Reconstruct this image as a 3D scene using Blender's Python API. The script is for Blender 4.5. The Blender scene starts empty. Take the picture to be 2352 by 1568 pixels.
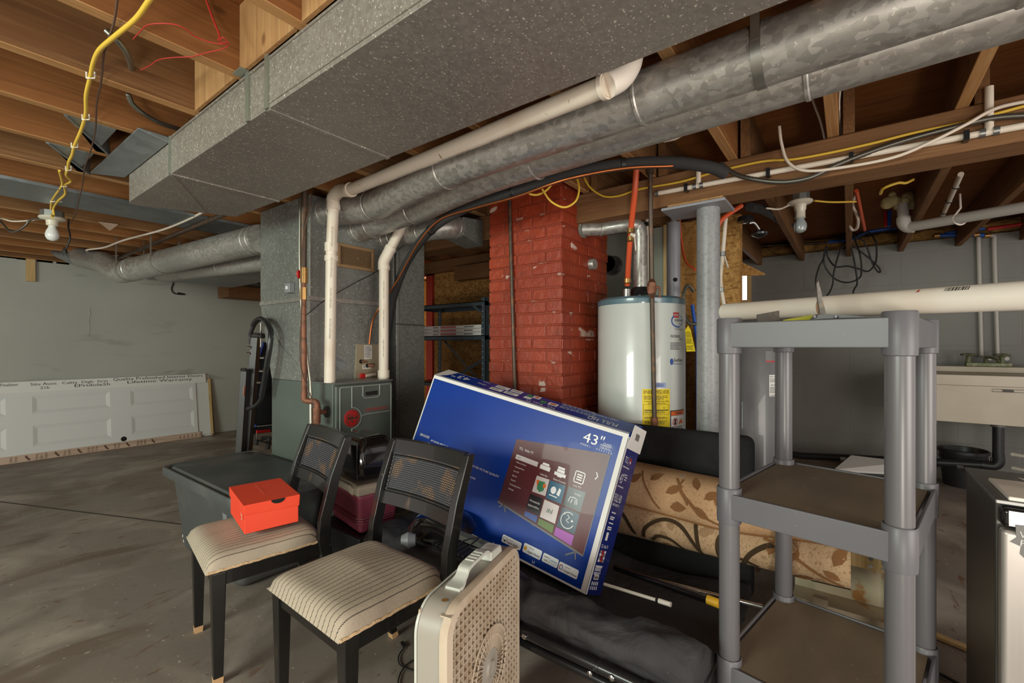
import bpy, bmesh, math, random
from mathutils import Vector, Matrix
random.seed(7)
R_ = math.radians
COL = bpy.context.scene.collection
CAMZ = 1.2
FPX, CX, CY = 1032.0, 1176.0, 794.0

def V(*a):
    return Vector(a[0] if len(a) == 1 else a)

def at(px, py, X=None, Y=None, Z=None, D=None):
    """World point seen at a photo pixel, on a plane of the room (X, Y or Z) or at a depth D."""
    a = (px - CX) / FPX; b = (CY - py) / FPX
    d = Vector((.8 + .6 * a, .6 - .8 * a, b))
    if X is not None: t = X / d.x
    elif Y is not None: t = Y / d.y
    elif Z is not None: t = (Z - CAMZ) / d.z
    else: t = D
    return Vector((0, 0, CAMZ)) + d * t

def S(r, g, b):
    def f(c):
        c /= 255.0
        return c / 12.92 if c <= .04045 else ((c + .055) / 1.055) ** 2.4
    return (f(r), f(g), f(b), 1.0)

# ------------------------------------------------------------------ materials
def M(name, col, rough=.6, metal=0.0, ov=(), bump=(), spec=.5, coat=0.0, emis=None, estr=0.0, rvar=None, trans=0.0):
    m = bpy.data.materials.new(name); m.use_nodes = True
    nt = m.node_tree; N = nt.nodes; L = nt.links
    b = N['Principled BSDF']
    b.inputs['Roughness'].default_value = rough
    b.inputs['Metallic'].default_value = metal
    b.inputs['Specular IOR Level'].default_value = spec
    b.inputs['Coat Weight'].default_value = coat
    b.inputs['Transmission Weight'].default_value = trans
    if emis:
        b.inputs['Emission Color'].default_value = emis
        b.inputs['Emission Strength'].default_value = estr
    tc = N.new('ShaderNodeTexCoord')
    def tex(k, s, d=3.0, dist=0.0):
        mp = N.new('ShaderNodeMapping'); L.new(tc.outputs['Object'], mp.inputs['Vector'])
        if not isinstance(s, (tuple, list)): s = (s, s, s)
        mp.inputs['Scale'].default_value = s
        if k == 'n':
            t = N.new('ShaderNodeTexNoise'); t.inputs['Detail'].default_value = d; t.inputs['Distortion'].default_value = dist
            o = t.outputs['Fac']
        elif k == 'v':
            t = N.new('ShaderNodeTexVoronoi'); o = t.outputs['Color']
            sp = N.new('ShaderNodeSeparateColor'); L.new(o, sp.inputs[0]); o = sp.outputs[0]
        elif k == 'd':
            t = N.new('ShaderNodeTexVoronoi'); o = t.outputs['Distance']
        elif k == 'e':
            t = N.new('ShaderNodeTexVoronoi'); t.feature = 'DISTANCE_TO_EDGE'; o = t.outputs['Distance']
        elif k == 'w':
            t = N.new('ShaderNodeTexWave'); t.inputs['Distortion'].default_value = dist; t.inputs['Detail'].default_value = d
            t.inputs['Detail Scale'].default_value = 1.5
            o = t.outputs['Fac']
        L.new(mp.outputs[0], t.inputs['Vector'])
        for i in t.inputs:
            if i.name == 'Scale': i.default_value = 1.0
        return o
    def ramp(o, lo, hi):
        r = N.new('ShaderNodeMapRange'); r.inputs['From Min'].default_value = lo; r.inputs['From Max'].default_value = hi
        L.new(o, r.inputs['Value']); return r.outputs[0]
    cur = None
    for o_ in ov:
        k, s, lo, hi, c2 = o_[:5]; d = o_[5] if len(o_) > 5 else 3.0; dist = o_[6] if len(o_) > 6 else 0.0
        mx = N.new('ShaderNodeMix'); mx.data_type = 'RGBA'
        L.new(ramp(tex(k, s, d, dist), lo, hi), mx.inputs['Factor'])
        if cur is None: mx.inputs['A'].default_value = col
        else: L.new(cur, mx.inputs['A'])
        mx.inputs['B'].default_value = c2
        cur = mx.outputs['Result']
    if cur is None: b.inputs['Base Color'].default_value = col
    else: L.new(cur, b.inputs['Base Color'])
    if rvar:
        k, s, lo, hi, r0, r1 = rvar
        r = N.new('ShaderNodeMapRange'); L.new(tex(k, s), r.inputs['Value'])
        r.inputs['From Min'].default_value = lo; r.inputs['From Max'].default_value = hi
        r.inputs['To Min'].default_value = r0; r.inputs['To Max'].default_value = r1
        L.new(r.outputs[0], b.inputs['Roughness'])
    prev = None
    for bp in bump:
        k, s, st, dist_ = bp[:4]
        bn = N.new('ShaderNodeBump'); bn.inputs['Strength'].default_value = st; bn.inputs['Distance'].default_value = dist_
        L.new(tex(k, s, bp[4] if len(bp) > 4 else 4.0, bp[5] if len(bp) > 5 else 0.0), bn.inputs['Height'])
        if prev: L.new(prev, bn.inputs['Normal'])
        prev = bn.outputs[0]
    if prev: L.new(prev, b.inputs['Normal'])
    m.diffuse_color = col
    return m

def wood(name, base, dark, light, ax=0, rough=.75):
    g = [90.0, 90.0, 90.0]; g[ax] = 3.0
    g2 = [26.0, 26.0, 26.0]; g2[ax] = 1.6
    st = [3.0, 3.0, 3.0]; st[ax] = 1.8
    kn = [5.5, 5.5, 5.5]; kn[ax] = 3.5
    return M(name, base, rough, ov=[('n', tuple(st), .46, .9, light, 4, .4), ('n', tuple(g2), .52, .85, dark, 4, .8), ('n', tuple(g), .5, .8, light, 3, .3),
                                    ('d', tuple(kn), .10, .04, dark)],
             bump=[('n', tuple(g), .3, .003)], spec=.2)

MT = {}
MT['floor'] = M('concrete_floor', S(142, 130, 119), .62, ov=[
    ('n', .55, .35, .65, S(122, 112, 103), 5), ('n', (2.2, 2.2, 2.2), .48, .7, S(172, 160, 148), 7, .6),
    ('n', (1.4, 3.4, 1), .56, .68, S(112, 97, 84), 7, .8), ('n', (6, 16, 6), .63, .70, S(112, 80, 60), 6, .5), ('n', (26, 60, 26), .66, .72, S(100, 86, 76), 3), ('n', 45, .68, .74, S(186, 176, 164), 2)],
    bump=[('n', 9, .12, .01), ('n', 60, .12, .003)], rvar=('n', 1.7, .35, .65, .42, .75))
MT['wall_green'] = M('painted_concrete_greenish', S(176, 176, 169), .7, ov=[
    ('n', .8, .35, .65, S(166, 166, 159), 4), ('n', (1.2, 1.2, 6), .62, .72, S(156, 156, 148), 5, 1.0), ('n', 26, .7, .8, S(168, 168, 158), 2)],
    bump=[('n', 6, .25, .02, 6), ('n', (3, 3, 22), .18, .012, 4, .4)], spec=.3)
def block_wall():
    m = M('painted_block', S(134, 133, 129), .6, ov=[('n', .9, .4, .65, S(120, 119, 115), 4), ('n', 30, .7, .8, S(138, 138, 138), 2)],
          bump=[('n', 40, .35, .006)], spec=.35)
    nt = m.node_tree; N = nt.nodes; L = nt.links
    tc = N.new('ShaderNodeTexCoord'); sp = N.new('ShaderNodeSeparateXYZ'); cb = N.new('ShaderNodeCombineXYZ')
    L.new(tc.outputs['Object'], sp.inputs[0]); L.new(sp.outputs['Y'], cb.inputs['X']); L.new(sp.outputs['Z'], cb.inputs['Y'])
    br = N.new('ShaderNodeTexBrick'); L.new(cb.outputs[0], br.inputs['Vector'])
    br.inputs['Scale'].default_value = 1.0; br.inputs['Mortar Size'].default_value = .006; br.inputs['Brick Width'].default_value = .8
    br.inputs['Row Height'].default_value = .3; br.inputs['Mortar Smooth'].default_value = .6
    bn = N.new('ShaderNodeBump'); bn.inputs['Strength'].default_value = .35; bn.inputs['Distance'].default_value = .008; bn.invert = True
    L.new(br.outputs['Fac'], bn.inputs['Height'])
    b = N['Principled BSDF']; old = b.inputs['Normal'].links[0].from_socket
    L.new(old, bn.inputs['Normal']); L.new(bn.outputs[0], b.inputs['Normal'])
    return m
MT['wall_block'] = block_wall()
MT['joist'] = wood('joist_wood', S(136, 88, 50), S(98, 62, 34), S(156, 108, 64), 0)
MT['joist_edge'] = wood('joist_pale_edge', S(178, 132, 84), S(140, 98, 58), S(198, 158, 112), 0)  # paler wood tone for the joist bottom faces
MT['joist_dark'] = wood('joist_wood_aged', S(118, 82, 52), S(86, 58, 36), S(140, 104, 68), 0)
MT['subfloor'] = wood('subfloor_boards', S(138, 84, 42), S(96, 58, 30), S(154, 102, 56), 1)
MT['beam'] = wood('beam_wood', S(126, 90, 60), S(94, 66, 44), S(146, 110, 76), 1)
MT['pine'] = wood('pale_pine', S(196, 164, 112), S(160, 122, 76), S(214, 186, 140), 2)
MT['board'] = wood('blocking_board', S(172, 128, 84), S(128, 88, 54), S(190, 152, 106), 2)
MT['osb'] = M('osb_board', S(164, 118, 62), .75, ov=[('v', (70, 70, 30), .1, .9, S(188, 144, 84)), ('v', (60, 34, 80), .6, 1.0, S(132, 90, 44)), ('n', 3, .5, .7, S(150, 104, 52))],
              bump=[('v', (38, 38, 15), .3, .004)], spec=.25)
MT['drywall'] = M('grey_green_board', S(138, 142, 130), .8, ov=[('n', 2, .4, .7, S(120, 122, 112))])
def galv(name, a, b_, c, rough=.38, sc=24.0, metal=.85, dust=None, dark=None):
    ov = [('v', sc, .15, .85, b_), ('n', 1.1, .42, .72, c, 3)]
    if dust: ov.append(('n', dust[0], dust[1], dust[1] + .05, dust[2], 2))
    return M(name, a, rough, metal, ov=ov, rvar=('v', sc, 0, 1, rough - .07, rough + .1), bump=[('n', 3.5, .12, .02)])
MT['galv'] = galv('galvanized_round_duct', S(166, 163, 157), S(190, 186, 180), S(150, 147, 142), .38, (62, 44, 62), .6, dust=(75, .66, S(206, 200, 190)))
MT['duct'] = galv('dusty_trunk_duct', S(146, 139, 131), S(154, 147, 139), S(136, 130, 122), .52, 90, .45, dust=(135, .64, S(226, 216, 200)))
MT['duct_side'] = galv('trunk_duct_side', S(150, 156, 142), S(164, 170, 156), S(134, 140, 126), .42, 90, .6, dust=(110, .67, S(214, 218, 200)))
MT['sheet'] = galv('sheet_metal_blue', S(136, 142, 144), S(152, 158, 160), S(118, 124, 126), .42, 20, .6, dust=(60, .74, S(200, 200, 196)))
MT['plenum'] = galv('plenum_metal', S(140, 142, 137), S(152, 154, 149), S(122, 124, 119), .44, 70, .5, dust=(75, .63, S(186, 186, 180)))
MT['strap'] = M('duct_strap', S(176, 176, 170), .35, .9)
MT['drive'] = M('drive_cleat', S(158, 164, 152), .4, .7)
MT['pvc'] = M('pvc_white', S(226, 214, 198), .42, ov=[('n', (3, 3, 3), .5, .72, S(206, 186, 164), 4), ('n', 30, .7, .76, S(170, 140, 112), 2)])
MT['pvc_white'] = M('pvc_clean', S(238, 228, 216), .38, ov=[('n', (2, 2, 2), .5, .75, S(226, 206, 190), 4)])
MT['pvc_grey'] = M('pvc_grey', S(186, 182, 176), .45)
MT['print'] = M('grey_print', S(96, 90, 86), .6)
MT['black'] = M('black_print', S(26, 24, 24), .5)
MT['white'] = M('white_print', S(236, 236, 238), .45)
MT['whitepaper'] = M('white_paper', S(226, 224, 220), .55)
MT['furnace'] = M('furnace_enamel', S(92, 100, 94), .45, ov=[('n', 2, .4, .7, S(84, 91, 86))], spec=.4)
MT['furnace_edge'] = M('furnace_groove', S(150, 158, 152), .4)
MT['red'] = M('red_print', S(186, 30, 30), .45)
MT['redpipe'] = M('red_pex', S(206, 84, 46), .4)
MT['redpaint'] = M('red_door_paint', S(190, 50, 30), .45)
MT['bluepex'] = M('blue_pex', S(32, 92, 190), .4)
MT['iron'] = M('black_iron', S(84, 72, 62), .45, .55, ov=[('n', 18, .5, .7, S(120, 86, 62), 4)])
MT['rust'] = M('rusty_fitting', S(134, 88, 66), .6, .35, ov=[('n', 30, .45, .7, S(96, 66, 50), 4)])
MT['brass'] = M('brass', S(176, 138, 84), .35, .8)
MT['copper'] = M('copper', S(190, 112, 66), .35, .85)
MT['greenbrass'] = M('tarnished_faucet', S(110, 116, 86), .5, .5, ov=[('n', 40, .5, .7, S(150, 150, 132), 4)])
MT['rubber'] = M('black_foam', S(44, 42, 42), .85, bump=[('n', 60, .2, .003)])
MT['blackcable'] = M('black_cable', S(30, 29, 29), .5)
MT['yellow'] = M('yellow_cable', S(226, 186, 66), .45)
MT['whitecable'] = M('white_cable', S(222, 208, 192), .5)
MT['browncable'] = M('brown_cable', S(92, 66, 52), .6)
MT['redwire'] = M('red_wire', S(190, 50, 44), .45)
MT['armour'] = M('armoured_cable', S(158, 158, 146), .35, .85)
MT['armour_dark'] = M('armoured_cable_dark', S(112, 108, 100), .4, .8)
MT['staple'] = M('staple_white', S(240, 236, 224), .5)
MT['brick'] = M('red_painted_brick', S(160, 60, 30), .5, ov=[('n', 3.0, .35, .65, S(142, 50, 26), 5), ('n', 12, .56, .72, S(128, 47, 26), 4),
    ('n', (4.4, 4.4, 9), .655, .68, S(206, 178, 164), 6, .5)], bump=[('n', 22, .6, .012), ('n', 80, .25, .003)], coat=.15)
MT['mortar'] = M('red_painted_mortar', S(138, 52, 28), .6, ov=[('n', 12, .62, .74, S(190, 160, 146), 5)], bump=[('n', 50, .4, .006)])
MT['heater'] = M('heater_enamel', S(206, 210, 206), .25, ov=[('n', 1.5, .4, .7, S(198, 202, 198))], coat=.5)
MT['heatercap'] = M('heater_cap_blue', S(88, 116, 128), .3, coat=.4)
MT['tankgrey'] = M('grey_tank', S(104, 104, 106), .35, ov=[('n', 2, .4, .7, S(96, 96, 98))], coat=.3)
MT['ylabel'] = M('yellow_label', S(244, 214, 30), .5)
MT['orange'] = M('orange_print', S(222, 104, 36), .5)
MT['bluelogo'] = M('blue_print', S(52, 84, 160), .5)
MT['cyanlogo'] = M('cyan_print', S(44, 132, 180), .5)
MT['steelpost'] = M('grey_painted_steel', S(146, 146, 148), .42, .1, ov=[('n', 60, .5, .7, S(132, 132, 134), 3)], bump=[('n', 110, .25, .003)])
MT['plate'] = M('grey_plate', S(146, 146, 152), .45, .2)
MT['rack'] = M('grey_rack_plastic', S(102, 101, 105), .42, ov=[('n', 3, .4, .7, S(95, 94, 99)), ('n', 70, .76, .8, S(170, 168, 168), 2)])
MT['rackpost'] = M('grey_rack_post', S(102, 100, 103), .32, ov=[('n', (3, 3, 1), .4, .7, S(95, 93, 97))], spec=.6)
MT['rackshelf'] = M('dusty_shelf_top', S(124, 108, 88), .75, ov=[('n', (2, 6, 2), .4, .65, S(106, 92, 76), 5), ('n', 60, .7, .78, S(140, 126, 108), 2)])
MT['blackwood'] = M('black_lacquer', S(25, 24, 23), .28, ov=[('n', (9, 9, 1.5), .68, .76, S(104, 80, 60), 5), ('n', 50, .74, .8, S(150, 140, 128), 2)], coat=.25,
                    bump=[('n', (30, 30, 4), .12, .002)])
MT['rawwood'] = M('bare_wood_foot', S(196, 156, 112), .7)
MT['cane'] = M('black_cane', S(30, 30, 36), .5, ov=[('e', 150, .06, .02, S(104, 104, 112))], bump=[('e', 150, .8, .004)])
def cane():
    m = M('cane_weave', S(28, 28, 34), .45, ov=[])
    nt = m.node_tree; N = nt.nodes; L = nt.links; b = N['Principled BSDF']
    tc = N.new('ShaderNodeTexCoord')
    def wave(rot, sc):
        mp = N.new('ShaderNodeMapping'); mp.inputs['Rotation'].default_value = (rot, 0, 0); L.new(tc.outputs['Object'], mp.inputs['Vector'])
        w = N.new('ShaderNodeTexWave'); w.bands_direction = 'Z'; w.inputs['Scale'].default_value = sc; L.new(mp.outputs[0], w.inputs['Vector']); return w.outputs['Fac']
    a = wave(R_(60), 42); c = wave(R_(-60), 42)
    mu = N.new('ShaderNodeMath'); mu.operation = 'MULTIPLY'; L.new(a, mu.inputs[0]); L.new(c, mu.inputs[1])
    no = N.new('ShaderNodeTexNoise'); no.inputs['Scale'].default_value = 11; no.inputs['Detail'].default_value = 4; L.new(tc.outputs['Object'], no.inputs['Vector'])
    r1 = N.new('ShaderNodeMapRange'); r1.inputs['From Min'].default_value = .51; r1.inputs['From Max'].default_value = .6; L.new(no.outputs['Fac'], r1.inputs['Value'])
    m1 = N.new('ShaderNodeMix'); m1.data_type = 'RGBA'; L.new(r1.outputs[0], m1.inputs['Factor'])
    m1.inputs['A'].default_value = S(120, 120, 128); m1.inputs['B'].default_value = S(214, 164, 118)
    r2 = N.new('ShaderNodeMapRange'); r2.inputs['From Min'].default_value = .42; r2.inputs['From Max'].default_value = .62; L.new(mu.outputs[0], r2.inputs['Value'])
    m2 = N.new('ShaderNodeMix'); m2.data_type = 'RGBA'; L.new(r2.outputs[0], m2.inputs['Factor'])
    m2.inputs['A'].default_value = S(24, 24, 30); L.new(m1.outputs['Result'], m2.inputs['B']); L.new(m2.outputs['Result'], b.inputs['Base Color'])
    bn = N.new('ShaderNodeBump'); bn.inputs['Strength'].default_value = .6; bn.inputs['Distance'].default_value = .004
    L.new(mu.outputs[0], bn.inputs['Height']); L.new(bn.outputs[0], b.inputs['Normal'])
    return m
MT['cane'] = cane()
def stripes():
    m = M('striped_wool', S(186, 171, 152), .95, ov=[('n', 5, .4, .7, S(170, 156, 138), 4)], bump=[('w', (0, 260, 0), .4, .002), ('n', 120, .3, .003)])
    nt = m.node_tree; N = nt.nodes; L = nt.links; b = N['Principled BSDF']
    tc = N.new('ShaderNodeTexCoord'); sp = N.new('ShaderNodeSeparateXYZ'); L.new(tc.outputs['Object'], sp.inputs[0])
    no = N.new('ShaderNodeTexNoise'); no.inputs['Scale'].default_value = 14; L.new(tc.outputs['Object'], no.inputs['Vector'])
    def mth(op, a, bval):
        n = N.new('ShaderNodeMath'); n.operation = op
        for i, v in enumerate((a, bval)):
            if isinstance(v, (int, float)): n.inputs[i].default_value = v
            else: L.new(v, n.inputs[i])
        return n.outputs[0]
    wob = mth('MULTIPLY', mth('SUBTRACT', no.outputs['Fac'], .5), .006)
    y = mth('ADD', mth('ADD', sp.outputs['Y'], wob), 2.0)
    st = mth('LESS_THAN', mth('MODULO', y, .0225), .0034)
    dash = mth('LESS_THAN', mth('MODULO', mth('ADD', sp.outputs['X'], mth('ADD', mth('MULTIPLY', y, 1.3), 2.0)), .0052), .0036)
    mk = mth('MULTIPLY', st, dash)
    mx = N.new('ShaderNodeMix'); mx.data_type = 'RGBA'
    old = b.inputs['Base Color'].links[0].from_socket
    L.new(mk, mx.inputs['Factor']); L.new(old, mx.inputs['A']); mx.inputs['B'].default_value = S(46, 38, 34)
    L.new(mx.outputs['Result'], b.inputs['Base Color'])
    return m
MT['stripes'] = stripes()
MT['shoebox'] = M('orange_red_card', S(244, 78, 48), .5, ov=[('n', 3, .45, .7, S(236, 68, 42))], spec=.4)
MT['shoeprint'] = M('pale_red_print', S(250, 130, 96), .5)
MT['tote'] = M('dark_grey_plastic', S(76, 78, 78), .48, ov=[('n', 4, .45, .7, S(92, 92, 90), 5), ('n', 60, .74, .8, S(120, 120, 116), 2)])
MT['coolred'] = M('maroon_plastic', S(136, 58, 76), .5, ov=[('n', 5, .4, .65, S(116, 44, 60), 5), ('n', 40, .66, .8, S(172, 110, 120), 3)])
MT['cooltan'] = M('tan_plastic', S(158, 146, 128), .5, ov=[('n', 6, .45, .7, S(140, 126, 110), 4)])
MT['printgrey'] = M('printed_grey', S(116, 116, 120), .45)
MT['gloss'] = M('gloss_black', S(22, 21, 21), .14, coat=.6)
MT['tvblue'] = M('tv_box_blue', S(2, 52, 142), .36, ov=[('n', 1.6, .45, .7, S(6, 57, 147), 3)], bump=[('n', 5, .1, .006)], coat=.03, spec=.28)
MT['tvnavy'] = M('tv_box_navy', S(26, 40, 112), .32, bump=[('n', 8, .15, .005)], coat=.25)
MT['tvscreen'] = M('tv_printed_screen', S(92, 40, 46), .42, ov=[('n', 1.6, .4, .7, S(64, 30, 36))], coat=.08)
MT['fanbody'] = M('fan_shell', S(162, 155, 145), .45, ov=[('n', 5, .5, .75, S(160, 150, 136), 4)])
MT['fangrille'] = M('fan_grille', S(194, 178, 158), .6, ov=[('n', 12, .45, .7, S(176, 156, 132), 4)])
MT['fanhandle'] = M('fan_handle', S(196, 198, 190), .4)
MT['futon'] = M('black_futon_cover', S(50, 49, 51), .8, ov=[('n', 4, .4, .7, S(62, 60, 61), 5), ('n', 90, .76, .82, S(110, 108, 106), 2)], bump=[('n', 7, .5, .03, 5, 1.0), ('n', 40, .15, .004)], spec=.35)
MT['blackmetal'] = M('black_tube', S(40, 40, 42), .3, .3, coat=.3)
MT['chrome'] = M('chrome', S(200, 200, 200), .18, 1.0)
MT['steel'] = M('scratched_steel', S(150, 150, 148), .4, .85)
MT['rug'] = M('beige_rug', S(188, 148, 112), .95, ov=[('n', 3, .4, .68, S(198, 162, 126), 4), ('n', (4, 2.2, 4), .62, .7, S(142, 96, 58), 5, .5), ('n', 120, .55, .8, S(150, 110, 70), 2)], bump=[('n', 170, .5, .006)], spec=.1)
MT['rugpat'] = M('patterned_rug', S(184, 152, 120), .95, ov=[('d', (15, 15, 15), .36, .28, S(156, 126, 96)), ('n', 110, .52, .75, S(142, 110, 72), 2)], bump=[('n', 170, .5, .006)], spec=.1)
MT['rugleaf'] = M('rug_leaf_brown', S(132, 92, 60), .95, bump=[('n', 170, .5, .006)], spec=.1)
MT['rugvine'] = M('rug_vine_dark', S(66, 52, 38), .95, bump=[('n', 170, .5, .006)], spec=.1)
MT['sink'] = M('cream_sink', S(216, 206, 188), .4, ov=[('n', 3, .45, .7, S(204, 192, 172), 4), ('n', 45, .75, .8, S(160, 140, 116), 2)])
MT['stainless'] = M('stainless_door', S(200, 192, 186), .3, .45, ov=[('n', (20, 2, .6), .4, .7, S(186, 178, 172), 3)], rvar=('n', (3, 30, .8), .3, .7, .26, .42))
MT['darkmetal'] = M('dark_fridge_side', S(96, 92, 88), .35, .5)
MT['sticker'] = M('grey_sticker', S(120, 118, 116), .5)
MT['stickertext'] = M('sticker_text', S(206, 204, 200), .5)
MT['bucket'] = M('black_bucket', S(34, 34, 36), .4)
MT['shelfmetal'] = M('slate_shelf_steel', S(72, 82, 92), .4, .3)
MT['flooring'] = M('flooring_carton', S(226, 222, 218), .6)
MT['doorwhite'] = M('white_door_paint', S(216, 216, 214), .5)
MT['carton'] = M('tan_carton', S(196, 170, 150), .7, ov=[('n', (1.5, 20, 20), .5, .65, S(176, 148, 128), 3, .5)])
MT['darkbrown'] = M('brown_print', S(92, 62, 50), .6)
MT['bench'] = M('bench_steel', S(70, 68, 68), .38, .4)
MT['benchpad'] = M('bench_pad', S(24, 24, 28), .5)
MT['benchblue'] = M('blue_piping', S(30, 60, 150), .5)
MT['bulb'] = M('frosted_bulb', S(226, 226, 222), .25, trans=.0, coat=.4)
MT['bulbgrey'] = M('smoked_bulb', S(150, 156, 156), .2, coat=.5)
MT['porcelain'] = M('porcelain', S(214, 206, 188), .3, coat=.3)
MT['boxmetal'] = M('junction_box', S(150, 152, 148), .4, .8)
MT['foam'] = M('spray_foam', S(206, 192, 140), .8, bump=[('n', 25, .8, .03)])
MT['insul'] = M('glass_wool', S(160, 122, 66), .95, ov=[('n', 9, .4, .7, S(112, 80, 42), 5)], bump=[('n', 22, .9, .04)])
MT['roomlit'] = M('lamp_glow', S(255, 220, 150), .5, emis=S(255, 214, 130), estr=4.0)
MT['daylight'] = M('window_daylight', S(240, 244, 255), .5, emis=(0.9, .95, 1, 1), estr=3.0)
MT['register'] = M('tan_register', S(160, 128, 92), .45, .2)
MT['dark'] = M('dark_void', S(20, 18, 16), .9)
MT['wool'] = M('frayed_edge', S(212, 180, 140), .95, bump=[('n', 160, .6, .006)])
MT['joint'] = M('floor_joint', S(60, 54, 50), .9)
MT['greyplastic'] = M('grey_plastic', S(128, 130, 134), .5)
MT['yellowpart'] = M('yellow_plastic', S(222, 170, 40), .45)
MT['trowel'] = M('worn_trowel', S(104, 100, 94), .55, .3, ov=[('n', 30, .5, .7, S(150, 130, 108), 4)])
MT['valvered'] = M('red_valve', S(204, 40, 40), .4)
MT['creamwood'] = M('cream_drawer', S(190, 176, 148), .6, ov=[('n', 12, .6, .7, S(176, 120, 62), 4)])

# ------------------------------------------------------------------ mesh building
PART_LABELS = {'leg_tip': 'bare pale wood leg tip', 'collar': 'yellow collar', 'valve_handle': 'red valve handle', 'cane_panel': 'woven cane back panel', 'seat_cushion': 'cream seat cushion with black stripes',
    'tank_lid': 'blue-grey lid', 'cooler_lid': 'tan lid', 'screen_print': 'printed maroon television screen', 'energy_label': 'yellow energy label', 'white_flap': 'torn white flap',
    'emblem': 'round red emblem', 'shelf_panel': 'dusty brown shelf top', 'piping': 'blue edge piping', 'hot_handle': 'white lever', 'control_panel': 'glossy black control strip', 'grille_lattice': 'dusty tan lattice'}

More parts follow.
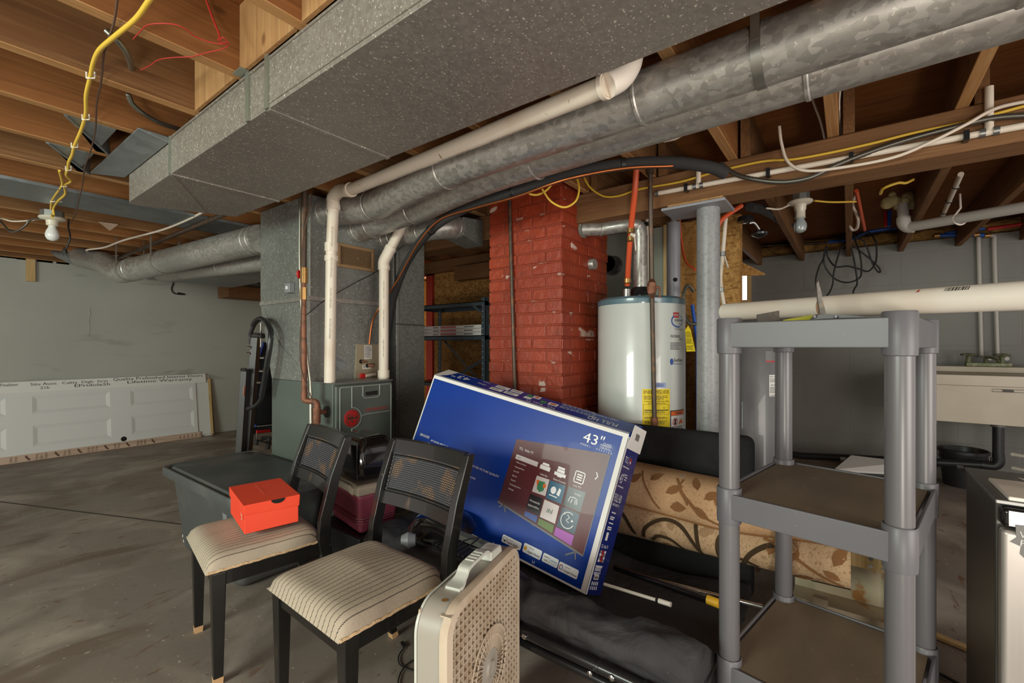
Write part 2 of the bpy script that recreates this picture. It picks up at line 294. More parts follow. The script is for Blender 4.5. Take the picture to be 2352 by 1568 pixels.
class MB:
    def __init__(s): s.v = []; s.f = []; s.mi = []; s.m = 0
    def add(s, vs, fs):
        b = len(s.v); s.v += [Vector(p) for p in vs]
        for f in fs: s.f.append([b + i for i in f]); s.mi.append(s.m)
    def hexa(s, p):   # bottom 4 ccw, top 4 ccw
        s.add(p, [(3, 2, 1, 0), (4, 5, 6, 7), (0, 1, 5, 4), (1, 2, 6, 5), (2, 3, 7, 6), (3, 0, 4, 7)]); return s
    def box(s, x0, y0, z0, x1, y1, z1):
        x0, x1 = sorted((x0, x1)); y0, y1 = sorted((y0, y1)); z0, z1 = sorted((z0, z1))
        return s.hexa([(x0, y0, z0), (x1, y0, z0), (x1, y1, z0), (x0, y1, z0), (x0, y0, z1), (x1, y0, z1), (x1, y1, z1), (x0, y1, z1)])
    def bar(s, p0, p1, w, h, up=(0, 0, 1), w1=None, h1=None):
        p0 = V(p0); p1 = V(p1); t = (p1 - p0).normalized(); up = V(up)
        a = t.cross(up)
        if a.length < 1e-4: a = t.cross(Vector((1, 0, 0)))
        a.normalize(); b = a.cross(t).normalized()
        w1 = w if w1 is None else w1; h1 = h if h1 is None else h1
        def ring(p, w, h): return [p - a * w / 2 - b * h / 2, p + a * w / 2 - b * h / 2, p + a * w / 2 + b * h / 2, p - a * w / 2 + b * h / 2]
        s.add(ring(p0, w, h) + ring(p1, w1, h1), [(0, 1, 2, 3), (7, 6, 5, 4), (1, 0, 4, 5), (2, 1, 5, 6), (3, 2, 6, 7), (0, 3, 7, 4)]); return s
    def tube(s, pts, r, n=12, caps=True, closed=False, flat=None):
        pts = [V(p) for p in pts]; k = len(pts)
        rr = r if isinstance(r, (list, tuple)) else [r] * k
        T = []
        for i in range(k):
            if closed: d = pts[(i + 1) % k] - pts[i - 1]
            else: d = pts[min(i + 1, k - 1)] - pts[max(i - 1, 0)]
            T.append(d.normalized() if d.length > 1e-9 else Vector((0, 0, 1)))
        u = T[0].orthogonal().normalized()
        if flat: u = (V(flat) - T[0] * V(flat).dot(T[0])).normalized()
        vs = []
        for i in range(k):
            u = (u - T[i] * u.dot(T[i]))
            u = u.normalized() if u.length > 1e-6 else T[i].orthogonal().normalized()
            w = T[i].cross(u)
            for j in range(n):
                a = 2 * math.pi * j / n
                vs.append(pts[i] + (u * math.cos(a) + w * math.sin(a)) * rr[i])
        fs = []
        for i in range(k if closed else k - 1):
            for j in range(n):
                a = i * n + j; b = i * n + (j + 1) % n; i2 = ((i + 1) % k) * n
                fs.append((a, b, i2 + (j + 1) % n, i2 + j))
        if caps and not closed:
            fs.append(tuple(reversed(range(n)))); fs.append(tuple((k - 1) * n + j for j in range(n)))
        s.add(vs, fs); return s
    def lathe(s, c, prof, n=32, axis=(0, 0, 1), caps=True):
        c = V(c); ax = V(axis).normalized()
        u = Vector((1, 0, 0)) if abs(ax.z) > .99 else ax.orthogonal().normalized()
        w = ax.cross(u); vs = []
        for r, h in prof:
            for j in range(n):
                a = 2 * math.pi * j / n
                vs.append(c + ax * h + (u * math.cos(a) + w * math.sin(a)) * max(r, 1e-5))
        fs = []
        for i in range(len(prof) - 1):
            for j in range(n):
                fs.append((i * n + j, i * n + (j + 1) % n, (i + 1) * n + (j + 1) % n, (i + 1) * n + j))
        if caps:
            fs.append(tuple(reversed(range(n)))); fs.append(tuple((len(prof) - 1) * n + j for j in range(n)))
        s.add(vs, fs); return s
    def slab(s, pts, vec):
        pts = [V(p) for p in pts]; vec = V(vec); n = len(pts)
        s.add(pts + [p + vec for p in pts], [tuple(reversed(range(n))), tuple(range(n, 2 * n))] + [(i, (i + 1) % n, n + (i + 1) % n, n + i) for i in range(n)]); return s
    def quad(s, *p): s.add(p, [tuple(range(len(p)))]); return s
    def grid(s, fn, nu, nv):
        vs = [fn(i / nu, j / nv) for j in range(nv + 1) for i in range(nu + 1)]
        s.add(vs, [(j * (nu + 1) + i, j * (nu + 1) + i + 1, (j + 1) * (nu + 1) + i + 1, (j + 1) * (nu + 1) + i) for j in range(nv) for i in range(nu)]); return s
    def xf(s, mat):
        s.v = [mat @ p for p in s.v]; return s
    def build(s, name, mats, parent=None, bevel=0, smooth=True, angle=38, sub=0, segs=2, solid=0, kind=None):
        me = bpy.data.meshes.new(name); me.from_pydata([tuple(p) for p in s.v], [], s.f)
        if not isinstance(mats, (list, tuple)): mats = [mats]
        for m in mats: me.materials.append(m)
        me.polygons.foreach_set('material_index', s.mi)
        bm = bmesh.new(); bm.from_mesh(me); bmesh.ops.recalc_face_normals(bm, faces=bm.faces); bm.to_mesh(me); bm.free()
        if smooth:
            me.polygons.foreach_set('use_smooth', [True] * len(me.polygons))
            me.set_sharp_from_angle(angle=R_(angle))
        me.update()
        o = bpy.data.objects.new(name, me); COL.objects.link(o)
        if parent is not None:
            o.parent = parent
            if parent in ROOTINV: o.matrix_parent_inverse = ROOTINV[parent]
        if solid:
            md = o.modifiers.new('solid', 'SOLIDIFY'); md.thickness = solid; md.offset = 0
        if bevel:
            md = o.modifiers.new('bevel', 'BEVEL'); md.width = bevel; md.segments = segs; md.limit_method = 'ANGLE'; md.angle_limit = R_(40)
            md.harden_normals = True
        if sub:
            md = o.modifiers.new('sub', 'SUBSURF'); md.levels = sub; md.render_levels = sub
        if kind: o['kind'] = kind
        if parent is not None and name in PART_LABELS: o['label'] = PART_LABELS[name]
        return o
ROOTINV = {}

def spline(pts, n=8, closed=False):
    P = [V(p) for p in pts]; out = []; k = len(P)
    if k < 3: return P
    rng = range(k if closed else k - 1)
    for i in rng:
        p0 = P[i - 1] if (i > 0 or closed) else P[0] * 2 - P[1]
        p1 = P[i]; p2 = P[(i + 1) % k]
        p3 = P[(i + 2) % k] if (i + 2 < k or closed) else P[-1] * 2 - P[-2]
        for j in range(n):
            t = j / n
            out.append(.5 * ((2 * p1) + (p2 - p0) * t + (2 * p0 - 5 * p1 + 4 * p2 - p3) * t * t + (3 * p1 - p0 - 3 * p2 + p3) * t ** 3))
    if not closed: out.append(P[-1])
    return out

def thing(name, label, cat, loc=(0, 0, 0), group=None, rz=0, local=False):
    o = bpy.data.objects.new(name, None); COL.objects.link(o)
    o.empty_display_size = .05
    o.location = loc; o.rotation_euler = (0, 0, rz)
    o['label'] = label; o['category'] = cat
    if group: o['group'] = group
    if not local: ROOTINV[o] = (Matrix.Translation(V(loc)) @ Matrix.Rotation(rz, 4, 'Z')).inverted()
    return o

def solo(mb, name, mats, label, cat, group=None, **kw):
    """A thing that is one mesh; its origin goes to the middle of its underside."""
    xs = [p.x for p in mb.v]; ys = [p.y for p in mb.v]; zs = [p.z for p in mb.v]
    c = Vector(((min(xs) + max(xs)) / 2, (min(ys) + max(ys)) / 2, min(zs)))
    mb.v = [p - c for p in mb.v]
    o = mb.build(name, mats, None, **kw); o.location = c
    o['label'] = label; o['category'] = cat
    if group: o['group'] = group
    return o

def struct(mb, name, mats, **kw):
    o = mb.build(name, mats, None, **kw); o['kind'] = 'structure'; return o

# lettering: flat text meshes laid on a surface by fn(x, y, d) -> point
_tc = {}
def glyphs(txt):
    if txt not in _tc:
        cu = bpy.data.curves.new('t', 'FONT'); cu.body = txt; cu.resolution_u = 2
        ob = bpy.data.objects.new('t', cu); me = bpy.data.meshes.new_from_object(ob)
        vs = [(v.co.x, v.co.y) for v in me.vertices]; fs = [tuple(p.vertices) for p in me.polygons]
        bpy.data.objects.remove(ob); bpy.data.curves.remove(cu); bpy.data.meshes.remove(me)
        _tc[txt] = (vs, fs)
    return _tc[txt]
def text(mb, txt, fn, x, y, h, w=None, d=.0008, flip=False, lean=0):
    """Letters with cap height h starting at x, y on the surface fn; w squeezes to a width; flip turns them upside down about x, y."""
    vs, fs = glyphs(txt)
    if not vs: return mb
    k = h / .72; mx = max(v[0] for v in vs)
    kx = (w / mx) if w else k
    sg = -1 if flip else 1
    mb.add([fn(x + sg * (vx * kx + lean * vy * k), y + sg * vy * k, d) for vx, vy in vs], fs); return mb
def rect(mb, fn, x0, y0, x1, y1, d=.0006, n=1):
    for i in range(n):
        a = x0 + (x1 - x0) * i / n; b = x0 + (x1 - x0) * (i + 1) / n
        mb.add([fn(a, y0, d), fn(b, y0, d), fn(b, y1, d), fn(a, y1, d)], [(0, 1, 2, 3)])
    return mb
def polyf(mb, fn, pts, d=.0008):
    mb.add([fn(x, y, d) for x, y in pts], [tuple(range(len(pts)))]); return mb
def lines(mb, fn, x0, x1, ys, h, d=.0008, seed=1):
    rr = random.Random(seed)
    for y in ys:
        x = x0; end = x1 - rr.random() * (x1 - x0) * .25
        while x < end:
            w = (x1 - x0) * rr.uniform(.06, .16); rect(mb, fn, x, y, min(x + w, end), y + h, d); x += w + (x1 - x0) * .02
    return mb
def plane(o, ux, uy, un):
    o = V(o); ux = V(ux).normalized(); uy = V(uy).normalized(); un = V(un).normalized()
    return lambda x, y, d=0: o + ux * x + uy * y + un * d
def cyl(c, r, a0, z0):
    return lambda x, y, d=0: Vector((c[0] + (r + d) * math.cos(a0 + x / r), c[1] + (r + d) * math.sin(a0 + x / r), z0 + y))
def ring_pts(fn, cx, cy, rx, ry, n=24, a0=0, a1=360):
    return [(cx + rx * math.cos(R_(a0 + (a1 - a0) * i / n)), cy + ry * math.sin(R_(a0 + (a1 - a0) * i / n))) for i in range(n + 1)]
def band(mb, fn, pts, w, d=.0008):
    """A flat ribbon of width w along 2-D points."""
    k = len(pts); q = []
    for i in range(k):
        a = pts[max(i - 1, 0)]; b = pts[min(i + 1, k - 1)]
        tx, ty = b[0] - a[0], b[1] - a[1]; l = math.hypot(tx, ty) or 1
        q.append((pts[i][0] - ty / l * w / 2, pts[i][1] + tx / l * w / 2, pts[i][0] + ty / l * w / 2, pts[i][1] - tx / l * w / 2))
    for i in range(k - 1):
        mb.add([fn(q[i][2], q[i][3], d), fn(q[i + 1][2], q[i + 1][3], d), fn(q[i + 1][0], q[i + 1][1], d), fn(q[i][0], q[i][1], d)], [(0, 1, 2, 3)])
    return mb
# ================================================================== ROOM
WX, WY = 5.78, 7.0
JZ = 2.118
struct(MB().box(-3.2, -3.2, -.15, 6.0, 7.4, 0), 'floor', MT['floor'])
fl = bpy.data.objects['floor']
m = MB(); a = at(0, 1152, Z=0); b = at(410, 1203, Z=0); d = (b - a).normalized()
m.bar(a - d * 2.2 + V(0, 0, .0005), b + d * .5 + V(0, 0, .0005), .012, .002); m.build('control_joint', MT['joint'], fl)
struct(MB().box(-3.2, WY, 0, 5.8, WY + .2, 2.13), 'wall_left', MT['wall_green'])
wl = bpy.data.objects['wall_left']
m = MB()
crk = [at(x, y, Y=WY - .002) for x, y in ((205, 705), (207, 722), (204, 735), (206, 755), (203, 772))]
m.tube(crk, .004, 5); m.build('wall_crack', MT['wall_green'], wl)
struct(MB().box(WX, -3.2, 0, WX + .2, WY, 2.2), 'wall_right', MT['wall_block'])
# the wooden plate and rim board on top of the concrete
struct(MB().box(-3.2, WY + .06, 2.13, 5.8, WY + .12, 2.36), 'trim_1', MT['joist_dark'])
struct(MB().box(WX + .1, -3.2, 2.2, WX + .15, WY, 2.36), 'trim_2', MT['joist_dark'])
m = MB()
for i in range(60):
    x = -3.1 + i * .15
    m.box(x, WY + .0, 2.118 + random.uniform(-.01, 0), x + random.uniform(.1, .15), WY + .06, 2.135 + random.uniform(0, .03))
struct(m, 'trim_3', MT['insul'])
# chipboard partition with a doorway behind the shelf unit
PX = 3.45
m = MB(); m.box(PX, .6, 0, PX + .05, 3.66, 2.115); m.box(PX, 4.55, 0, PX + .05, WY, 2.115); m.box(PX, 3.66, 2.0, PX + .05, 4.55, 2.115)
struct(m, 'wall_partition', MT['osb'])
wp = bpy.data.objects['wall_partition']
m = MB(); m.box(PX - .03, 3.66, 0, PX + .08, 3.76, 2.0); m.box(PX - .03, 4.47, 0, PX + .08, 4.55, 2.0); m.box(PX - .03, 3.66, 1.97, PX + .08, 4.55, 2.05)
m.build('door_1', MT['redpaint'], None, bevel=.004)['kind'] = 'structure'
struct(MB().box(PX - .06, 2.2, 1.99, PX, 4.6, 2.11).box(PX - .16, 2.15, 1.86, PX - .07, 3.2, 2.0), 'trim_4', MT['beam'])
struct(MB().box(PX + .9, 3.4, 0, PX + .95, 6.0, 2.115), 'wall_inner', MT['osb'])
m = MB(); m.box(PX - .05, 1.12, 0, PX - .012, 2.6, 2.1); struct(m, 'wall_board', MT['drywall'])
struct(MB().box(PX - .055, 1.07, 0, PX - .002, 1.12, 2.11), 'trim_5', MT['pine'])
struct(MB().box(PX - .04, .6, 0, PX - .001, 1.07, 2.11), 'wall_middle', MT['osb'])

# ---- ceiling: floor boards above, joists, bridging blocks
m = MB()
for i in range(65):
    x = -3.2 + i * .142
    m.box(x, -3.2, 2.352, x + .139, 7.1, 2.375)
m.box(-3.2, -3.2, 2.376, 6.0, 7.2, 2.4)
ce = struct(m, 'ceiling', MT['subfloor'])
JY = [.035 + .403 * k for k in range(-7, 18)]
for i, y in enumerate(JY):
    w = .042 + random.uniform(-.002, .003)
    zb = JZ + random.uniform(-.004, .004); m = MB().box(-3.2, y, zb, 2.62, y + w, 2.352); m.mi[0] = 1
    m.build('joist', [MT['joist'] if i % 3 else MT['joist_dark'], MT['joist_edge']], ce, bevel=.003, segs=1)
for i, y in enumerate(JY):
    y2 = y - .055
    MB().box(2.42, y2, JZ, WX + .09, y2 + .042, 2.352).build('joist', MT['joist_dark'], ce, bevel=.003, segs=1)
for k in (1, 2, 3, 4):
    y0 = JY[k + 7] + .043; y1 = JY[k + 8]
    x = .662
    MB().box(x, y0 + .001, 2.12, x + .012, y1 - .001, 2.35).build('blocking', MT['board'], ce)
for k, x in ((0, 3.1), (1, 3.2), (-1, 3.15), (3, 3.0), (2, 3.12)):
    y0 = JY[k + 7] - .012; y1 = JY[k + 8] - .056
    MB().bar((x, y0, 2.14), (x + .02, y1, 2.33), .035, .02).build('bridging', MT['joist_dark'], ce)
    MB().bar((x + .05, y0, 2.33), (x + .07, y1, 2.14), .035, .02).build('bridging', MT['joist_dark'], ce)

# ---- beam and steel posts
m = MB().box(2.42, -3.2, 1.945, 2.60, 3.4, 2.117)
solo(m, 'support_beam', MT['beam'], 'heavy old timber beam carried by the grey steel post under the joists', 'beam', bevel=.008)
t = thing('steel_post', 'thick round grey painted steel post holding up the timber beam', 'post', (2.5, .59, 0))
MB().lathe((2.5, .59, 0), [(.057, .0), (.057, 1.915)], 36).build('column', MT['steelpost'], t)
MB().box(2.385, .485, 1.915, 2.615, .80, 1.93).build('top_plate', MT['plate'], t, bevel=.003)
MB().box(2.40, .50, 1.93, 2.62, .77, 1.944).build('shim', MT['board'], t)
MB().lathe((2.5, .59, 0), [(.1, 0), (.1, .012)], 30).build('foot_plate', MT['plate'], t)

# ================================================================== CHIMNEY
cX0, cX1, cY0, cY1 = 2.25, 2.86, 1.33, 1.87
t = thing('brick_chimney', 'red painted brick chimney column with flaking white patches', 'chimney', ((cX0 + cX1) / 2, (cY0 + cY1) / 2, 0))
MB().box(cX0 + .0015, cY0 + .0015, 0, cX1 - .008, cY1 - .008, 2.34).build('mortar', MT['mortar'], t)
m = MB(); cs = .0735; rows = 31
def jit(): return random.uniform(-.0035, .004)
for r in range(rows):
    z = r * cs + .006
    for face in range(2):
        L = (cY1 - cY0) if face == 0 else (cX1 - cX0)
        bl = .21; off = 0 if r % 2 == 0 else -.1
        if face: off = -.1 if r % 2 == 0 else 0
        x = off
        while x < L - .01:
            a = max(x, 0); b = min(x + bl - .011, L)
            if L - b < .03: b = L
            if b - a > .03:
                o1 = .004 + jit(); h = cs - .012
                zz = z + jit() * .6
                if face == 0: m.box(cX0 - o1, cY0 + a + .001, zz, cX0 + .06, cY0 + b - .001, zz + h)
                else: m.box(cX0 + a + .001, cY0 - o1, zz, cX0 + b - .001, cY0 + .06, zz + h)
            if b == L: break
            x += bl
m.build('brick', MT['brick'], t, bevel=.004)
cp = at(1356, 607, Y=cY0 - .004)
m = MB().lathe(cp, [(.036, .03), (.036, -.03), (.034, -.034)], 28, axis=(0, 1, 0)); m.build('flue_cover', MT['galv'], t)
m = MB().lathe(at(1337, 526, Y=cY0 - .002), [(.054, .0), (.056, -.012), (.048, -.018)], 28, axis=(0, 1, 0)); m.build('thimble', MT['drywall'], t)

# ================================================================== WATER HEATER
hc = (2.62, 1.0); hr = .252
t = thing('water_heater', 'white tank water heater with blue lid beside the red chimney', 'water heater', (hc[0], hc[1], 0))
MB().lathe((hc[0], hc[1], 0), [(hr - .02, .03), (hr, .05), (hr, 1.43), (hr - .002, 1.437)], 72).build('tank_body', MT['heater'], t)
MB().lathe((hc[0], hc[1], 0), [(hr + .001, 1.435), (hr + .003, 1.445), (hr + .003, 1.463), (hr - .012, 1.476), (.02, 1.484)], 72).build('tank_lid', MT['heatercap'], t)
MB().lathe((hc[0], hc[1], 0), [(hr - .03, 0), (hr - .03, .035)], 40).build('tank_base', MT['blackmetal'], t)
m = MB().lathe((hc[0], hc[1], 0), [(.085, 1.50), (.075, 1.52), (.046, 1.55)], 28)
for k in range(4):
    a = k * math.pi / 2 + .3; m.bar((hc[0] + .07 * math.cos(a), hc[1] + .07 * math.sin(a), 1.48), (hc[0] + .07 * math.cos(a), hc[1] + .07 * math.sin(a), 1.51), .012, .004)
m.build('draft_hood', MT['blackmetal'], t)
n = at(1440, 655, D=2.62)
MB().lathe((n.x, n.y, 1.48), [(.022, 0), (.022, .05)], 18).build('nipple', MT['strap'], t)
F = cyl(hc, hr, 0, 0)
def hang(px):
    s = (px - 1467) / 99.0; return R_(201.0) + math.asin(max(-.97, min(.97, s)))
# yellow energy label
lb = cyl(hc, hr, hang(1470), 0)
w = (hang(1527) - hang(1470)) * hr; z0 = .735; z1_ = .965
m = MB(); rect(m, lb, 0, z0, w, z1_, .0008, 6); m.build('energy_label', MT['ylabel'], t)
el = t.children[-1]
m = MB(); text(m, 'ENERGYGUIDE', lb, .006, z1_ - .026, .02, w - .012, .0014)
lines(m, lb, .008, w - .008, [z1_ - .04, z1_ - .048, z1_ - .056], .003, .0014, 3)
text(m, 'Compare the Energy of This Water Heater', lb, .008, z1_ - .07, .0075, w - .016, .0014)
text(m, 'with Others Before You Buy', lb, .03, z1_ - .08, .0065, w - .06, .0014)
for a, b, c, d in ((.006, .09, w - .006, .0915), (.006, .145, w - .006, .1465)): rect(m, lb, a, z0 + b, c, z0 + d, .0014, 4)
for x in (.006, w - .0075): rect(m, lb, x, z0 + .09, x + .0015, z0 + .146, .0014)
rect(m, lb, .012, z0 + .112, w - .012, z0 + .117, .0014, 4)
lines(m, lb, .012, w - .012, [z0 + .105, z0 + .099, z0 + .075, z0 + .07, z0 + .052, z0 + .047, z0 + .04, z0 + .02, z0 + .014], .0026, .0014, 5)
polyf(m, lb, [(w * .74, z0 + .13), (w * .78, z0 + .13), (w * .76, z0 + .122)], .0014)
m.build('lettering', MT['black'], el)
m = MB(); sb = cyl(hc, hr, hang(1488), 0); w2 = (hang(1519) - hang(1488)) * hr
rect(m, sb, 0, .972, w2, 1.0, .0008, 4); m.build('blue_sticker', M('pale_blue_label', S(158, 172, 206), .5), t)
m = MB(); lines(m, sb, .003, w2 - .003, [.978, .984, .99], .003, .0014, 9); m.build('lettering', MT['bluelogo'], t)
# logo block near the top right of the tank
lg = cyl(hc, hr, hang(1531), 0); lw = .115
m = MB(); rect(m, lg, .012, 1.355, .06, 1.385, .0012, 3); m.build('flag_logo', MT['red'], t)
m = MB(); text(m, 'RUUD', lg, .018, 1.364, .013, .036, .002); m.build('lettering', MT['white'], t)
m = MB(); band(m, lg, ring_pts(lg, .05, 1.338, .05, .033, 26, 130, 290), .008, .0012); m.build('logo_swoosh', MT['bluelogo'], t)
m = MB(); band(m, lg, ring_pts(lg, .05, 1.338, .05, .033, 26, -60, 80), .004, .0012); m.build('logo_swoosh', MT['cyanlogo'], t)
m = MB(); text(m, 'GUARDIAN', lg, .02, 1.335, .014, .075, .0014); text(m, 'System', lg, .06, 1.32, .007, None, .0014)
text(m, 'The FVIR Safety System', lg, .02, 1.29, .006, .09, .0014)
text(m, 'PACEMAKER', lg, -.008, 1.245, .016, .08, .0014); text(m, 'SERIES', lg, .06, 1.233, .008, None, .0014)
lines(m, lg, -.01, .075, [1.18, 1.187, 1.194, 1.201, 1.208, 1.215], .003, .0014, 11)
text(m, 'EverKleen', lg, .015, 1.112, .02, .085, .0014)
m.build('lettering', MT['black'], t)
m = MB(); text(m, 'Self-Cleaning Device', lg, .015, 1.097, .008, .085, .0014); polyf(m, lg, ring_pts(lg, .0, 1.113, .012, .018, 16), .0012); m.build('lettering', MT['bluelogo'], t)
# warning label
wl_ = cyl(hc, hr, hang(1528), 0); ww = .13
m = MB(); rect(m, wl_, 0, .7, ww, .845, .0008, 6); m.build('warning_label', MT['black'], t)
wq = t.children[-1]
m = MB(); rect(m, wl_, .005, .705, ww - .005, .815, .0014, 6); m.build('label_paper', MT['whitepaper'], wq)
m = MB(); rect(m, wl_, .005, .817, ww - .005, .840, .0014, 6); polyf(m, wl_, [(.065, .765), (.11, .765), (.1, .8), (.09, .782), (.08, .795)], .002); m.build('label_heading', MT['orange'], wq)
m = MB(); text(m, 'WARNING', wl_, .035, .823, .012, .06, .002)
lines(m, wl_, .012, ww - .012, [.712, .72, .728, .736, .744, .752], .004, .002, 4); rect(m, wl_, .028, .767, .044, .797, .002); m.build('lettering', MT['black'], wq)
m = MB(); band(m, wl_, ring_pts(wl_, .036, .782, .019, .019, 22), .004, .0022); band(m, wl_, [(.023, .769), (.049, .795)], .004, .0022); m.build('ban_sign', MT['red'], wq)

# flue pipe of the heater
fz = at(1340, 527, Y=cY0 - .02)
el_ = V(hc[0], hc[1], fz.z)
fp = V(cp.x - .02, cY0 - .02, fz.z)
fp = V(fz.x, cY0 - .015, fz.z)
# horizontal run leaves the chimney face, turns down over the tank
mid = V(hc[0] + .0, cY0 - .1, fz.z)
pth = [fp, fp + V(.02, -.05, 0)] + spline([fp + V(.05, -.1, -.002), V(2.56, 1.06, fz.z + .004), V(hc[0] - .012, hc[1] + .012, fz.z - .004), V(hc[0], hc[1], fz.z - .06)], 6)[0:] + [V(hc[0], hc[1], 1.545)]
t = thing('flue_pipe', 'galvanized elbow flue pipe from the white heater into the red chimney', 'flue pipe', (hc[0], hc[1], 1.54))
MB().tube(pth, .041, 28).build('pipe', MT['galv'], t, angle=60)
for q, dr in ((2, (.5, -.7, 0)), (8, (1, -1, -.4)), (14, (.7, -.7, -1)), (len(pth) - 1, (0, 0, 1))):
    if q < len(pth):
        d = V(dr).normalized(); MB().lathe(pth[q], [(.041, -.006), (.0445, -.004), (.0445, .004), (.041, .006)], 28, axis=d, caps=False).build('crimp_rib', MT['galv'], t)

# ================================================================== FURNACE
fX0, fX1, fY0, fY1, fH = 1.43, 1.843, 2.327, 3.07, .983
t = thing('furnace', 'dark green upright gas furnace with red round emblem on its front', 'furnace', ((fX0 + fX1) / 2, (fY0 + fY1) / 2, 0))
MB().box(fX0, fY0 + .02, 0, fX1, fY1, fH).build('cabinet', MT['furnace'], t, bevel=.006)
MB().box(fX0 + .003, fY0 + .004, fH - .003, fX1 - .003, fY0 + .26, fH + .004).build('top_sheet', MT['steel'], t)
fp_ = plane((fX0, fY0, 0), (1, 0, 0), (0, 0, 1), (0, -1, 0)); fw = fX1 - fX0
# front door panel with a raised groove pattern
MB().box(fX0 + .008, fY0, .3, fX1 - .008, fY0 + .02, fH - .012).build('door_panel', MT['furnace'], t, bevel=.008)
dp = t.children[-1]
m = MB()
gx = at(808, 870, Y=fY0).x - fX0
gz = at(808, 960, Y=fY0).z
def groove(pts): m.tube([fp_(x, z, .0005) for x, z in pts], .003, 6)
groove([(.034, .3), (.034, fH - .03), (.04, fH - .022), (fw - .03, fH - .022), (fw - .022, fH - .03), (fw - .022, .3)])
er = .062
groove([(gx, fH - .022), (gx, gz + er)])
groove([(x, z) for x, z in ring_pts(fp_, gx, gz, er, er, 24, 90, -90)])
groove([(gx, gz - er), (gx, .3)])
groove([(gx + er, gz + .005), (gx + er + .03, gz + .012), (fw - .022, gz + .012)])
hx = at(853, 900, Y=fY0)
groove([(hx.x - fX0 - .06, fH - .022), (hx.x - fX0 - .06, hx.z - .02), (hx.x - fX0 - .045, hx.z - .033), (hx.x - fX0 + .045, hx.z - .033), (hx.x - fX0 + .06, hx.z - .02), (hx.x - fX0 + .06, fH - .022)])
m.build('groove', MT['furnace_edge'], dp)
m = MB().slab([fp_(hx.x - fX0 + x, hx.z + z - .005, .001) for x, z in ((-.042, .008), (.042, .012), (.042, -.012), (-.034, -.014), (-.042, -.006))], V(0, -.003, 0)); m.build('hand_slot', MT['black'], dp)
m = MB().lathe(fp_(gx - .002, gz, .002), [(.05, .001), (.05, -.003), (.046, -.004)], 40, axis=(0, 1, 0)); m.build('emblem', MT['red'], dp)
em = dp.children[-1]
m = MB(); band(m, fp_, ring_pts(fp_, gx - .002, gz, .042, .042, 30), .003, .0075)
text(m, 'R', fp_, gx - .036, gz - .026, .052, .04, .0075); text(m, 'H', fp_, gx - .006, gz - .026, .05, .036, .0075); rect(m, fp_, gx - .034, gz + .0, gx + .034, gz + .006, .0075)
m.build('logo', MT['darkbrown'], dp)
m = MB(); text(m, 'CRITERION II', fp_, gx + .085, gz + .028, .018, .17, .001); m.build('lettering', MT['red'], dp)
m = MB().box(fX0 - .001, fY0 + .12, .80, fX0 + .002, fY0 + .19, .838); m.build('rating_tag', MT['steel'], t)

# coil case (tapered) and supply plenum above the furnace
pY0, pY1, pX1 = 2.598, 3.23, 2.06
t = thing('plenum', 'speckled sheet metal plenum box standing on top of the furnace', 'plenum', (1.7, 2.9, fH))
zs = 1.475
m = MB(); m.hexa([(fX0, pY0, fH), (1.9, pY0, fH), (1.9, fY1, fH), (fX0, fY1, fH), (fX0, pY0, zs), (pX1 - .02, pY0, zs), (pX1 - .02, pY1, zs), (fX0, pY1, zs)])
m.build('coil_case', MT['plenum'], t, bevel=.003, segs=1)
cc = t.children[-1]
m = MB()
A = plane((fX0, pY1, fH), (0, -1, 0), (0, 0, 1), (-1, 0, 0)); L = pY1 - pY0; H = zs - fH
m.tube([A(.05, H - .02, 0), A(L * .45, .22, .0035), A(L - .0, .03, 0)], .004, 6); m.tube([A(L * .3, H * .45, .0), A(L * .45, .22, .0035)], .003, 6)
m.build('cross_break', MT['plenum'], cc)
m = MB()
B = plane((fX0, pY0, fH), (1, 0, 0), (0, 0, 1), (0, -1, 0))
m.quad(B(.13, H * .36, .001), B(.27, H * .2, .001), B(.13, H * .06, .001)); m.build('patch_sheet', MT['sheet'], cc)
MB().box(fX0 - .004, pY0 - .004, zs, pX1 - .015, pY1 + .004, zs + .025).build('flange', MT['galv'], t)
MB().box(fX0, pY0, zs + .02, pX1, pY1, JZ - .003).build('plenum_box', MT['plenum'], t, bevel=.003, segs=1)
for x in (fX0 + .003, pX1 - .006): MB().box(x, pY0 - .006, zs + .03, x + .004, pY0, JZ - .005).build('corner_seam', MT['galv'], t)
MB().box(fX0 + .0, pY0 - .003, fH + .01, fX0 + .006, pY0 + .002, zs).build('corner_seam', MT['galv'], t)
# return drop beside the coil
MB().box(2.085, 2.6, 0, 2.35, 3.22, 2.0).build('return_drop', MT['plenum'], None, bevel=.003, segs=1)
o = bpy.data.objects['return_drop']; o['label'] = 'tall dark sheet metal return duct standing next to the furnace'; o['category'] = 'duct'
m = MB(); m.box(2.082, 2.597, 1.35, 2.352, 2.6, 1.362); m.box(2.1, 2.595, 0, 2.104, 2.6, 2.0); m.build('seam', MT['steel'], o)

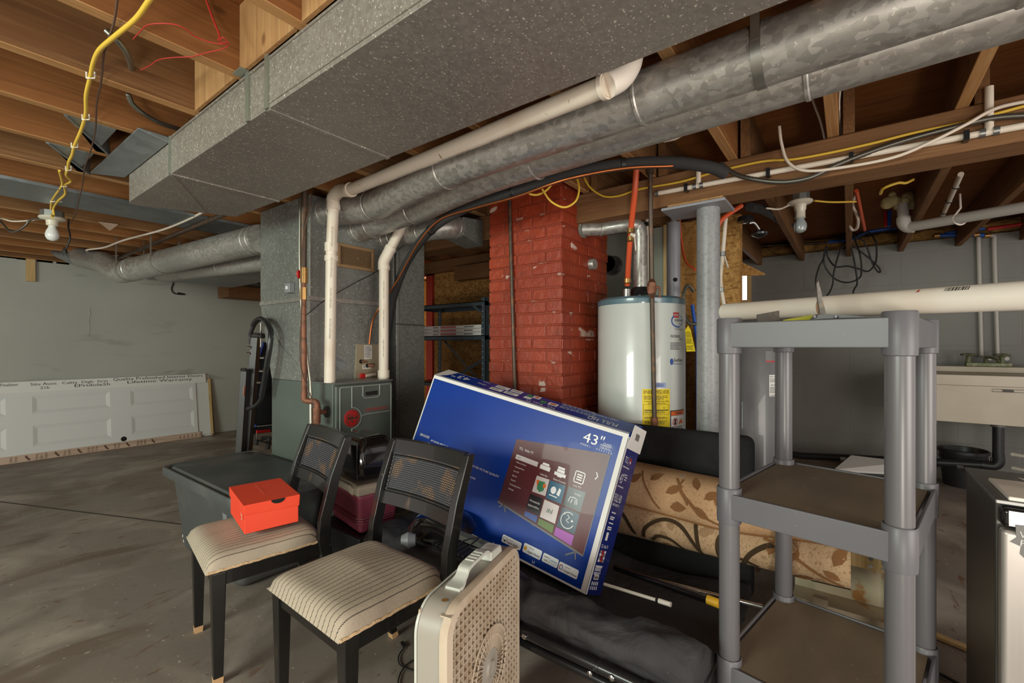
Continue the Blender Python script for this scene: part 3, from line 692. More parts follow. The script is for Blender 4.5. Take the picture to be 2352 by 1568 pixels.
# register grille on the plenum
g0 = at(774, 557, Y=pY0); g1 = at(858, 630, Y=pY0)
t = thing('register_grille', 'tan louvred air register set into the metal plenum', 'register', (g0.x, pY0, g1.z))
gx0, gx1, gz0, gz1 = g0.x, g1.x, at(774, 612, Y=pY0).z, at(774, 557, Y=pY0).z
m = MB(); fr = .02
m.box(gx0, pY0 - .012, gz0, gx1, pY0, gz0 + fr); m.box(gx0, pY0 - .012, gz1 - fr, gx1, pY0, gz1); m.box(gx0, pY0 - .012, gz0 + fr, gx0 + fr, pY0, gz1 - fr); m.box(gx1 - fr, pY0 - .012, gz0 + fr, gx1, pY0, gz1 - fr)
m.build('grille_frame', MT['register'], t, bevel=.003)
m = MB(); k = 13
for i in range(k): 
    z = gz0 + fr + (i + .5) * (gz1 - gz0 - 2 * fr) / k; m.box(gx0 + fr, pY0 - .006, z - .0012, gx1 - fr, pY0 - .002, z + .0012)
m.build('louvre', MT['register'], t)
m = MB()
for i in range(1, 24):
    x = gx0 + fr + i * (gx1 - gx0 - 2 * fr) / 24; m.box(x - .0007, pY0 - .008, gz0 + fr, x + .0007, pY0 - .004, gz1 - fr)
m.build('fin_lattice', MT['register'], t)
MB().box(gx0 + fr, pY0 - .0015, gz0 + fr, gx1 - fr, pY0 - .0005, gz1 - fr).build('opening', MT['dark'], t)
MB().bar(((gx0 + gx1) / 2, pY0 - .012, (gz0 + gz1) / 2), ((gx0 + gx1) / 2 + .012, pY0 - .014, (gz0 + gz1) / 2 - .01), .008, .004).build('lever', MT['register'], t)

# tan coil access panel with copper stubs
c0 = at(815, 790, Y=pY0 - .004); c1 = at(902, 868, Y=pY0 - .004)
t = thing('coil_panel', 'tan access panel with barcode stickers behind the second white pipe', 'panel', (c0.x, pY0, c1.z))
PP = plane((c0.x - .0, pY0, c1.z), (1, 0, 0), (0, 0, 1), (0, -1, 0)); pw = at(870, 800, Y=pY0).x - c0.x + .07; ph = c0.z - c1.z
MB().slab([PP(.0, 0), PP(pw, 0), PP(pw, ph), PP(.012, ph)], V(0, -.006, 0)).build('sheet', M('tan_panel', S(158, 146, 122), .5), t)
for r_4 in ((.07, ph - .1, .13, ph - .008), (.055, .075, .125, .1)):
    m = MB(); rect(m, PP, *r_4, .0065); m.build('sticker', MT['whitepaper'], t)
m = MB(); lines(m, PP, .074, .126, [ph - .018 - .009 * i for i in range(9)], .004, .007, 6)
for i in range(12): rect(m, PP, .062 + i * .0046, .082, .062 + i * .0046 + .0022, .096, .007)
m.build('lettering', MT['black'], t)
for x, z in ((.045, ph * .52), (.095, ph * .4)): MB().lathe(PP(x, z, .006), [(.014, -.004), (.014, .003)], 18, axis=(0, -1, 0)).build('port', MT['dark'], t)
m = MB(); m.tube([PP(.05, ph * .52, .006), PP(.05, ph * .52, .03), PP(.075, ph * .5, .034)], .007, 10); m.tube([PP(.1, ph * .4, .006), PP(.13, ph * .4, .03)], .012, 10); m.build('pipe_stub', MT['rust'], t)
m = MB(); m.tube([PP(.05, .03, .006), PP(.05, .03, .03)], .017, 14); m.build('drain_port', MT['valvered'], t)
m = MB(); m.tube([PP(.065, .03, .03), PP(.14, .035, .03)], .011, 12); m.build('drain_stub', MT['pvc'], t)
# ================================================================== TRUNK DUCT
dX0, dX1, dZ0, dZ1 = .675, 1.142, 1.95, 2.114
Y1, Y2 = 1.474, 2.37
t = thing('trunk_duct', 'big rectangular dust specked sheet metal duct running under the joists', 'duct', (.9, 1, dZ0))
MB().box(dX0, -2.6, dZ0, dX1, Y1 - .001, dZ1).build('duct_section', MT['duct'], t, bevel=.002, segs=1)
MB().box(dX0 + .001, Y1 + .001, dZ0 + .001, dX1 - .001, Y2, dZ1).build('duct_section', MT['duct'], t, bevel=.002, segs=1)
m = MB(); q = [(dX0 + .001, Y2 + .002), (dX1 - .001, Y2 + .002), (1.13, 2.86), (.72, 3.06), (.69, 3.05), (dX0 + .001, 3.0)]
m.slab([(x, y, dZ0 + .002) for x, y in q][::-1], (0, 0, dZ1 - dZ0 - .002)); m.build('end_section', MT['duct'], t, bevel=.004)
es = t.children[-1]
m = MB(); m.tube([(dX0 + .01, Y2 + .01, dZ0 + .002), (1.0, 3.0 - .08, dZ0 + .002)], .003, 6); m.build('cross_break', MT['duct'], es)
for y in (Y1, Y2): MB().box(dX0 + .002, y - .010, dZ0 - .004, dX1 - .002, y + .010, dZ0 + .001).build('seam_slip', MT['duct'], t)
for y, h, w in ((Y1, .02, .011), (1.61, 0, .011), (Y2, 0, .007)):
    MB().box(dX0 - .006, y - w, dZ0 - .0, dX0 + .001, y + w, dZ1 + h).build('drive_cleat', MT['drive'], t)
MB().box(dX0 - .004, -2.5, dZ0 + .012, dX0, Y1, dZ0 + .016).build('fold_seam', MT['duct'], t); MB().box(dX0 - .004, -2.5, dZ1 - .012, dX0, 3.0, dZ1 - .004).build('fold_seam', MT['duct'], t)
m = MB(); m.box(dX0 - .03, 1.60, dZ1 - .0, dX0 + .002, 1.66, dZ1 + .004); m.build('hanger_tab', MT['drive'], t)
# take-off boots
t = thing('takeoff_boot', 'folded sheet metal boots leading from the trunk duct up into the joist bays', 'duct boot', (.6, 2.8, 2.11))
m = MB(); m.hexa([(.565, 2.38, 2.108), (dX0 - .002, 2.38, 2.088), (dX0 - .002, 3.06, 2.088), (.56, 3.2, 2.108), (.565, 2.38, 2.116), (dX0 - .002, 2.38, 2.114), (dX0 - .002, 3.06, 2.114), (.56, 3.2, 2.116)])
m.build('flange_box', MT['sheet'], t, bevel=.003, segs=1)
for ya, yb in ((2.50, 2.85), (2.903, 3.255)):
    m = MB(); m.hexa([(.36, ya, 2.116), (.372, ya, 2.116), (.572, yb, 2.116), (.56, yb, 2.116), (.33, ya, 2.35), (.342, ya, 2.35), (.56, yb, 2.35), (.548, yb, 2.35)])
    m.build('side_sheet', MT['sheet'], t)
    m = MB(); m.hexa([(.37, ya, 2.12), (.52, ya, 2.12), (.52, yb, 2.12), (.56, yb, 2.12), (.36, ya, 2.345), (.52, ya, 2.13), (.52, yb, 2.13), (.55, yb, 2.345)])
    m.build('slope_sheet', MT['sheet'], t)
o = solo(MB().box(-2.8, 3.62, 2.100, 1.72, 4.06, 2.112).box(-2.8, 3.615, 2.094, 1.72, 3.63, 2.112), 'joist_pan', MT['sheet'], 'flat blue-grey sheet metal panel closing the joist bay near the bare bulb', 'sheet metal')

# ================================================================== ROUND DUCTS
def round_duct(pts, r, name, label, group=None, ribs=(), straps=(), mat='galv', sm=0):
    t = thing(name, label, 'round duct', pts[0], group)
    P = spline(pts, sm) if sm else [V(p) for p in pts]
    MB().tube(P, r, 40).build('pipe', MT[mat], t, angle=60)
    for p, d in ribs: MB().lathe(p, [(r, -.008), (r + .004, -.004), (r + .004, .004), (r, .008)], 40, axis=d, caps=False).build('crimp_seam', MT[mat], t)
    for p, d in straps:
        m = MB(); d = V(d).normalized(); up = V(0, 0, 1); sd = d.cross(up).normalized()
        m.lathe(p, [(r + .001, -.013), (r + .004, -.013), (r + .004, .013), (r + .001, .013)], 40, axis=d, caps=False)
        for sg in (1, -1):
            a = V(p) + sd * (r + .003) * sg; m.bar(a, V(a.x, a.y, JZ + .06), .003, .022, up=d)
        m.build('strap_hanger', MT['strap'], t)
    return t
r1 = .083
c1 = at(747, 490, Y=pY0)
A1 = V(1.595, 2.2, 2.01); B1 = V(1.40, -1.6, 2.025); M1 = V(1.485, 1.5, 2.015)
def lerp(a, b, k): return a + (b - a) * k
d1 = (B1 - M1).normalized()
ya = lambda A, B, y: lerp(A, B, (y - A.y) / (B.y - A.y))
round_duct([c1, c1 + V(.0, -.05, -.0)] + spline([c1 + V(0, -.07, 0), c1 + V(.052, -.18, -.0), A1 + V(.002, .08, 0), A1 + d1 * .05, M1, V(1.45, .6, 2.02)], 6) + [B1], r1, 'round_duct',
           'long round galvanized duct running directly alongside the trunk duct', 'pair of round ducts under the joists',
           ribs=[(c1 + V(0, -.03, 0), (0, -1, 0)), (c1 + V(.012, -.1, 0), (.2, -1, 0)), (A1, d1), (M1, d1), (ya(V(1.45, .6, 2.02), B1, .55), d1), (ya(V(1.45, .6, 2.02), B1, -.3), d1)],
           straps=[(ya(V(1.45, .6, 2.02), B1, .20), d1)])
c2 = at(822, 528, Y=pY0)
A2 = V(1.768, 2.05, 2.0); B2 = V(1.57, -1.6, 2.03); M2 = V(1.662, 1.4, 2.015); d2 = (B2 - M2).normalized()
round_duct([c2, c2 + V(0, -.05, 0)] + spline([c2 + V(0, -.08, 0), c2 + V(0, -.22, .012), A2 + V(0, .06, 0), A2 + d2 * .06, M2, V(1.62, .6, 2.02)], 6) + [B2], .08, 'round_duct',
           'long round galvanized duct just above the thin white pipe, beyond its twin', 'pair of round ducts under the joists',
           ribs=[(c2 + V(0, -.03, 0), (0, -1, 0)), (c2 + V(0, -.16, .008), (0, -1, .05)), (A2, d2), (ya(M2, V(1.62, .6, 2.02), 1.1), d2), (ya(V(1.62, .6, 2.02), B2, .1), d2), (ya(V(1.62, .6, 2.02), B2, -.4), d2)],
           straps=[(ya(V(1.62, .6, 2.02), B2, -.42), d2)])
c3 = at(885, 548, Y=pY0); e3 = V(c3.x + .02, 2.12, c3.z + .005)
t = round_duct([c3, c3 + V(0, -.05, 0), e3 + V(0, .14, 0)] + spline([e3 + V(0, .13, 0), e3 + V(.015, .03, .0), e3 + V(.08, -.03, .012), e3 + V(.17, -.035, .03)], 5), .072, 'round_duct',
           'short round duct elbow from the plenum into a box beside the chimney', None,
           ribs=[(c3 + V(0, -.03, 0), (0, -1, 0)), (c3 + V(0, -.1, 0), (0, -1, 0)), (e3 + V(0, .12, 0), (0, 1, 0)), (e3 + V(.14, -.035, .025), (1, 0, 0))])
b0 = e3 + V(.16, -.02, 0)
MB().hexa([(b0.x, b0.y - .08, b0.z - .03), (b0.x + .22, b0.y - .06, b0.z - .06), (b0.x + .22, b0.y + .1, b0.z - .06), (b0.x, b0.y + .1, b0.z - .03),
           (b0.x, b0.y - .08, b0.z + .09), (b0.x + .22, b0.y - .06, b0.z + .12), (b0.x + .22, b0.y + .1, b0.z + .12), (b0.x, b0.y + .1, b0.z + .09)]).build('end_box', MT['plenum'], t, bevel=.004)
# pair of ducts running to the far wall
s4 = at(596, 546, D=3.1); s4 = V(fX0 + .01, 3.232, s4.z - .01)
f4 = at(292, 622, D=4.05)
d4 = (f4 - s4).normalized()
w4 = at(238, 603, D=4.25); g4 = at(190, 592, D=4.45)
P4 = [s4 + d4 * .0, f4] + spline([f4 + d4 * .02, f4 + d4 * .11 + V(-.01, 0, .0), lerp(f4, w4, .55) + d4 * .06, w4 + V(0, 0, 0)], 5) + [g4]
t = round_duct(P4, .098, 'round_duct', 'thick round duct sloping from the plenum to the far grey wall', None,
           ribs=[(s4 + d4 * .04, d4), (s4 + d4 * .1, d4), (lerp(s4, f4, .93), d4)], straps=[(lerp(s4, f4, .66), d4), (lerp(s4, f4, .97), d4)])
h4 = at(148, 583, D=4.75); dd = (h4 - g4).normalized()
m = MB(); u = dd.cross(V(0, 0, 1)).normalized()
n = 24
vs = []
for p, ra, rb in ((g4, .099, .099), (lerp(g4, h4, .45), .105, .085), (h4, .16, .03)):
    w_ = u.cross(dd)
    for j in range(n):
        a = 2 * math.pi * j / n; vs.append(p + u * math.cos(a) * ra + w_ * math.sin(a) * rb)
m.add(vs, [(i * n + j, i * n + (j + 1) % n, (i + 1) * n + (j + 1) % n, (i + 1) * n + j) for i in range(2) for j in range(n)] + [tuple(reversed(range(n))), tuple(2 * n + j for j in range(n))])
m.build('stack_boot', MT['sheet'], t)
s5 = V(fX0 + .2, 3.24, 1.83); f5 = at(372, 630, D=4.3)
d5 = (f5 - s5).normalized()
round_duct([s5, f5], .07, 'round_duct', 'thinner round duct tucked below the thick sloping duct', None, ribs=[(lerp(s5, f5, .45), d5), (lerp(s5, f5, .8), d5)])
m = MB().box(1.55, 4.0, 1.93, 2.4, 6.2, 2.09)
solo(m, 'branch_duct', MT['sheet'], 'flat rectangular branch duct seen beyond the thinner round duct', 'duct')

# ================================================================== WHITE VENT PIPES
def coupling(_, p, d, r, l): MB().lathe(p, [(r, -l / 2), (r + .006, -l / 2), (r + .006, l / 2), (r, l / 2)], 26, axis=d).build('coupling', MT['pvc'], t)
pr = .031
b = at(757, 877, Y=2.41); b.z = fH + .004
top = at(766, 460, D=2.60)
t = thing('vent_pipe', 'white plastic pipe rising from the furnace top and bending along the trunk duct', 'pipe', b)
st = lerp(b, top, .0); k1 = at(761, 580, D=2.615)
hor0 = at(803, 437, D=2.42); hor1 = at(1395, 196, D=1.33)
hd = (hor1 - hor0).normalized()
el = spline([top + V(0, 0, -.03), top + V(0, 0, .015), lerp(top, hor0, .42) + V(0, 0, .03), hor0], 6)
endb = spline([hor1, at(1425, 178, D=1.34), at(1444, 150, D=1.35), at(1450, 122, D=1.37)], 5)
MB().tube([b, k1, top + V(0, 0, -.031)], pr, 26).build('riser', MT['pvc'], t, angle=60)
MB().tube(el, pr + .005, 26).build('elbow', MT['pvc'], t, angle=60)
MB().tube([hor0, hor1], pr, 26).build('run', MT['pvc'], t, angle=60)
rn = t.children[-1]
MB().tube(endb, [pr + .006] * len(endb), 26).build('end_elbow', MT['pvc_white'], t, angle=60)
coupling(0, k1 + V(0, 0, .03), (0, 0, 1), pr, .05); coupling(0, k1 + V(0, 0, -.035), (0, 0, 1), pr + .001, .03); coupling(0, top + V(0, 0, -.04), (0, 0, 1), pr + .001, .03); coupling(0, hor0 + hd * .01, hd, pr + .001, .02)
coupling(0, hor1 - hd * .01, hd, pr + .001, .015)
def pipe_print(parent, p0, p1, r, txt, h, start, side, rep=1, gap=.05):
    ax = (p1 - p0).normalized(); sd = V(side); sd = (sd - ax * sd.dot(ax)).normalized(); up = ax.cross(sd) * -1
    m = MB()
    def fn(x, y, d=0):
        a = y / r; return p0 + ax * x + (sd * math.cos(a) + up * math.sin(a)) * (r + .0008)
    x = start
    for i in range(rep):
        text(m, txt, fn, x, 0, h); x += len(txt) * h * .8 + gap
    m.build('printing', MT['print'], parent)
pipe_print(rn, hor0, hor1, pr, 'FOAM CORE  ASTM F891  DRAIN WASTE VENT', .007, .15, (.1, -.5, -1), 4, .1)
rs = t.children[0]
pipe_print(rs, top + V(0, 0, -.1), b, pr, 'PVC DWV ASTM D2665', .008, .06, (-.8, -.75, 0), 4, .06)
b2 = at(881, 872, Y=2.42); b2.z = fH + .004
k2 = at(882, 604, D=2.93)
q1 = at(892, 580, D=2.93); q2 = at(937, 494, D=2.95)
e0 = at(958, 482, D=2.92); e1 = V(1.83, .58, 2.065)
t = thing('vent_pipe', 'white plastic pipe with an offset elbow rising from the far side of the furnace', 'pipe', b2)
MB().tube([b2, k2 - V(0, 0, .02)], pr, 26).build('riser', MT['pvc'], t, angle=60); rs = t.children[-1]
el = spline([k2 - V(0, 0, .03), k2 + V(0, 0, .01), q1, lerp(q1, q2, .15)], 5)
MB().tube(el, pr + .005, 26).build('elbow', MT['pvc'], t, angle=60)
MB().tube([q1, q2], pr, 26).build('offset', MT['pvc'], t, angle=60)
el = spline([lerp(q1, q2, .85), q2, e0, lerp(e0, e1, .02)], 5)
MB().tube(el, pr + .005, 26).build('elbow', MT['pvc'], t, angle=60)
MB().tube([e0, e1], pr, 26).build('run', MT['pvc'], t, angle=60)
ed = (e1 - e0).normalized()
MB().tube(spline([e1 - ed * .02, e1 + ed * .03, e1 + ed * .06 + V(0, 0, .04), e1 + ed * .07 + V(0, 0, .1)], 4), pr + .006, 26).build('end_elbow', MT['pvc_white'], t, angle=60)
coupling(0, b2 + V(0, 0, .03), (0, 0, 1), pr, .05); coupling(0, k2 - V(0, 0, .03), (0, 0, 1), pr + .001, .03); coupling(0, q1 + (q2 - q1) * .1, q2 - q1, pr + .001, .02)
pipe_print(rs, k2 - V(0, 0, .08), b2, pr, 'FOAM CORE PVC DWV', .008, .04, (-.8, -.75, 0), 3, .08)

# ================================================================== GAS AND SMALL PIPES
def pipe(name, label, cat, pts, r, mat, sm=0, n=12, group=None, fit=(), fmat=None, frad=None):
    P = spline(pts, sm) if sm else [V(p) for p in pts]
    if not fit:
        return solo(MB().tube(P, r, n), name, MT[mat], label, cat, group, angle=60)
    t = thing(name, label, cat, P[0], group)
    MB().tube(P, r, n).build('pipe', MT[mat], t, angle=60)
    for p, d, l in fit:
        m = MB(); rr = frad or r * 1.5
        m.lathe(p, [(r, -l / 2), (rr, -l / 2 + .003), (rr, l / 2 - .003), (r, l / 2)], 16, axis=d); m.build('fitting', MT[fmat or mat], t)
    return t
GD = 2.50
gp = lambda x, y, D=GD: at(x, y, D=D)
t = thing('gas_pipe', 'old rusty gas pipe with red valve in front of the plenum corner', 'gas pipe', gp(700, 900))
MB().tube([gp(699, 440), gp(697, 640)], .017, 14).build('pipe', MT['iron'], t, angle=60)
MB().tube([gp(697, 640), gp(699, 905)], .0145, 14).build('pipe', MT['rust'], t, angle=60)
MB().tube(spline([gp(699, 900), gp(699, 915), gp(706, 920), gp(722, 922), gp(728, 928), gp(728, 945)], 5), .017, 14).build('elbow', MT['rust'], t, angle=60)
MB().tube([gp(728, 935), gp(727, 972)], .021, 14).build('drip_leg', MT['rust'], t, angle=60)
w = V(fX0 - .002, at(752, 945, X=fX0).y, at(752, 945, X=fX0).z)
MB().tube([gp(728, 946), w], .014, 12).build('branch', MT['rust'], t, angle=60)
MB().lathe(w, [(.03, .002), (.034, -.006), (.02, -.012)], 20, axis=(1, 0, 0)).build('grommet', MT['rubber'], t)
m = MB(); m.tube([gp(698, 615), gp(698, 650)], .021, 12); m.tube([gp(697, 660), gp(697, 688)], .018, 6); m.build('valve_body', MT['brass'], t)
m = MB(); m.tube([gp(697, 630), gp(689, 630)], .008, 8); m.lathe(gp(687, 630), [(.022, -.004), (.025, 0), (.022, .004)], 14, axis=gp(697, 630) - gp(687, 630)); m.build('valve_handle', MT['valvered'], t)
pipe('armoured_cable', 'ribbed metal conduit running down beside the rusty gas pipe', 'conduit', [gp(690, 455, 2.54), gp(689, 600, 2.54), gp(694, 720, 2.54), gp(706, 830, 2.52), gp(713, 890, 2.52), gp(714, 972, 2.5)], .009, 'armour', 6, 10)
pipe('thermostat_wire', 'thin brown wires hanging down along the rusty gas pipe', 'wire', [gp(716, 445, 2.52), gp(712, 475, 2.49), gp(695, 560, 2.46), gp(693, 700, 2.45), gp(690, 830, 2.45), gp(712, 905, 2.45), gp(720, 930, 2.46)], .003, 'browncable', 6, 6)
t = thing('switch_box', 'small grey switch box on the side of the plenum', 'switch', at(672, 662, X=fX0))
s = at(672, 662, X=fX0); MB().box(s.x - .035, s.y - .03, s.z - .03, s.x - .001, s.y + .035, s.z + .03).build('housing', MT['greyplastic'], t, bevel=.004)
MB().box(s.x - .042, s.y - .01, s.z - .01, s.x - .035, s.y + .005, s.z + .01).build('toggle', MT['white'], t)
pipe('sagging_wire', 'thin black wire drooping across the front of the plenum', 'wire', [at(703, 724, D=2.58), at(745, 690, D=2.70), at(815, 650, Y=pY0 - .03), at(870, 620, Y=pY0 - .03), at(905, 580, D=3.06), at(960, 545, D=3.05)], .0025, 'blackcable', 6, 6)

# black foam covered refrigerant line with its bare copper line
L_ = [at(884, 842, D=3.1), at(892, 740, D=3.1), at(906, 675, D=3.08), at(936, 600, D=2.95), at(990, 528, D=2.66), at(1070, 478, D=2.43), at(1180, 440, D=2.18), at(1300, 402, D=2.02), at(1430, 378, D=2.0), at(1545, 373, D=2.0), at(1630, 384, D=2.0), at(1665, 398, D=2.02)]
t = thing('refrigerant_line', 'thick black foam insulated line curving from the furnace across to the beam', 'pipe', L_[0])
LP = spline(L_, 8); rad = [.012 if p.z < 1.22 and i < 6 else .026 for i, p in enumerate(LP)]
MB().tube(LP, rad, 18).build('foam_sleeve', MT['rubber'], t, angle=60)
m = MB()
for k in (32, 48, 64): 
    d = LP[k + 1] - LP[k]; m.lathe(LP[k], [(.027, -.012), (.0295, -.01), (.0295, .01), (.027, .012)], 18, axis=d)
m.build('tape_wrap', MT['blackcable'], t)
cp_ = [at(848, 790, D=2.97), at(855, 740, D=2.98), at(872, 705, D=3.0), at(915, 640, D=2.93), at(960, 560, D=2.68), at(1010, 505, D=2.54), at(1090, 478, D=2.34), at(1185, 452, D=2.13), at(1300, 412, D=1.97), at(1430, 387, D=1.95), at(1545, 381, D=1.95)]
pipe('copper_line', 'thin bare copper tube following the black insulated line', 'copper tube', cp_, .0058, 'copper', 7, 8)

# things around the heater
hg = [at(1462, 384, D=2.30), at(1458, 440, D=2.34), at(1450, 520, D=2.45), at(1444, 600, D=2.55), at(1441, 655, D=2.62)]
t = pipe('hot_water_line', 'orange-red plastic water line dropping onto the white heater', 'water pipe', hg, .0155, 'redpipe', 6, 14, None, [(at(1449, 530, D=2.46), (0, .1, 1), .03), (at(1449, 548, D=2.47), (0, .1, 1), .03), (at(1441, 645, D=2.6), (0, 0, 1), .03)], 'brass', .021)
m = MB(); m.tube([at(1450, 538, D=2.42), at(1457, 541, D=2.40)], .009, 8); m.bar(at(1457, 541, D=2.40), at(1460, 575, D=2.40), .012, .003); m.build('lever_handle', MT['pvc_white'], t)
t = thing('gas_pipe', 'dark vertical gas pipe with bronze valve in front of the white heater', 'gas pipe', at(1502, 985, D=2.42))
MB().tube([at(1493, 384, D=2.34), at(1497, 650, D=2.42)], .0125, 14).build('pipe', MT['iron'], t, angle=60)
MB().tube([at(1497, 650, D=2.42), at(1503, 960, D=2.42)], .0125, 14).build('pipe', MT['iron'], t, angle=60)
MB().tube([at(1503, 958, D=2.42), at(1503, 978, D=2.42)], .019, 14).build('coupling', MT['rust'], t, angle=60)
MB().tube([at(1503, 975, D=2.42), at(1504, 1010, D=2.42), V(at(1504, 1010, D=2.42).x, at(1504, 1010, D=2.42).y, 0)], .0125, 14).build('pipe', MT['iron'], t, angle=60)
MB().tube([at(1493, 384, D=2.34), at(1492, 400, D=2.34)], .02, 14).build('coupling', MT['iron'], t, angle=60)
m = MB(); m.tube([at(1497, 645, D=2.42), at(1497, 655, D=2.375), at(1497, 668, D=2.375), at(1498, 680, D=2.42)], [.016, .024, .024, .016], 12); m.tube([at(1487, 661, D=2.375), at(1507, 661, D=2.375)], .012, 10); m.build('valve_body', MT['rust'], t)
m = MB(); m.tube([at(1507, 660, D=2.365), at(1515, 660, D=2.355)], .007, 8); m.tube([at(1515, 657, D=2.355), at(1515, 684, D=2.355)], .005, 8); m.build('valve_key', MT['rust'], t)
pipe('conduit_rod', 'dark notched steel rod leaning upright against the red chimney', 'rod', [at(1170, 450, X=2.232), at(1183, 905, X=2.228), V(2.228, at(1183, 905, X=2.228).y, 0)], .0115, 'iron', 0, 10)
pipe('cold_water_line', 'thin cream water pipe dropping behind the dark gas pipe', 'water pipe', [at(1487, 452, D=2.95), at(1485, 650, D=2.95), at(1485, 690, D=2.95)], .012, 'pvc', 0, 12, None, [(at(1486, 515, D=2.95), (0, 0, 1), .03)], 'blackmetal')
t = thing('old_vent', 'grey metal vent pipe standing behind the white heater next to the chipboard', 'vent pipe', at(1547, 690, D=3.05))
a = at(1547, 512, D=3.05); MB().lathe((a.x, a.y, .4), [(.045, 0), (.045, a.z - .4)], 26).build('pipe', MT['plate'], t)
MB().tube([a + V(0, 0, -.01), a + V(0, 0, .09)], .02, 12).build('neck', MT['plate'], t)
MB().lathe(at(1551, 642, D=3.005), [(.014, .0), (.014, .005)], 14, axis=at(1551, 642, D=1) * -1 + V(0, 0, 1.2)).build('port', MT['dark'], t)
q = at(1408, 610, X=PX - .06)
t = thing('blank_flue', 'dark round stove pipe stub in the grey board behind the chimney', 'pipe stub', q)
MB().lathe(q, [(.065, .0), (.065, -.1), (.06, -.1), (.058, 0)], 26, axis=(1, 0, 0)).build('pipe', MT['blackmetal'], t)
MB().lathe(q, [(.08, .012), (.08, .004)], 26, axis=(1, 0, 0)).build('collar', MT['steel'], t)

# flexible conduit, tags and odds next to the post
pipe('armoured_cable', 'ribbed metal conduit loop hanging between white heater and grey post', 'conduit', [at(1592, 668, D=2.9), at(1580, 655, D=2.85), at(1570, 675, D=2.8), at(1571, 715, D=2.78), at(1582, 740, D=2.75), at(1600, 744, D=2.72)], .011, 'armour', 7, 12)
tg = plane(at(1583, 807, D=2.5), (.6, -.8, .02), (-.02, 0, 1), (-.8, -.6, 0))
t = thing('hang_tag', 'yellow paper tag hanging next to the white heater', 'tag', at(1583, 807, D=2.5))
m = MB(); m.slab([tg(-.015, 0), tg(.035, .0), tg(.01, .12), tg(-.005, .145), tg(-.022, .12)], V(.0008, .0006, 0)); m.build('paper', MT['ylabel'], t)
m = MB(); 
for y in (.012, .02, .028, .045, .052, .06, .068, .08, .088, .096, .105): lines(m, tg, -.012 - y * .08, .025 - y * .1, [y], .003, .0008, int(y * 1000))
m.build('lettering', MT['black'], t)
pipe('blue_rod', 'blue plastic tube standing between the yellow tag and the post', 'tube', [at(1590, 700, D=2.75), at(1602, 785, D=2.73), V(at(1604, 800, D=2.73).x, at(1604, 800, D=2.73).y, 0)], .011, 'bluepex', 0, 10)
pipe('red_tube', 'orange-red plastic tube curving down the chipboard beside the grey post', 'water pipe', [at(1560, 495, D=3.15), at(1566, 560, D=3.15), at(1575, 600, D=3.1), at(1597, 620, D=3.0)], .008, 'redpipe', 6, 8)
pipe('water_pipe', 'white plastic water pipe with lever valve dropping beside the grey post', 'water pipe', [at(1667, 500, D=2.75), at(1660, 585, D=2.75), at(1655, 640, D=2.75), at(1662, 695, D=2.75), at(1668, 715, D=2.75)], .0115, 'pvc', 5, 12, None, [(at(1660, 583, D=2.75), (0, 0, 1), .03), (at(1656, 665, D=2.75), (0, 0, 1), .03)], 'steel', .018)
o = [x for x in bpy.data.objects if x.name.startswith('water_pipe')][0]
MB().bar(at(1664, 588, D=2.7), at(1672, 615, D=2.7), .012, .004).build('lever_handle', MT['pvc_white'], o)
pipe('red_tube', 'orange-red plastic tube rising from behind the post to the beam', 'water pipe', [at(1648, 520, D=2.62), at(1662, 500, D=2.62), at(1703, 472, D=2.65)], .014, 'redpipe', 4, 10)
# chipboard shelf with a bracket
t = thing('wall_shelf', 'chipboard corner shelf on a grey bracket beyond the post', 'shelf', at(1700, 622, X=3.4))
m = MB(); m.slab([at(1690, 628, X=3.41), at(1690, 606, X=3.41) + V(0, -.0, 0), at(1672, 590, D=3.1) * 1.0, at(1700, 600, D=3.2), at(1757, 628, D=3.35), at(1700, 630, D=3.3)][2:], V(0, 0, -.012)); m.build('shelf_board', MT['osb'], t)
m = MB(); m.bar(at(1677, 627, D=3.2), at(1700, 630, D=3.3), .016, .003); m.bar(at(1676, 628, D=3.2), at(1674, 660, D=3.2), .016, .003); m.build('bracket', MT['plate'], t)
# narrow window high in the block wall
wq = at(1704, 656, X=WX - .01)
m = MB(); y0 = wq.y - .06; y1 = wq.y + .5; zl = at(1704, 690, X=WX).z; zh = at(1704, 628, X=WX).z
m.box(WX - .06, y0 - .04, zl - .05, WX - .005, y0, zh + .05); m.box(WX - .06, y0, zh, WX - .005, y1, zh + .05); m.box(WX - .06, y0, zl - .05, WX - .005, y1, zl); m.box(WX - .06, y1, zl - .05, WX - .005, y1 + .04, zh + .05)
o = struct(m, 'window_1', MT['pine'])
MB().box(WX - .012, y0, zl, WX - .008, y1, zh).build('window_pane', MT['daylight'], o)

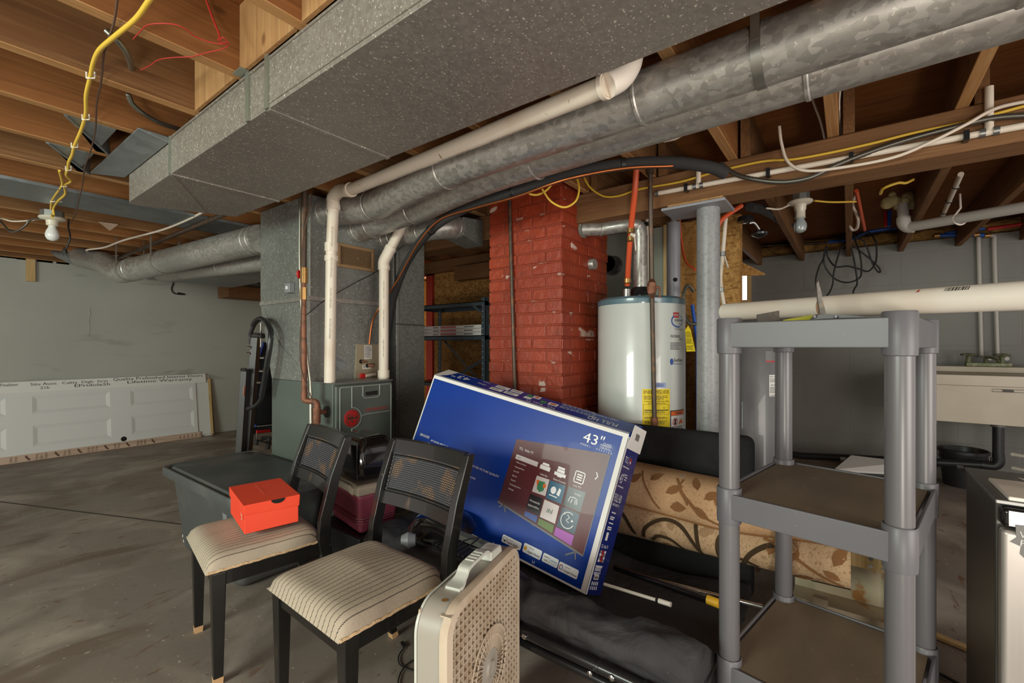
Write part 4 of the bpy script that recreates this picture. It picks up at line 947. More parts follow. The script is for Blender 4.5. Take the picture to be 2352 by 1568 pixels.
# ================================================================== SLATE SHELF UNIT
sp = at(1115, 690, X=2.95); sy0 = sp.y; sz1 = 1.62
t = thing('shelf_unit', 'slate blue slotted steel shelf unit beside the red chimney', 'shelving unit', (3.1, sy0 + .4, 0))
for x in (2.95, 3.3):
    for y in (sy0, sy0 + .9):
        m = MB(); m.box(x, y, 0, x + .004, y + .045, sz1); m.box(x, y + (.041 if y > sy0 + .1 else 0), 0, x + .045, y + (.045 if y > sy0 + .1 else .004), sz1); m.build('upright', MT['shelfmetal'], t)
        u = t.children[-1]; m = MB()
        for i in range(28): m.lathe((x - .0008, y + .03, .2 + i * .05), [(.004, 0), (.004, .0006)], 8, axis=(-1, 0, 0))
        m.build('slot_print', MT['whitepaper'], u)
for z in (sz1 - .04, 1.285, .85, .4):
    m = MB(); m.box(2.945, sy0, z, 3.345, sy0 + .945, z + .006); m.box(2.945, sy0, z - .03, 2.95, sy0 + .945, z + .006); m.box(3.34, sy0, z - .03, 3.345, sy0 + .945, z + .006); m.box(2.945, sy0, z - .03, 3.345, sy0 + .004, z); m.box(2.945, sy0 + .941, z - .03, 3.345, sy0 + .945, z)
    m.build('shelf_tray', MT['shelfmetal'], t)
m = MB(); m.bar((3.348, sy0 + .9, .8), (3.348, sy0, 1.25), .003, .03); m.bar((3.352, sy0 + .0, .5), (3.352, sy0 + .9, 1.25), .003, .02); m.build('cross_brace', MT['shelfmetal'], t)
m = MB(); m.bar((2.947, sy0 + .05, sz1 - .13), (2.947, sy0 + .16, sz1 - .05), .003, .02); m.build('gusset', MT['shelfmetal'], t)
for i, (o1, lab) in enumerate(((0.03, 'lowest of the flat white cartons stacked on the slate shelf'), (0.0, 'middle one of the flat white cartons on the slate shelf'), (.05, 'topmost flat white carton on the slate shelf'))):
    z = 1.292 + i * .032
    t = thing('flooring_carton', lab, 'carton', (3.1, sy0 + .5, z), 'flat cartons on the slate shelf')
    MB().box(2.962, sy0 + .06, z, 3.2, sy0 + .86 - o1, z + .03).build('carton', MT['flooring'], t, bevel=.003)
    fn = plane((2.962, sy0 + .86, z), (0, -1, 0), (0, 0, 1), (-1, 0, 0))
    m = MB(); rect(m, fn, .3, .006, .5, .025, .001); m.build('label_patch', M('rose_print', S(190, 110, 112), .5), t)
    m = MB(); lines(m, fn, .2, .28, [.009, .015], .005, .001, i); lines(m, fn, .6, .72, [.009, .015], .006, .001, i + 5); m.build('lettering', MT['print'], t)
def hit(px, py, o, n):
    a = at(px, py, D=1.0); c = V(0, 0, CAMZ); d = a - c; o = V(o); n = V(n)
    return c + d * ((o - c).dot(n) / d.dot(n))
# ================================================================== BOXED INTERIOR DOOR AGAINST THE FAR WALL
Od = V(0, 6.82, 0); uy = V(0, .12, .79).normalized(); un = V(0, -.79, .12).normalized()
DP = plane(Od, (1, 0, 0), uy, un)
def dl(px, py):
    p = hit(px, py, Od, un) - Od; return p.x, p.dot(uy)
def dz(x, y): return dl(x / 3.92, 750 + y / 3.92)
t = thing('boxed_door', 'white panelled interior door in its torn carton lying on its side against the grey wall', 'door', (1.2, 6.9, 0))
def pbox(m, x0, y0, x1, y1, d0, d1):
    m.hexa([DP(x0, y0, d0), DP(x1, y0, d0), DP(x1, y0, d1), DP(x0, y0, d1), DP(x0, y1, d0), DP(x1, y1, d0), DP(x1, y1, d1), DP(x0, y1, d1)])
xe = dl(452, 930)[0]
x_l = -.2; hgt = dl(440, 878)[1]; yb = .075
m = MB(); pbox(m, x_l, yb, xe, hgt, -.05, -.012)
cols = [(dz(290, 700)[0], dz(990, 640)[0]), (dz(1175, 630)[0], dz(1735, 590)[0])]
wcol = cols[0][1] - cols[0][0]
gap = cols[1][0] - cols[0][1]
cols = [(cols[0][0] - gap - wcol * .55, cols[0][0] - gap)] + cols
lo = (dz(318, 1080)[1] + .0, dz(305, 890)[1]); hi = (dz(300, 785)[1], dz(285, 605)[1])
hi = (hi[0], min(hi[1], hgt - .05)); rows = [lo, hi]
ys = [yb] + [v for r in rows for v in r] + [hgt]
for i in range(0, len(ys), 2): pbox(m, x_l, ys[i], xe, ys[i + 1], -.012, 0)
xs = [x_l] + [v for c in cols for v in c] + [xe]
for r in rows:
    for i in range(0, len(xs), 2): pbox(m, xs[i], r[0], xs[i + 1], r[1], -.012, 0)
    for c in cols:
        k = .034
        o = [(c[0], r[0]), (c[1], r[0]), (c[1], r[1]), (c[0], r[1])]; n_ = [(c[0] + k, r[0] + k), (c[1] - k, r[0] + k), (c[1] - k, r[1] - k), (c[0] + k, r[1] - k)]
        for i in range(4):
            j = (i + 1) % 4; m.add([DP(*o[i], 0), DP(*o[j], 0), DP(*n_[j], -.011), DP(*n_[i], -.011)], [(0, 1, 2, 3)])
m.build('door_slab', MT['doorwhite'], t, smooth=False)
ds = t.children[-1]
bx, by = dz(1115, 1010)
m = MB(); polyf(m, DP, ring_pts(DP, bx, by, .028, .028, 20), .001); m.build('knob_bore', MT['dark'], ds)
# carton: back tray, top flap with lettering, floor band
xr = dl(478, 930)[0] + .05
m = MB(); pbox(m, x_l, .0, xr, dl(470, 858)[1] - .01, -.135, -.052); m.build('carton_tray', MT['whitepaper'], t, bevel=.004)
ct = t.children[-1]
m = MB(); pbox(m, xe - .09, .03, xr - .03, hgt + .03, -.05, -.02); m.build('end_board', MT['doorwhite'], t)
m = MB(); pbox(m, xr - .028, .02, xr - .002, hgt + .04, -.05, -.01); m.build('frame_edge', MT['pine'], t)
m = MB(); pbox(m, x_l, hgt - .012, xr - .06, dl(470, 858)[1], -.05, .006); m.build('top_flap', MT['whitepaper'], t, bevel=.003)
tf = t.children[-1]
m = MB()
def dtext(px, py, txt, px2, h, d=.0075):
    x, y = dz(px, py); x2 = dz(px2, py)[0]; text(m, txt, DP, x, y, h, x2 - x, d)
dtext(1015, 488, 'Quality Prefinished Interior Doors', 1825, .034)
dtext(1140, 512, 'Lifetime Warranty', 1730, .032)
dtext(0, 540, 'Finalizen', 158, .03); dtext(270, 532, 'Situ Auoc', 512, .03); dtext(360, 562, '21b', 445, .028)
dtext(555, 518, 'Cality  Digh  Sirin', 970, .028); dtext(665, 545, 'EPridoleSh', 990, .032)
m.build('lettering', MT['black'], tf)
m = MB(); pbox(m, x_l, 0.0, dl(462, 990)[0], yb + .0, -.05, .004); m.build('floor_band', MT['carton'], t, bevel=.003)
fb = t.children[-1]
m = MB(); mb2 = MB()
for (px, py), ls in (((70, 1215), ('Lifetime', 'Warranty')), ((305, 1190), ('Prehung', 'Ready To', 'Install')), ((560, 1145), ('Pre-', 'finished')), ((775, 1130), ('No Need', 'To Paint', 'Or Stain')), ((1015, 1100), ('Durable', 'Finish')), ((1220, 1075), ('Easy', '4-Step', 'Installation'))):
    x, y = dz(px, py)
    FN = lambda a, b, d=0, x=x: DP(x - b, .008 + a, d)
    for i, s in enumerate(ls): text(m, s, FN, 0, -.03 - i * .034, .024, .056, .006)
    xx = x + .034 * len(ls) + .055
    band(mb2, DP, [(xx, .06), (xx + .012, .035), (xx + .03, .014)], .016, .006)
for k in range(6): 
    x = dz(1620 + 36 * k, 1000)[0]; band(m, DP, [(x, .015), (x + .004, .055)], .006, .006)
m.build('lettering', MT['darkbrown'], fb); mb2.build('swoosh_print', MT['darkbrown'], fb)

# ================================================================== WEIGHT BENCH
def bz(x, y, D): return at(520 + x / 4.354, 700 + y / 4.354, D=D)
t = thing('weight_bench', 'folded black weight bench with blue piped pad standing against the plenum', 'exercise bench', at(560, 1160, D=3.3))
a0 = at(556, 1100, D=3.24); a0.z = 0.0
m = MB(); m.bar(a0, bz(300, 310, 3.26), .055, .05, up=(.6, -.8, 0)); m.build('upright', MT['bench'], t, bevel=.004)
m = MB(); m.bar(a0 + V(-.05, -.03, 0), bz(190, 660, 3.2), .05, .045, up=(.6, -.8, 0)); m.build('sleeve_tube', MT['bench'], t, bevel=.004)
m = MB(); m.bar(bz(185, 810, 3.16), bz(175, 905, 3.16), .018, .003); m.build('red_sticker', M('bench_sticker', S(190, 120, 100), .5), t)
m = MB(); m.bar(bz(165, 640, 3.17), bz(205, 670, 3.2), .05, .02); m.build('end_cap', MT['bench'], t, bevel=.003)
MB().tube([bz(240, 300, 3.15), bz(370, 310, 3.1)], .018, 14).build('cross_tube', MT['bench'], t)
hp = spline([bz(222, 390, 3.03), bz(240, 290, 3.03), bz(290, 180, 3.01), bz(350, 140, 2.98), bz(405, 170, 2.93), bz(445, 250, 2.88), bz(450, 330, 2.86), bz(430, 480, 2.86), bz(405, 640, 2.88), bz(380, 800, 2.91), bz(355, 920, 2.93), bz(315, 990, 2.95), bz(260, 1025, 2.97), bz(215, 1038, 2.99)], 6)
MB().tube(hp[6:], .0135, 12).build('handle_bar', MT['blackmetal'], t)
MB().tube(hp[:8], .006, 8).build('cable_end', MT['blackmetal'], t)
MB().tube([p + V(-.03, -.05, -.0) for p in hp[10:60]], .0135, 12).build('handle_bar', MT['blackmetal'], t)
pd = [bz(375, 370, 3.36), bz(300, 620, 3.36), bz(255, 860, 3.36), bz(245, 1080, 3.36), bz(262, 1180, 3.36), bz(300, 1215, 3.36), bz(540, 1190, 3.5), bz(540, 380, 3.5)]
MB().slab(pd, V(.05, .06, 0)).build('pad', MT['benchpad'], t, bevel=.012)
MB().tube(pd[:6], .008, 8).build('piping', MT['benchblue'], t)
MB().bar(bz(205, 1265, 3.25), bz(470, 1235, 3.4), .045, .045).build('foot_tube', MT['blackmetal'], t, bevel=.003)
MB().bar(bz(300, 1268, 3.22), bz(440, 1258, 3.34), .006, .02).build('warning_strip', MT['red'], t)
for x, y in ((230, 425), (222, 487), (360, 528), (352, 660), (326, 775), (447, 318)): MB().lathe(bz(x, y, 3.06 if x < 340 else 2.84), [(.008, -.012), (.008, .012)], 8, axis=(.6, -.8, 0)).build('bolt', MT['chrome'], t)
MB().tube([bz(300, 1280, 3.25), bz(298, 1385, 3.25)], .006, 8).tube([bz(300, 1350, 3.25), bz(455, 1390, 3.3)], .007, 8).tube([bz(345, 180, 3.2), bz(345, 420, 3.22)], .006, 8).build('chrome_rod', MT['chrome'], t)
MB().tube([bz(298, 1350, 3.24), bz(297, 1400, 3.24)], .014, 10).tube([bz(350, 1335, 3.3), bz(450, 1330, 3.35)], .014, 10).tube([bz(430, 1330, 3.32), bz(410, 1440, 3.32)], .016, 10).build('rubber_foot', MT['rubber'], t)

# ================================================================== LEFT CEILING DETAILS
def lamp(name, label, px, py, D, bulbm, up=.05):
    c = at(px, py, D=D); t = thing(name, label, 'lamp', c)
    return t, c
t, c = lamp('bulb_holder', 'bare white bulb in a porcelain holder hanging from yellow cable under the joists', 120, 500, 3.0, 'bulb')
MB().lathe(c, [(.06, .045), (.06, .0)], 8).build('junction_box', MT['boxmetal'], t, bevel=.003)
MB().lathe(c, [(.066, .002), (.068, -.006), (.06, -.014), (.032, -.02), (.03, -.05), (.026, -.054)], 28).build('porcelain_holder', MT['porcelain'], t)
MB().lathe(c, [(.018, -.05), (.02, -.066), (.03, -.088), (.036, -.112), (.034, -.128), (.025, -.146), (.009, -.154), (.001, -.155)], 28).build('bulb', MT['bulb'], t)
ZC = 2.099
cz = lambda x, y, z=ZC: at(x, y, Z=z)
def cab(name, label, cat, pts, r, mat, n=8, sm=6, **k):
    return solo(MB().tube(spline(pts, sm), r, n), name, MT[mat], label, cat, angle=60, **k)
yc = [cz(372, -40, 2.06), cz(340, 5, 2.06), cz(310, 45, 2.06), cz(262, 85, 2.07), cz(228, 115, 2.09), cz(214, 145), cz(208, 175), cz(198, 218), cz(197, 262), cz(186, 300), cz(171, 335), cz(166, 355), cz(158, 372), cz(156, 388), cz(152, 402), cz(163, 416), cz(148, 425), cz(150, 445, 2.095), cz(133, 462, 2.095), at(123, 478, D=2.92), at(124, 494, D=2.93)]
cab('power_cable', 'thick yellow cable stapled along the joist undersides down to the bare bulb', 'cable', yc, .0062, 'yellow', 10)
cab('power_cable', 'second yellow cable looping beside the bulb holder', 'cable', [cz(136, 392), cz(143, 418), cz(140, 430), cz(120, 460, 2.1), at(117, 485, D=2.98), at(121, 500, D=2.9)], .0055, 'yellow')
t = None
for x, y in ((208, 175), (197, 271), (171, 335), (157, 388), (147, 426), (121, 461), (136, 462)):
    p = cz(x, y, 2.1); q = p + V(.6, -.8, 0) * .0
    m = MB(); w_ = .0135; m.tube([p + V(0, 0, .014) + V(.6, -.8, 0) * -w_, p + V(.6, -.8, 0) * -w_ + V(0, 0, -.006), p + V(.6, -.8, 0) * w_ + V(0, 0, -.006), p + V(.6, -.8, 0) * w_ + V(0, 0, .014)], .0026, 6)
    where = {208: 'on the joist where it first bends', 197: 'one joist beyond the first', 171: 'beside the upper duct boot', 157: 'below the second duct boot', 147: 'on the joist edge above the bulb', 121: 'on the looping cable above the bulb', 136: 'just beside the bulb holder'}[x]
    solo(m, 'cable_staple', MT['staple'], 'small white staple over the yellow cable, ' + where, 'staple', 'staples on the yellow cable')
cab('brown_wire', 'long thin brown wire sagging under the joists near the yellow cable', 'wire', [cz(272, -20), cz(262, 50), cz(246, 100), cz(238, 130), cz(232, 190), cz(222, 240), cz(219, 300), cz(207, 350), cz(194, 385), cz(190, 420), cz(181, 460, 2.08), cz(172, 495, 2.08), cz(160, 515, 2.07)], .003, 'browncable')
cab('plug_cord', 'short black cord with a plug hanging beside the bare bulb', 'cord', [at(158, 503, D=3.25), at(157, 520, D=3.22), at(161, 545, D=3.2), at(155, 565, D=3.2), at(151, 572, D=3.2)], .0055, 'blackcable')
o = bpy.data.objects['plug_cord']; pp = at(149, 575, D=3.2) - o.location
m = MB(); m.tube([pp + V(0, 0, .02), pp, pp + V(0, 0, -.02)], [.007, .014, .012], 10); m.tube([pp + V(.006, 0, -.02), pp + V(.006, 0, -.035)], .002, 6); m.tube([pp + V(-.006, 0, -.02), pp + V(-.006, 0, -.035)], .002, 6); m.build('plug', MT['blackcable'], o)
cab('side_cable', 'pale cable running away from the bare bulb to the edge of the room', 'cable', [at(96, 502, D=3.0), at(70, 506, D=3.05), at(30, 508, D=3.1), at(0, 501, D=3.1), at(-40, 495, D=3.2)], .0055, 'whitecable')
cab('side_cable', 'dark green cable drooping away from the bare bulb', 'cable', [at(104, 503, D=2.98), at(72, 504, D=3.0), at(58, 518, D=3.0), at(40, 530, D=3.0), at(22, 530, D=3.02), at(0, 507, D=3.05), at(-30, 480, D=3.1)], .0065, 'armour_dark')
cab('red_wire', 'pair of taut red wires hanging from the floor boards beside the trunk duct', 'wire', [at(466, -20, Z=2.3), at(488, 40, Z=2.22), at(503, 78, Z=2.14), at(505, 92, Z=2.11)], .003, 'redwire')
cab('red_wire', 'loose thin red wire curling across the joists', 'wire', [cz(505, 92), cz(512, 86), cz(520, 92), cz(518, 100), cz(498, 100), cz(470, 93), cz(445, 82), cz(425, 66), cz(400, 56), cz(365, 54), cz(338, 58), cz(322, 72), cz(306, 90)], .0016, 'redwire')
cab('red_wire', 'loose thin red wire ending at the splintered joist hole', 'wire', [cz(500, 90), cz(506, 98), cz(522, 96), cz(524, 105), cz(505, 114), cz(470, 122), cz(440, 130), cz(400, 132), cz(365, 137), cz(345, 150), cz(323, 161)], .0016, 'redwire')
t = thing('armoured_cable', 'ribbed metal cable threaded through holes in the joists', 'conduit', cz(300, 160))
for nm, P in (('upper_run', [at(244, 70, Z=2.19), at(266, 90, Z=2.17), at(285, 112, Z=2.17), at(298, 138, Z=2.18), at(303, 162, Z=2.19)]), ('lower_run', [at(294, 215, Z=2.2), at(302, 236, Z=2.18), at(318, 252, Z=2.17), at(345, 270, Z=2.17), at(375, 285, Z=2.17), at(416, 298, Z=2.18)])):
    P = spline(P, 14); MB().tube(P, [.0085 + .0012 * (i % 2) for i in range(len(P))], 10).build(nm, MT['armour'], t, angle=80)
cab('white_cable', 'white cable stapled diagonally across the far joists', 'cable', [cz(474, 483), cz(430, 505), cz(375, 527), cz(312, 544), cz(280, 553), cz(240, 568), cz(203, 573), cz(200, 576), cz(212, 582), cz(235, 586), cz(275, 588), cz(330, 594)], .008, 'whitecable')
pipe('water_pipe', 'long dull brown pipe hung across the far joists', 'water pipe', [at(515, 492, Z=2.085), at(258, 598, Z=2.085)], .016, 'iron')
p = at(72, 578, Y=6.93); p2 = at(72, 645, Y=6.93)
solo(MB().box(p.x - .034, 6.955, p2.z, p.x + .034, 6.999, p.z), 'wood_stick', MT['pine'], 'short pale wooden stick hanging on the far grey wall', 'wood', bevel=.003)
p = at(247, 493, Z=2.11); solo(MB().box(p.x - .06, p.y - .02, 2.118, p.x + .06, p.y - .002, 2.22), 'wood_block', MT['pine'], 'small pale wood block nailed to a joist side beyond the bulb', 'wood')
p = at(248, 517, Z=2.1); solo(MB().slab([at(226, 510, Z=2.11), at(271, 516, Z=2.11), at(252, 530, Z=2.07)], V(0, 0, .004)), 'cardboard_scrap', MT['carton'], 'triangular scrap of cardboard hanging between the far joists', 'cardboard')
cab('white_cable', 'thin white cable drooping below the branch duct on the far wall', 'cable', [at(458, 617, Y=6.6), at(480, 635, Y=6.6), at(510, 648, Y=6.6), at(535, 640, Y=6.6), at(550, 629, Y=6.6)], .012, 'whitecable')
cab('black_wire', 'thin black wire dangling below the round ducts on the far wall', 'wire', [at(397, 630, Y=6.985), at(398, 650, Y=6.99), at(394, 664, Y=6.99), at(402, 674, Y=6.99), at(425, 676, Y=6.99), at(408, 672, Y=6.985)], .008, 'blackcable')
solo(MB().box(2.5, 6.55, 1.85, 4.0, 6.9, 2.0), 'wood_header', MT['beam'], 'rough wooden header on top of the far wall beside the plenum', 'beam')
# cable ends beside the trunk duct
cab('cream_cable', 'cream cable coming down past the joist onto the trunk duct', 'cable', [at(677, -20, Z=2.2), at(680, 20, Z=2.18), at(686, 40, Z=2.17), at(698, 62, Z=2.14), at(706, 76, Z=2.12)], .009, 'pvc')
cab('yellow_cable', 'short yellow cable end just above the trunk duct side', 'cable', [at(660, 62, Z=2.16), at(680, 72, Z=2.14), at(697, 82, Z=2.12)], .0065, 'yellow')

# ================================================================== STORAGE TOTE
t = thing('storage_tote', 'large dark grey storage tote with a dusty lid next to the furnace', 'storage bin', (1.15, 2.77, 0))
bx0, bx1, by0, by1 = .88, 1.38, 2.27, 3.22
m = MB(); m.hexa([(.95, 2.38, 0), (1.33, 2.38, 0), (1.33, 3.13, 0), (.95, 3.13, 0), (.91, 2.31, .45), (1.38, 2.31, .45), (1.38, 3.19, .45), (.91, 3.19, .45)])
m.build('bin_body', MT['tote'], t, bevel=.05, segs=4)
body = t.children[-1]
def rrect(x0, y0, x1, y1, r, bulge=0, n=6):
    P = []
    for cx_, cy_, a in ((x1 - r, y1 - r, 0), (x0 + r, y1 - r, 90), (x0 + r, y0 + r, 180), (x1 - r, y0 + r, 270)):
        for i in range(n + 1):
            b = R_(a + 90 * i / n); P.append((cx_ + r * math.cos(b), cy_ + r * math.sin(b)))
    if bulge:
        P = [(x, y - bulge * (1 - ((x - (x0 + x1) / 2) / ((x1 - x0) / 2)) ** 2) * (1 if y < y0 + r + .01 else 0)) for x, y in P]
    return P
m = MB(); P = rrect(bx0, by0, bx1 + .03, by1 + .06, .06)
def layer(P, z, s=1.0):
    cx_ = sum(p[0] for p in P) / len(P); cy_ = sum(p[1] for p in P) / len(P)
    return [(cx_ + (p[0] - cx_) * s, cy_ + (p[1] - cy_) * s, z) for p in P]
def loft(m, Ls, cap=True):
    n = len(Ls[0]); vs = [p for L in Ls for p in L]
    fs = [(i * n + j, i * n + (j + 1) % n, (i + 1) * n + (j + 1) % n, (i + 1) * n + j) for i in range(len(Ls) - 1) for j in range(n)]
    if cap: fs += [tuple(reversed(range(n))), tuple((len(Ls) - 1) * n + j for j in range(n))]
    m.add(vs, fs); return m
loft(m, [layer(P, .44), layer(P, .478), layer(P, .487, .985), layer(P, .488, .955), layer(P, .478, .94), layer(P, .478, .90), layer(P, .494, .86), layer(P, .497, .6), layer(P, .497, .3)])
m.build('lid', MT['tote'], t)
fn = plane((.955, 2.36, 0), (0, 1, 0), (-.09, 0, 1), (-1, 0, 0))
m = MB(); rect(m, fn, .06, .33, .11, .38, .006); m.build('brand_patch', MT['greyplastic'], body)
m = MB(); 
for k in range(3):
    band(m, fn, ring_pts(fn, .73, .08, .022, .022, 8, 120 * k + 10, 120 * k + 90), .009, .003)
m.build('recycling_mark', MT['white'], body)

# ================================================================== CHAIRS
def chair(name, label, loc, rz, group):
    t = thing(name, label, 'chair', loc, group, rz, local=True)
    bw = MT['blackwood']
    for y in (-.2, .2):
        m = MB(); m.bar((-.165, y, .022), (-.165, y, .40), .030, .030, up=(1, 0, 0), w1=.046, h1=.046); m.build('leg', bw, t, bevel=.003)
        lg = t.children[-1]
        MB().bar((-.165, y, 0), (-.165, y, .026), .028, .028, up=(1, 0, 0), w1=.031, h1=.031).build('leg_tip', MT['rawwood'], lg)
    for y in (-.212, .212):
        m = MB()
        pts = [(.285, .022, .030), (.235, .22, .038), (.20, .40, .046), (.205, .50, .046), (.245, .66, .042), (.30, .815, .034)]
        n = len(pts); vs = []
        for x, z, w in pts: vs += [(x - w / 2, y - .016, z), (x + w / 2, y - .016, z), (x + w / 2, y + .016, z), (x - w / 2, y + .016, z)]
        fs = [(0, 3, 2, 1), ((n - 1) * 4, (n - 1) * 4 + 1, (n - 1) * 4 + 2, (n - 1) * 4 + 3)]
        for i in range(n - 1):
            for j in range(4): fs.append((i * 4 + j, i * 4 + (j + 1) % 4, i * 4 + 4 + (j + 1) % 4, i * 4 + 4 + j))
        m.add(vs, fs); m.build('leg', bw, t, bevel=.003); lg = t.children[-1]
        MB().bar((.291, y, 0), (.285, y, .024), .03, .028, up=(1, 0, 0)).build('leg_tip', MT['rawwood'], lg)
    m = MB(); m.box(-.155, -.205, .345, .2, -.18, .402); m.box(-.155, .18, .345, .2, .205, .402); m.box(-.18, -.19, .345, -.155, .19, .402); m.box(.18, -.19, .345, .2, .19, .402)
    m.build('seat_rail', bw, t, bevel=.002)
    # cushion: rounded, domed
    def cu(u, v):
        x = -.205 + .41 * u; y = -.222 + .444 * v
        if x > .1: y *= 1 - .12 * ((x - .1) / .1) ** 2
        ex = min(u, 1 - u) * 2; ey = min(v, 1 - v) * 2
        f = 1 - (1 - min(1, ex * 3.2)) ** 2.6; g = 1 - (1 - min(1, ey * 3.2)) ** 2.6
        return (x, y, .402 + .05 * (f * g) ** .5 + .02 * ex * ey + .003 * math.sin(9 * u) * math.sin(7 * v))
    m = MB(); m.grid(cu, 28, 28)
    # under side
    P = [cu(i / 28, 0) for i in range(28)] + [cu(1, j / 28) for j in range(28)] + [cu(1 - i / 28, 1) for i in range(28)] + [cu(0, 1 - j / 28) for j in range(28)]
    m.add(P + [(p[0] * .97, p[1] * .97, .399) for p in P], [(i, i + 112, (i + 1) % 112 + 112, (i + 1) % 112) for i in range(112)])
    m.build('seat_cushion', MT['stripes'], t, angle=80)
    sc = t.children[-1]
    m = MB(); r2 = random.Random(3)
    pts = [(-.2 + .4 * i / 30, -.221 + .002 * r2.random(), .405 + .003 * r2.random()) for i in range(29)]
    m.tube(spline(pts, 3), .0045, 6); m.build('frayed_edge', MT['wool'], sc)
    # curved rails and cane panel
    def rail(z0, z1, th, nm, mt, xo=0, bev=.002):
        def bx(z): return .205 + (z - .5) * .3 + xo
        N = 12; vs = []
        for i in range(N + 1):
            y = -.197 + .394 * i / N; c = .018 * (1 - (y / .197) ** 2)
            for z, d in ((z0, -th / 2), (z0, th / 2), (z1, th / 2), (z1, -th / 2)): vs.append((bx(z) + c + d, y, z))
        fs = [(i * 4 + j, i * 4 + (j + 1) % 4, i * 4 + 4 + (j + 1) % 4, i * 4 + 4 + j) for i in range(N) for j in range(4)] + [(3, 2, 1, 0), (N * 4, N * 4 + 1, N * 4 + 2, N * 4 + 3)]
        m = MB(); m.add(vs, fs); m.build(nm, mt, t, bevel=bev, angle=50); return t.children[-1]
    rail(.765, .818, .024, 'top_rail', bw, .003); rail(.575, .622, .022, 'lower_rail', bw)
    cp_ = rail(.618, .768, .008, 'cane_panel', MT['cane'], 0, 0)
    m = MB()
    def bx(z): return .205 + (z - .5) * .3
    for z in (.63, .757):
        m.tube([(bx(z) + .018 * (1 - (y / .197) ** 2) - .006, y, z) for y in [-.185 + .37 * i / 10 for i in range(11)]], .0028, 6)
    for y in (-.186, .186): m.tube([(bx(.63) - .004, y, .63), (bx(.757) - .004, y, .757)], .0028, 6)
    m.build('spline_bead', bw, cp_)
    return t
G = 'black cane back dining chairs'
chair('dining_chair', 'black cane back chair with striped seat, standing beside the box fan', (.895, 1.305, 0), R_(-2.0), G)
chair('dining_chair', 'black cane back chair with striped seat, carrying the orange shoe box', (.848, 1.965, 0), R_(-10.0), G)

# ================================================================== SHOE BOX
zb = .478
p = at(560, 1228, Z=zb); q = at(692, 1204, Z=zb); r_ = at(523, 1186, Z=zb)
u = V(math.cos(R_(-12)), math.sin(R_(-12)), 0); v = V(-u.y, u.x, 0)
if (r_ - p).dot(v) < 0: v = -v
W_ = (q - p).length; L_2 = .295
t = thing('shoe_box', 'bright orange-red shoe box with half-moon cutout on the striped chair seat', 'box', p + u * W_ / 2 + v * L_2 / 2)
SB = lambda x, y, z: p + u * x + v * y + V(0, 0, z)
def sbox(m, x0, y0, z0, x1, y1, z1): m.hexa([SB(x0, y0, z0), SB(x1, y0, z0), SB(x1, y1, z0), SB(x0, y1, z0), SB(x0, y0, z1), SB(x1, y0, z1), SB(x1, y1, z1), SB(x0, y1, z1)])
m = MB(); sbox(m, .003, .003, 0, W_ - .003, L_2 - .003, .108); m.build('box_body', MT['shoebox'], t, bevel=.002)
m = MB(); loft(m, [[SB(0, 0, .072), SB(W_, 0, .066), SB(W_, L_2, .076), SB(0, L_2, .072)], [SB(-.002, -.003, .112), SB(W_ + .002, -.003, .112), SB(W_ + .002, L_2 + .002, .114), SB(-.002, L_2 + .002, .114)]]); m.build('lid', MT['shoebox'], t, bevel=.002)
ld = t.children[-1]
fn = plane(SB(0, -.0035, 0), u, (0, 0, 1), -v)
m = MB(); pts = ring_pts(fn, W_ * .6, .112, .026, .017, 14, 180, 360); polyf(m, fn, pts, .0006); m.build('cutout', MT['dark'], ld)
fn = plane(SB(0, 0, .1143), v, -u, (0, 0, 1))
m = MB(); fn2 = plane(SB(W_ * .42, L_2 * .86, .1143), v * -1, u, (0, 0, 1)); text(m, 'NIKE AIR MAX', fn2, .0, -.0, .012, .16, .0008); m.build('lettering', MT['shoeprint'], ld)
fn = plane(SB(-.001, 0, 0), -v, (0, 0, 1), -u)
m = MB(); polyf(m, fn, [(-.035, .078), (-.012, .071), (-.018, .064), (-.006, .058), (-.026, .052), (-.02, .063), (-.03, .068)], .003); m.build('torn_patch', MT['carton'], t)

# ================================================================== COOLER AND BLACK APPLIANCE
t = thing('cooler', 'dusty maroon picnic cooler with tan lid behind the striped chairs', 'cooler', (1.41, 1.98, .30))
e1 = V(.985, -.17, 0).normalized(); e2 = V(.17, .985, 0).normalized(); K0 = V(1.27, 1.86, .30)
CB = lambda x, y, z: K0 + e1 * x + e2 * y + V(0, 0, z)
w_, l_ = .20, .33
def ring(i, z): return [CB(-i, -i, z), CB(w_ + i, -i, z), CB(w_ + i, l_ + i, z), CB(-i, l_ + i, z)]
m = MB(); loft(m, [ring(-.005, 0), ring(.008, .19)]); m.build('cooler_body', MT['coolred'], t, bevel=.018, segs=3)
cbod = t.children[-1]
m = MB()
for z in (.05, .062, .074):
    i = .0 + z * .065; P = [CB(-i, l_ - .02, z), CB(-i, .02, z), CB(.02 - i, -i, z), CB(w_ - .02, -i, z)]; m.tube(P, .0045, 6)
m.build('rib', MT['coolred'], cbod)
m = MB(); loft(m, [ring(.012, .185), ring(.016, .225), ring(.006, .238)]); m.build('cooler_lid', MT['cooltan'], t, bevel=.008)
cl = t.children[-1]
m = MB(); m.bar(CB(-.02, l_ * .8, .222), CB(-.02, .05, .222), .012, .02); m.bar(CB(-.02, .05, .215), CB(-.016, .02, .205), .014, .035); m.build('lid_handle', MT['cooltan'], cl, bevel=.003)
t = thing('small_appliance', 'glossy black rounded appliance housing sitting on the maroon cooler', 'appliance', (1.4, 2.0, .54))
m = MB(); ring2 = lambda i, z: [CB(-i + .01, -i + .015, z), CB(w_ + i, -i + .015, z), CB(w_ + i, l_ + i - .05, z), CB(-i + .01, l_ + i - .05, z)]
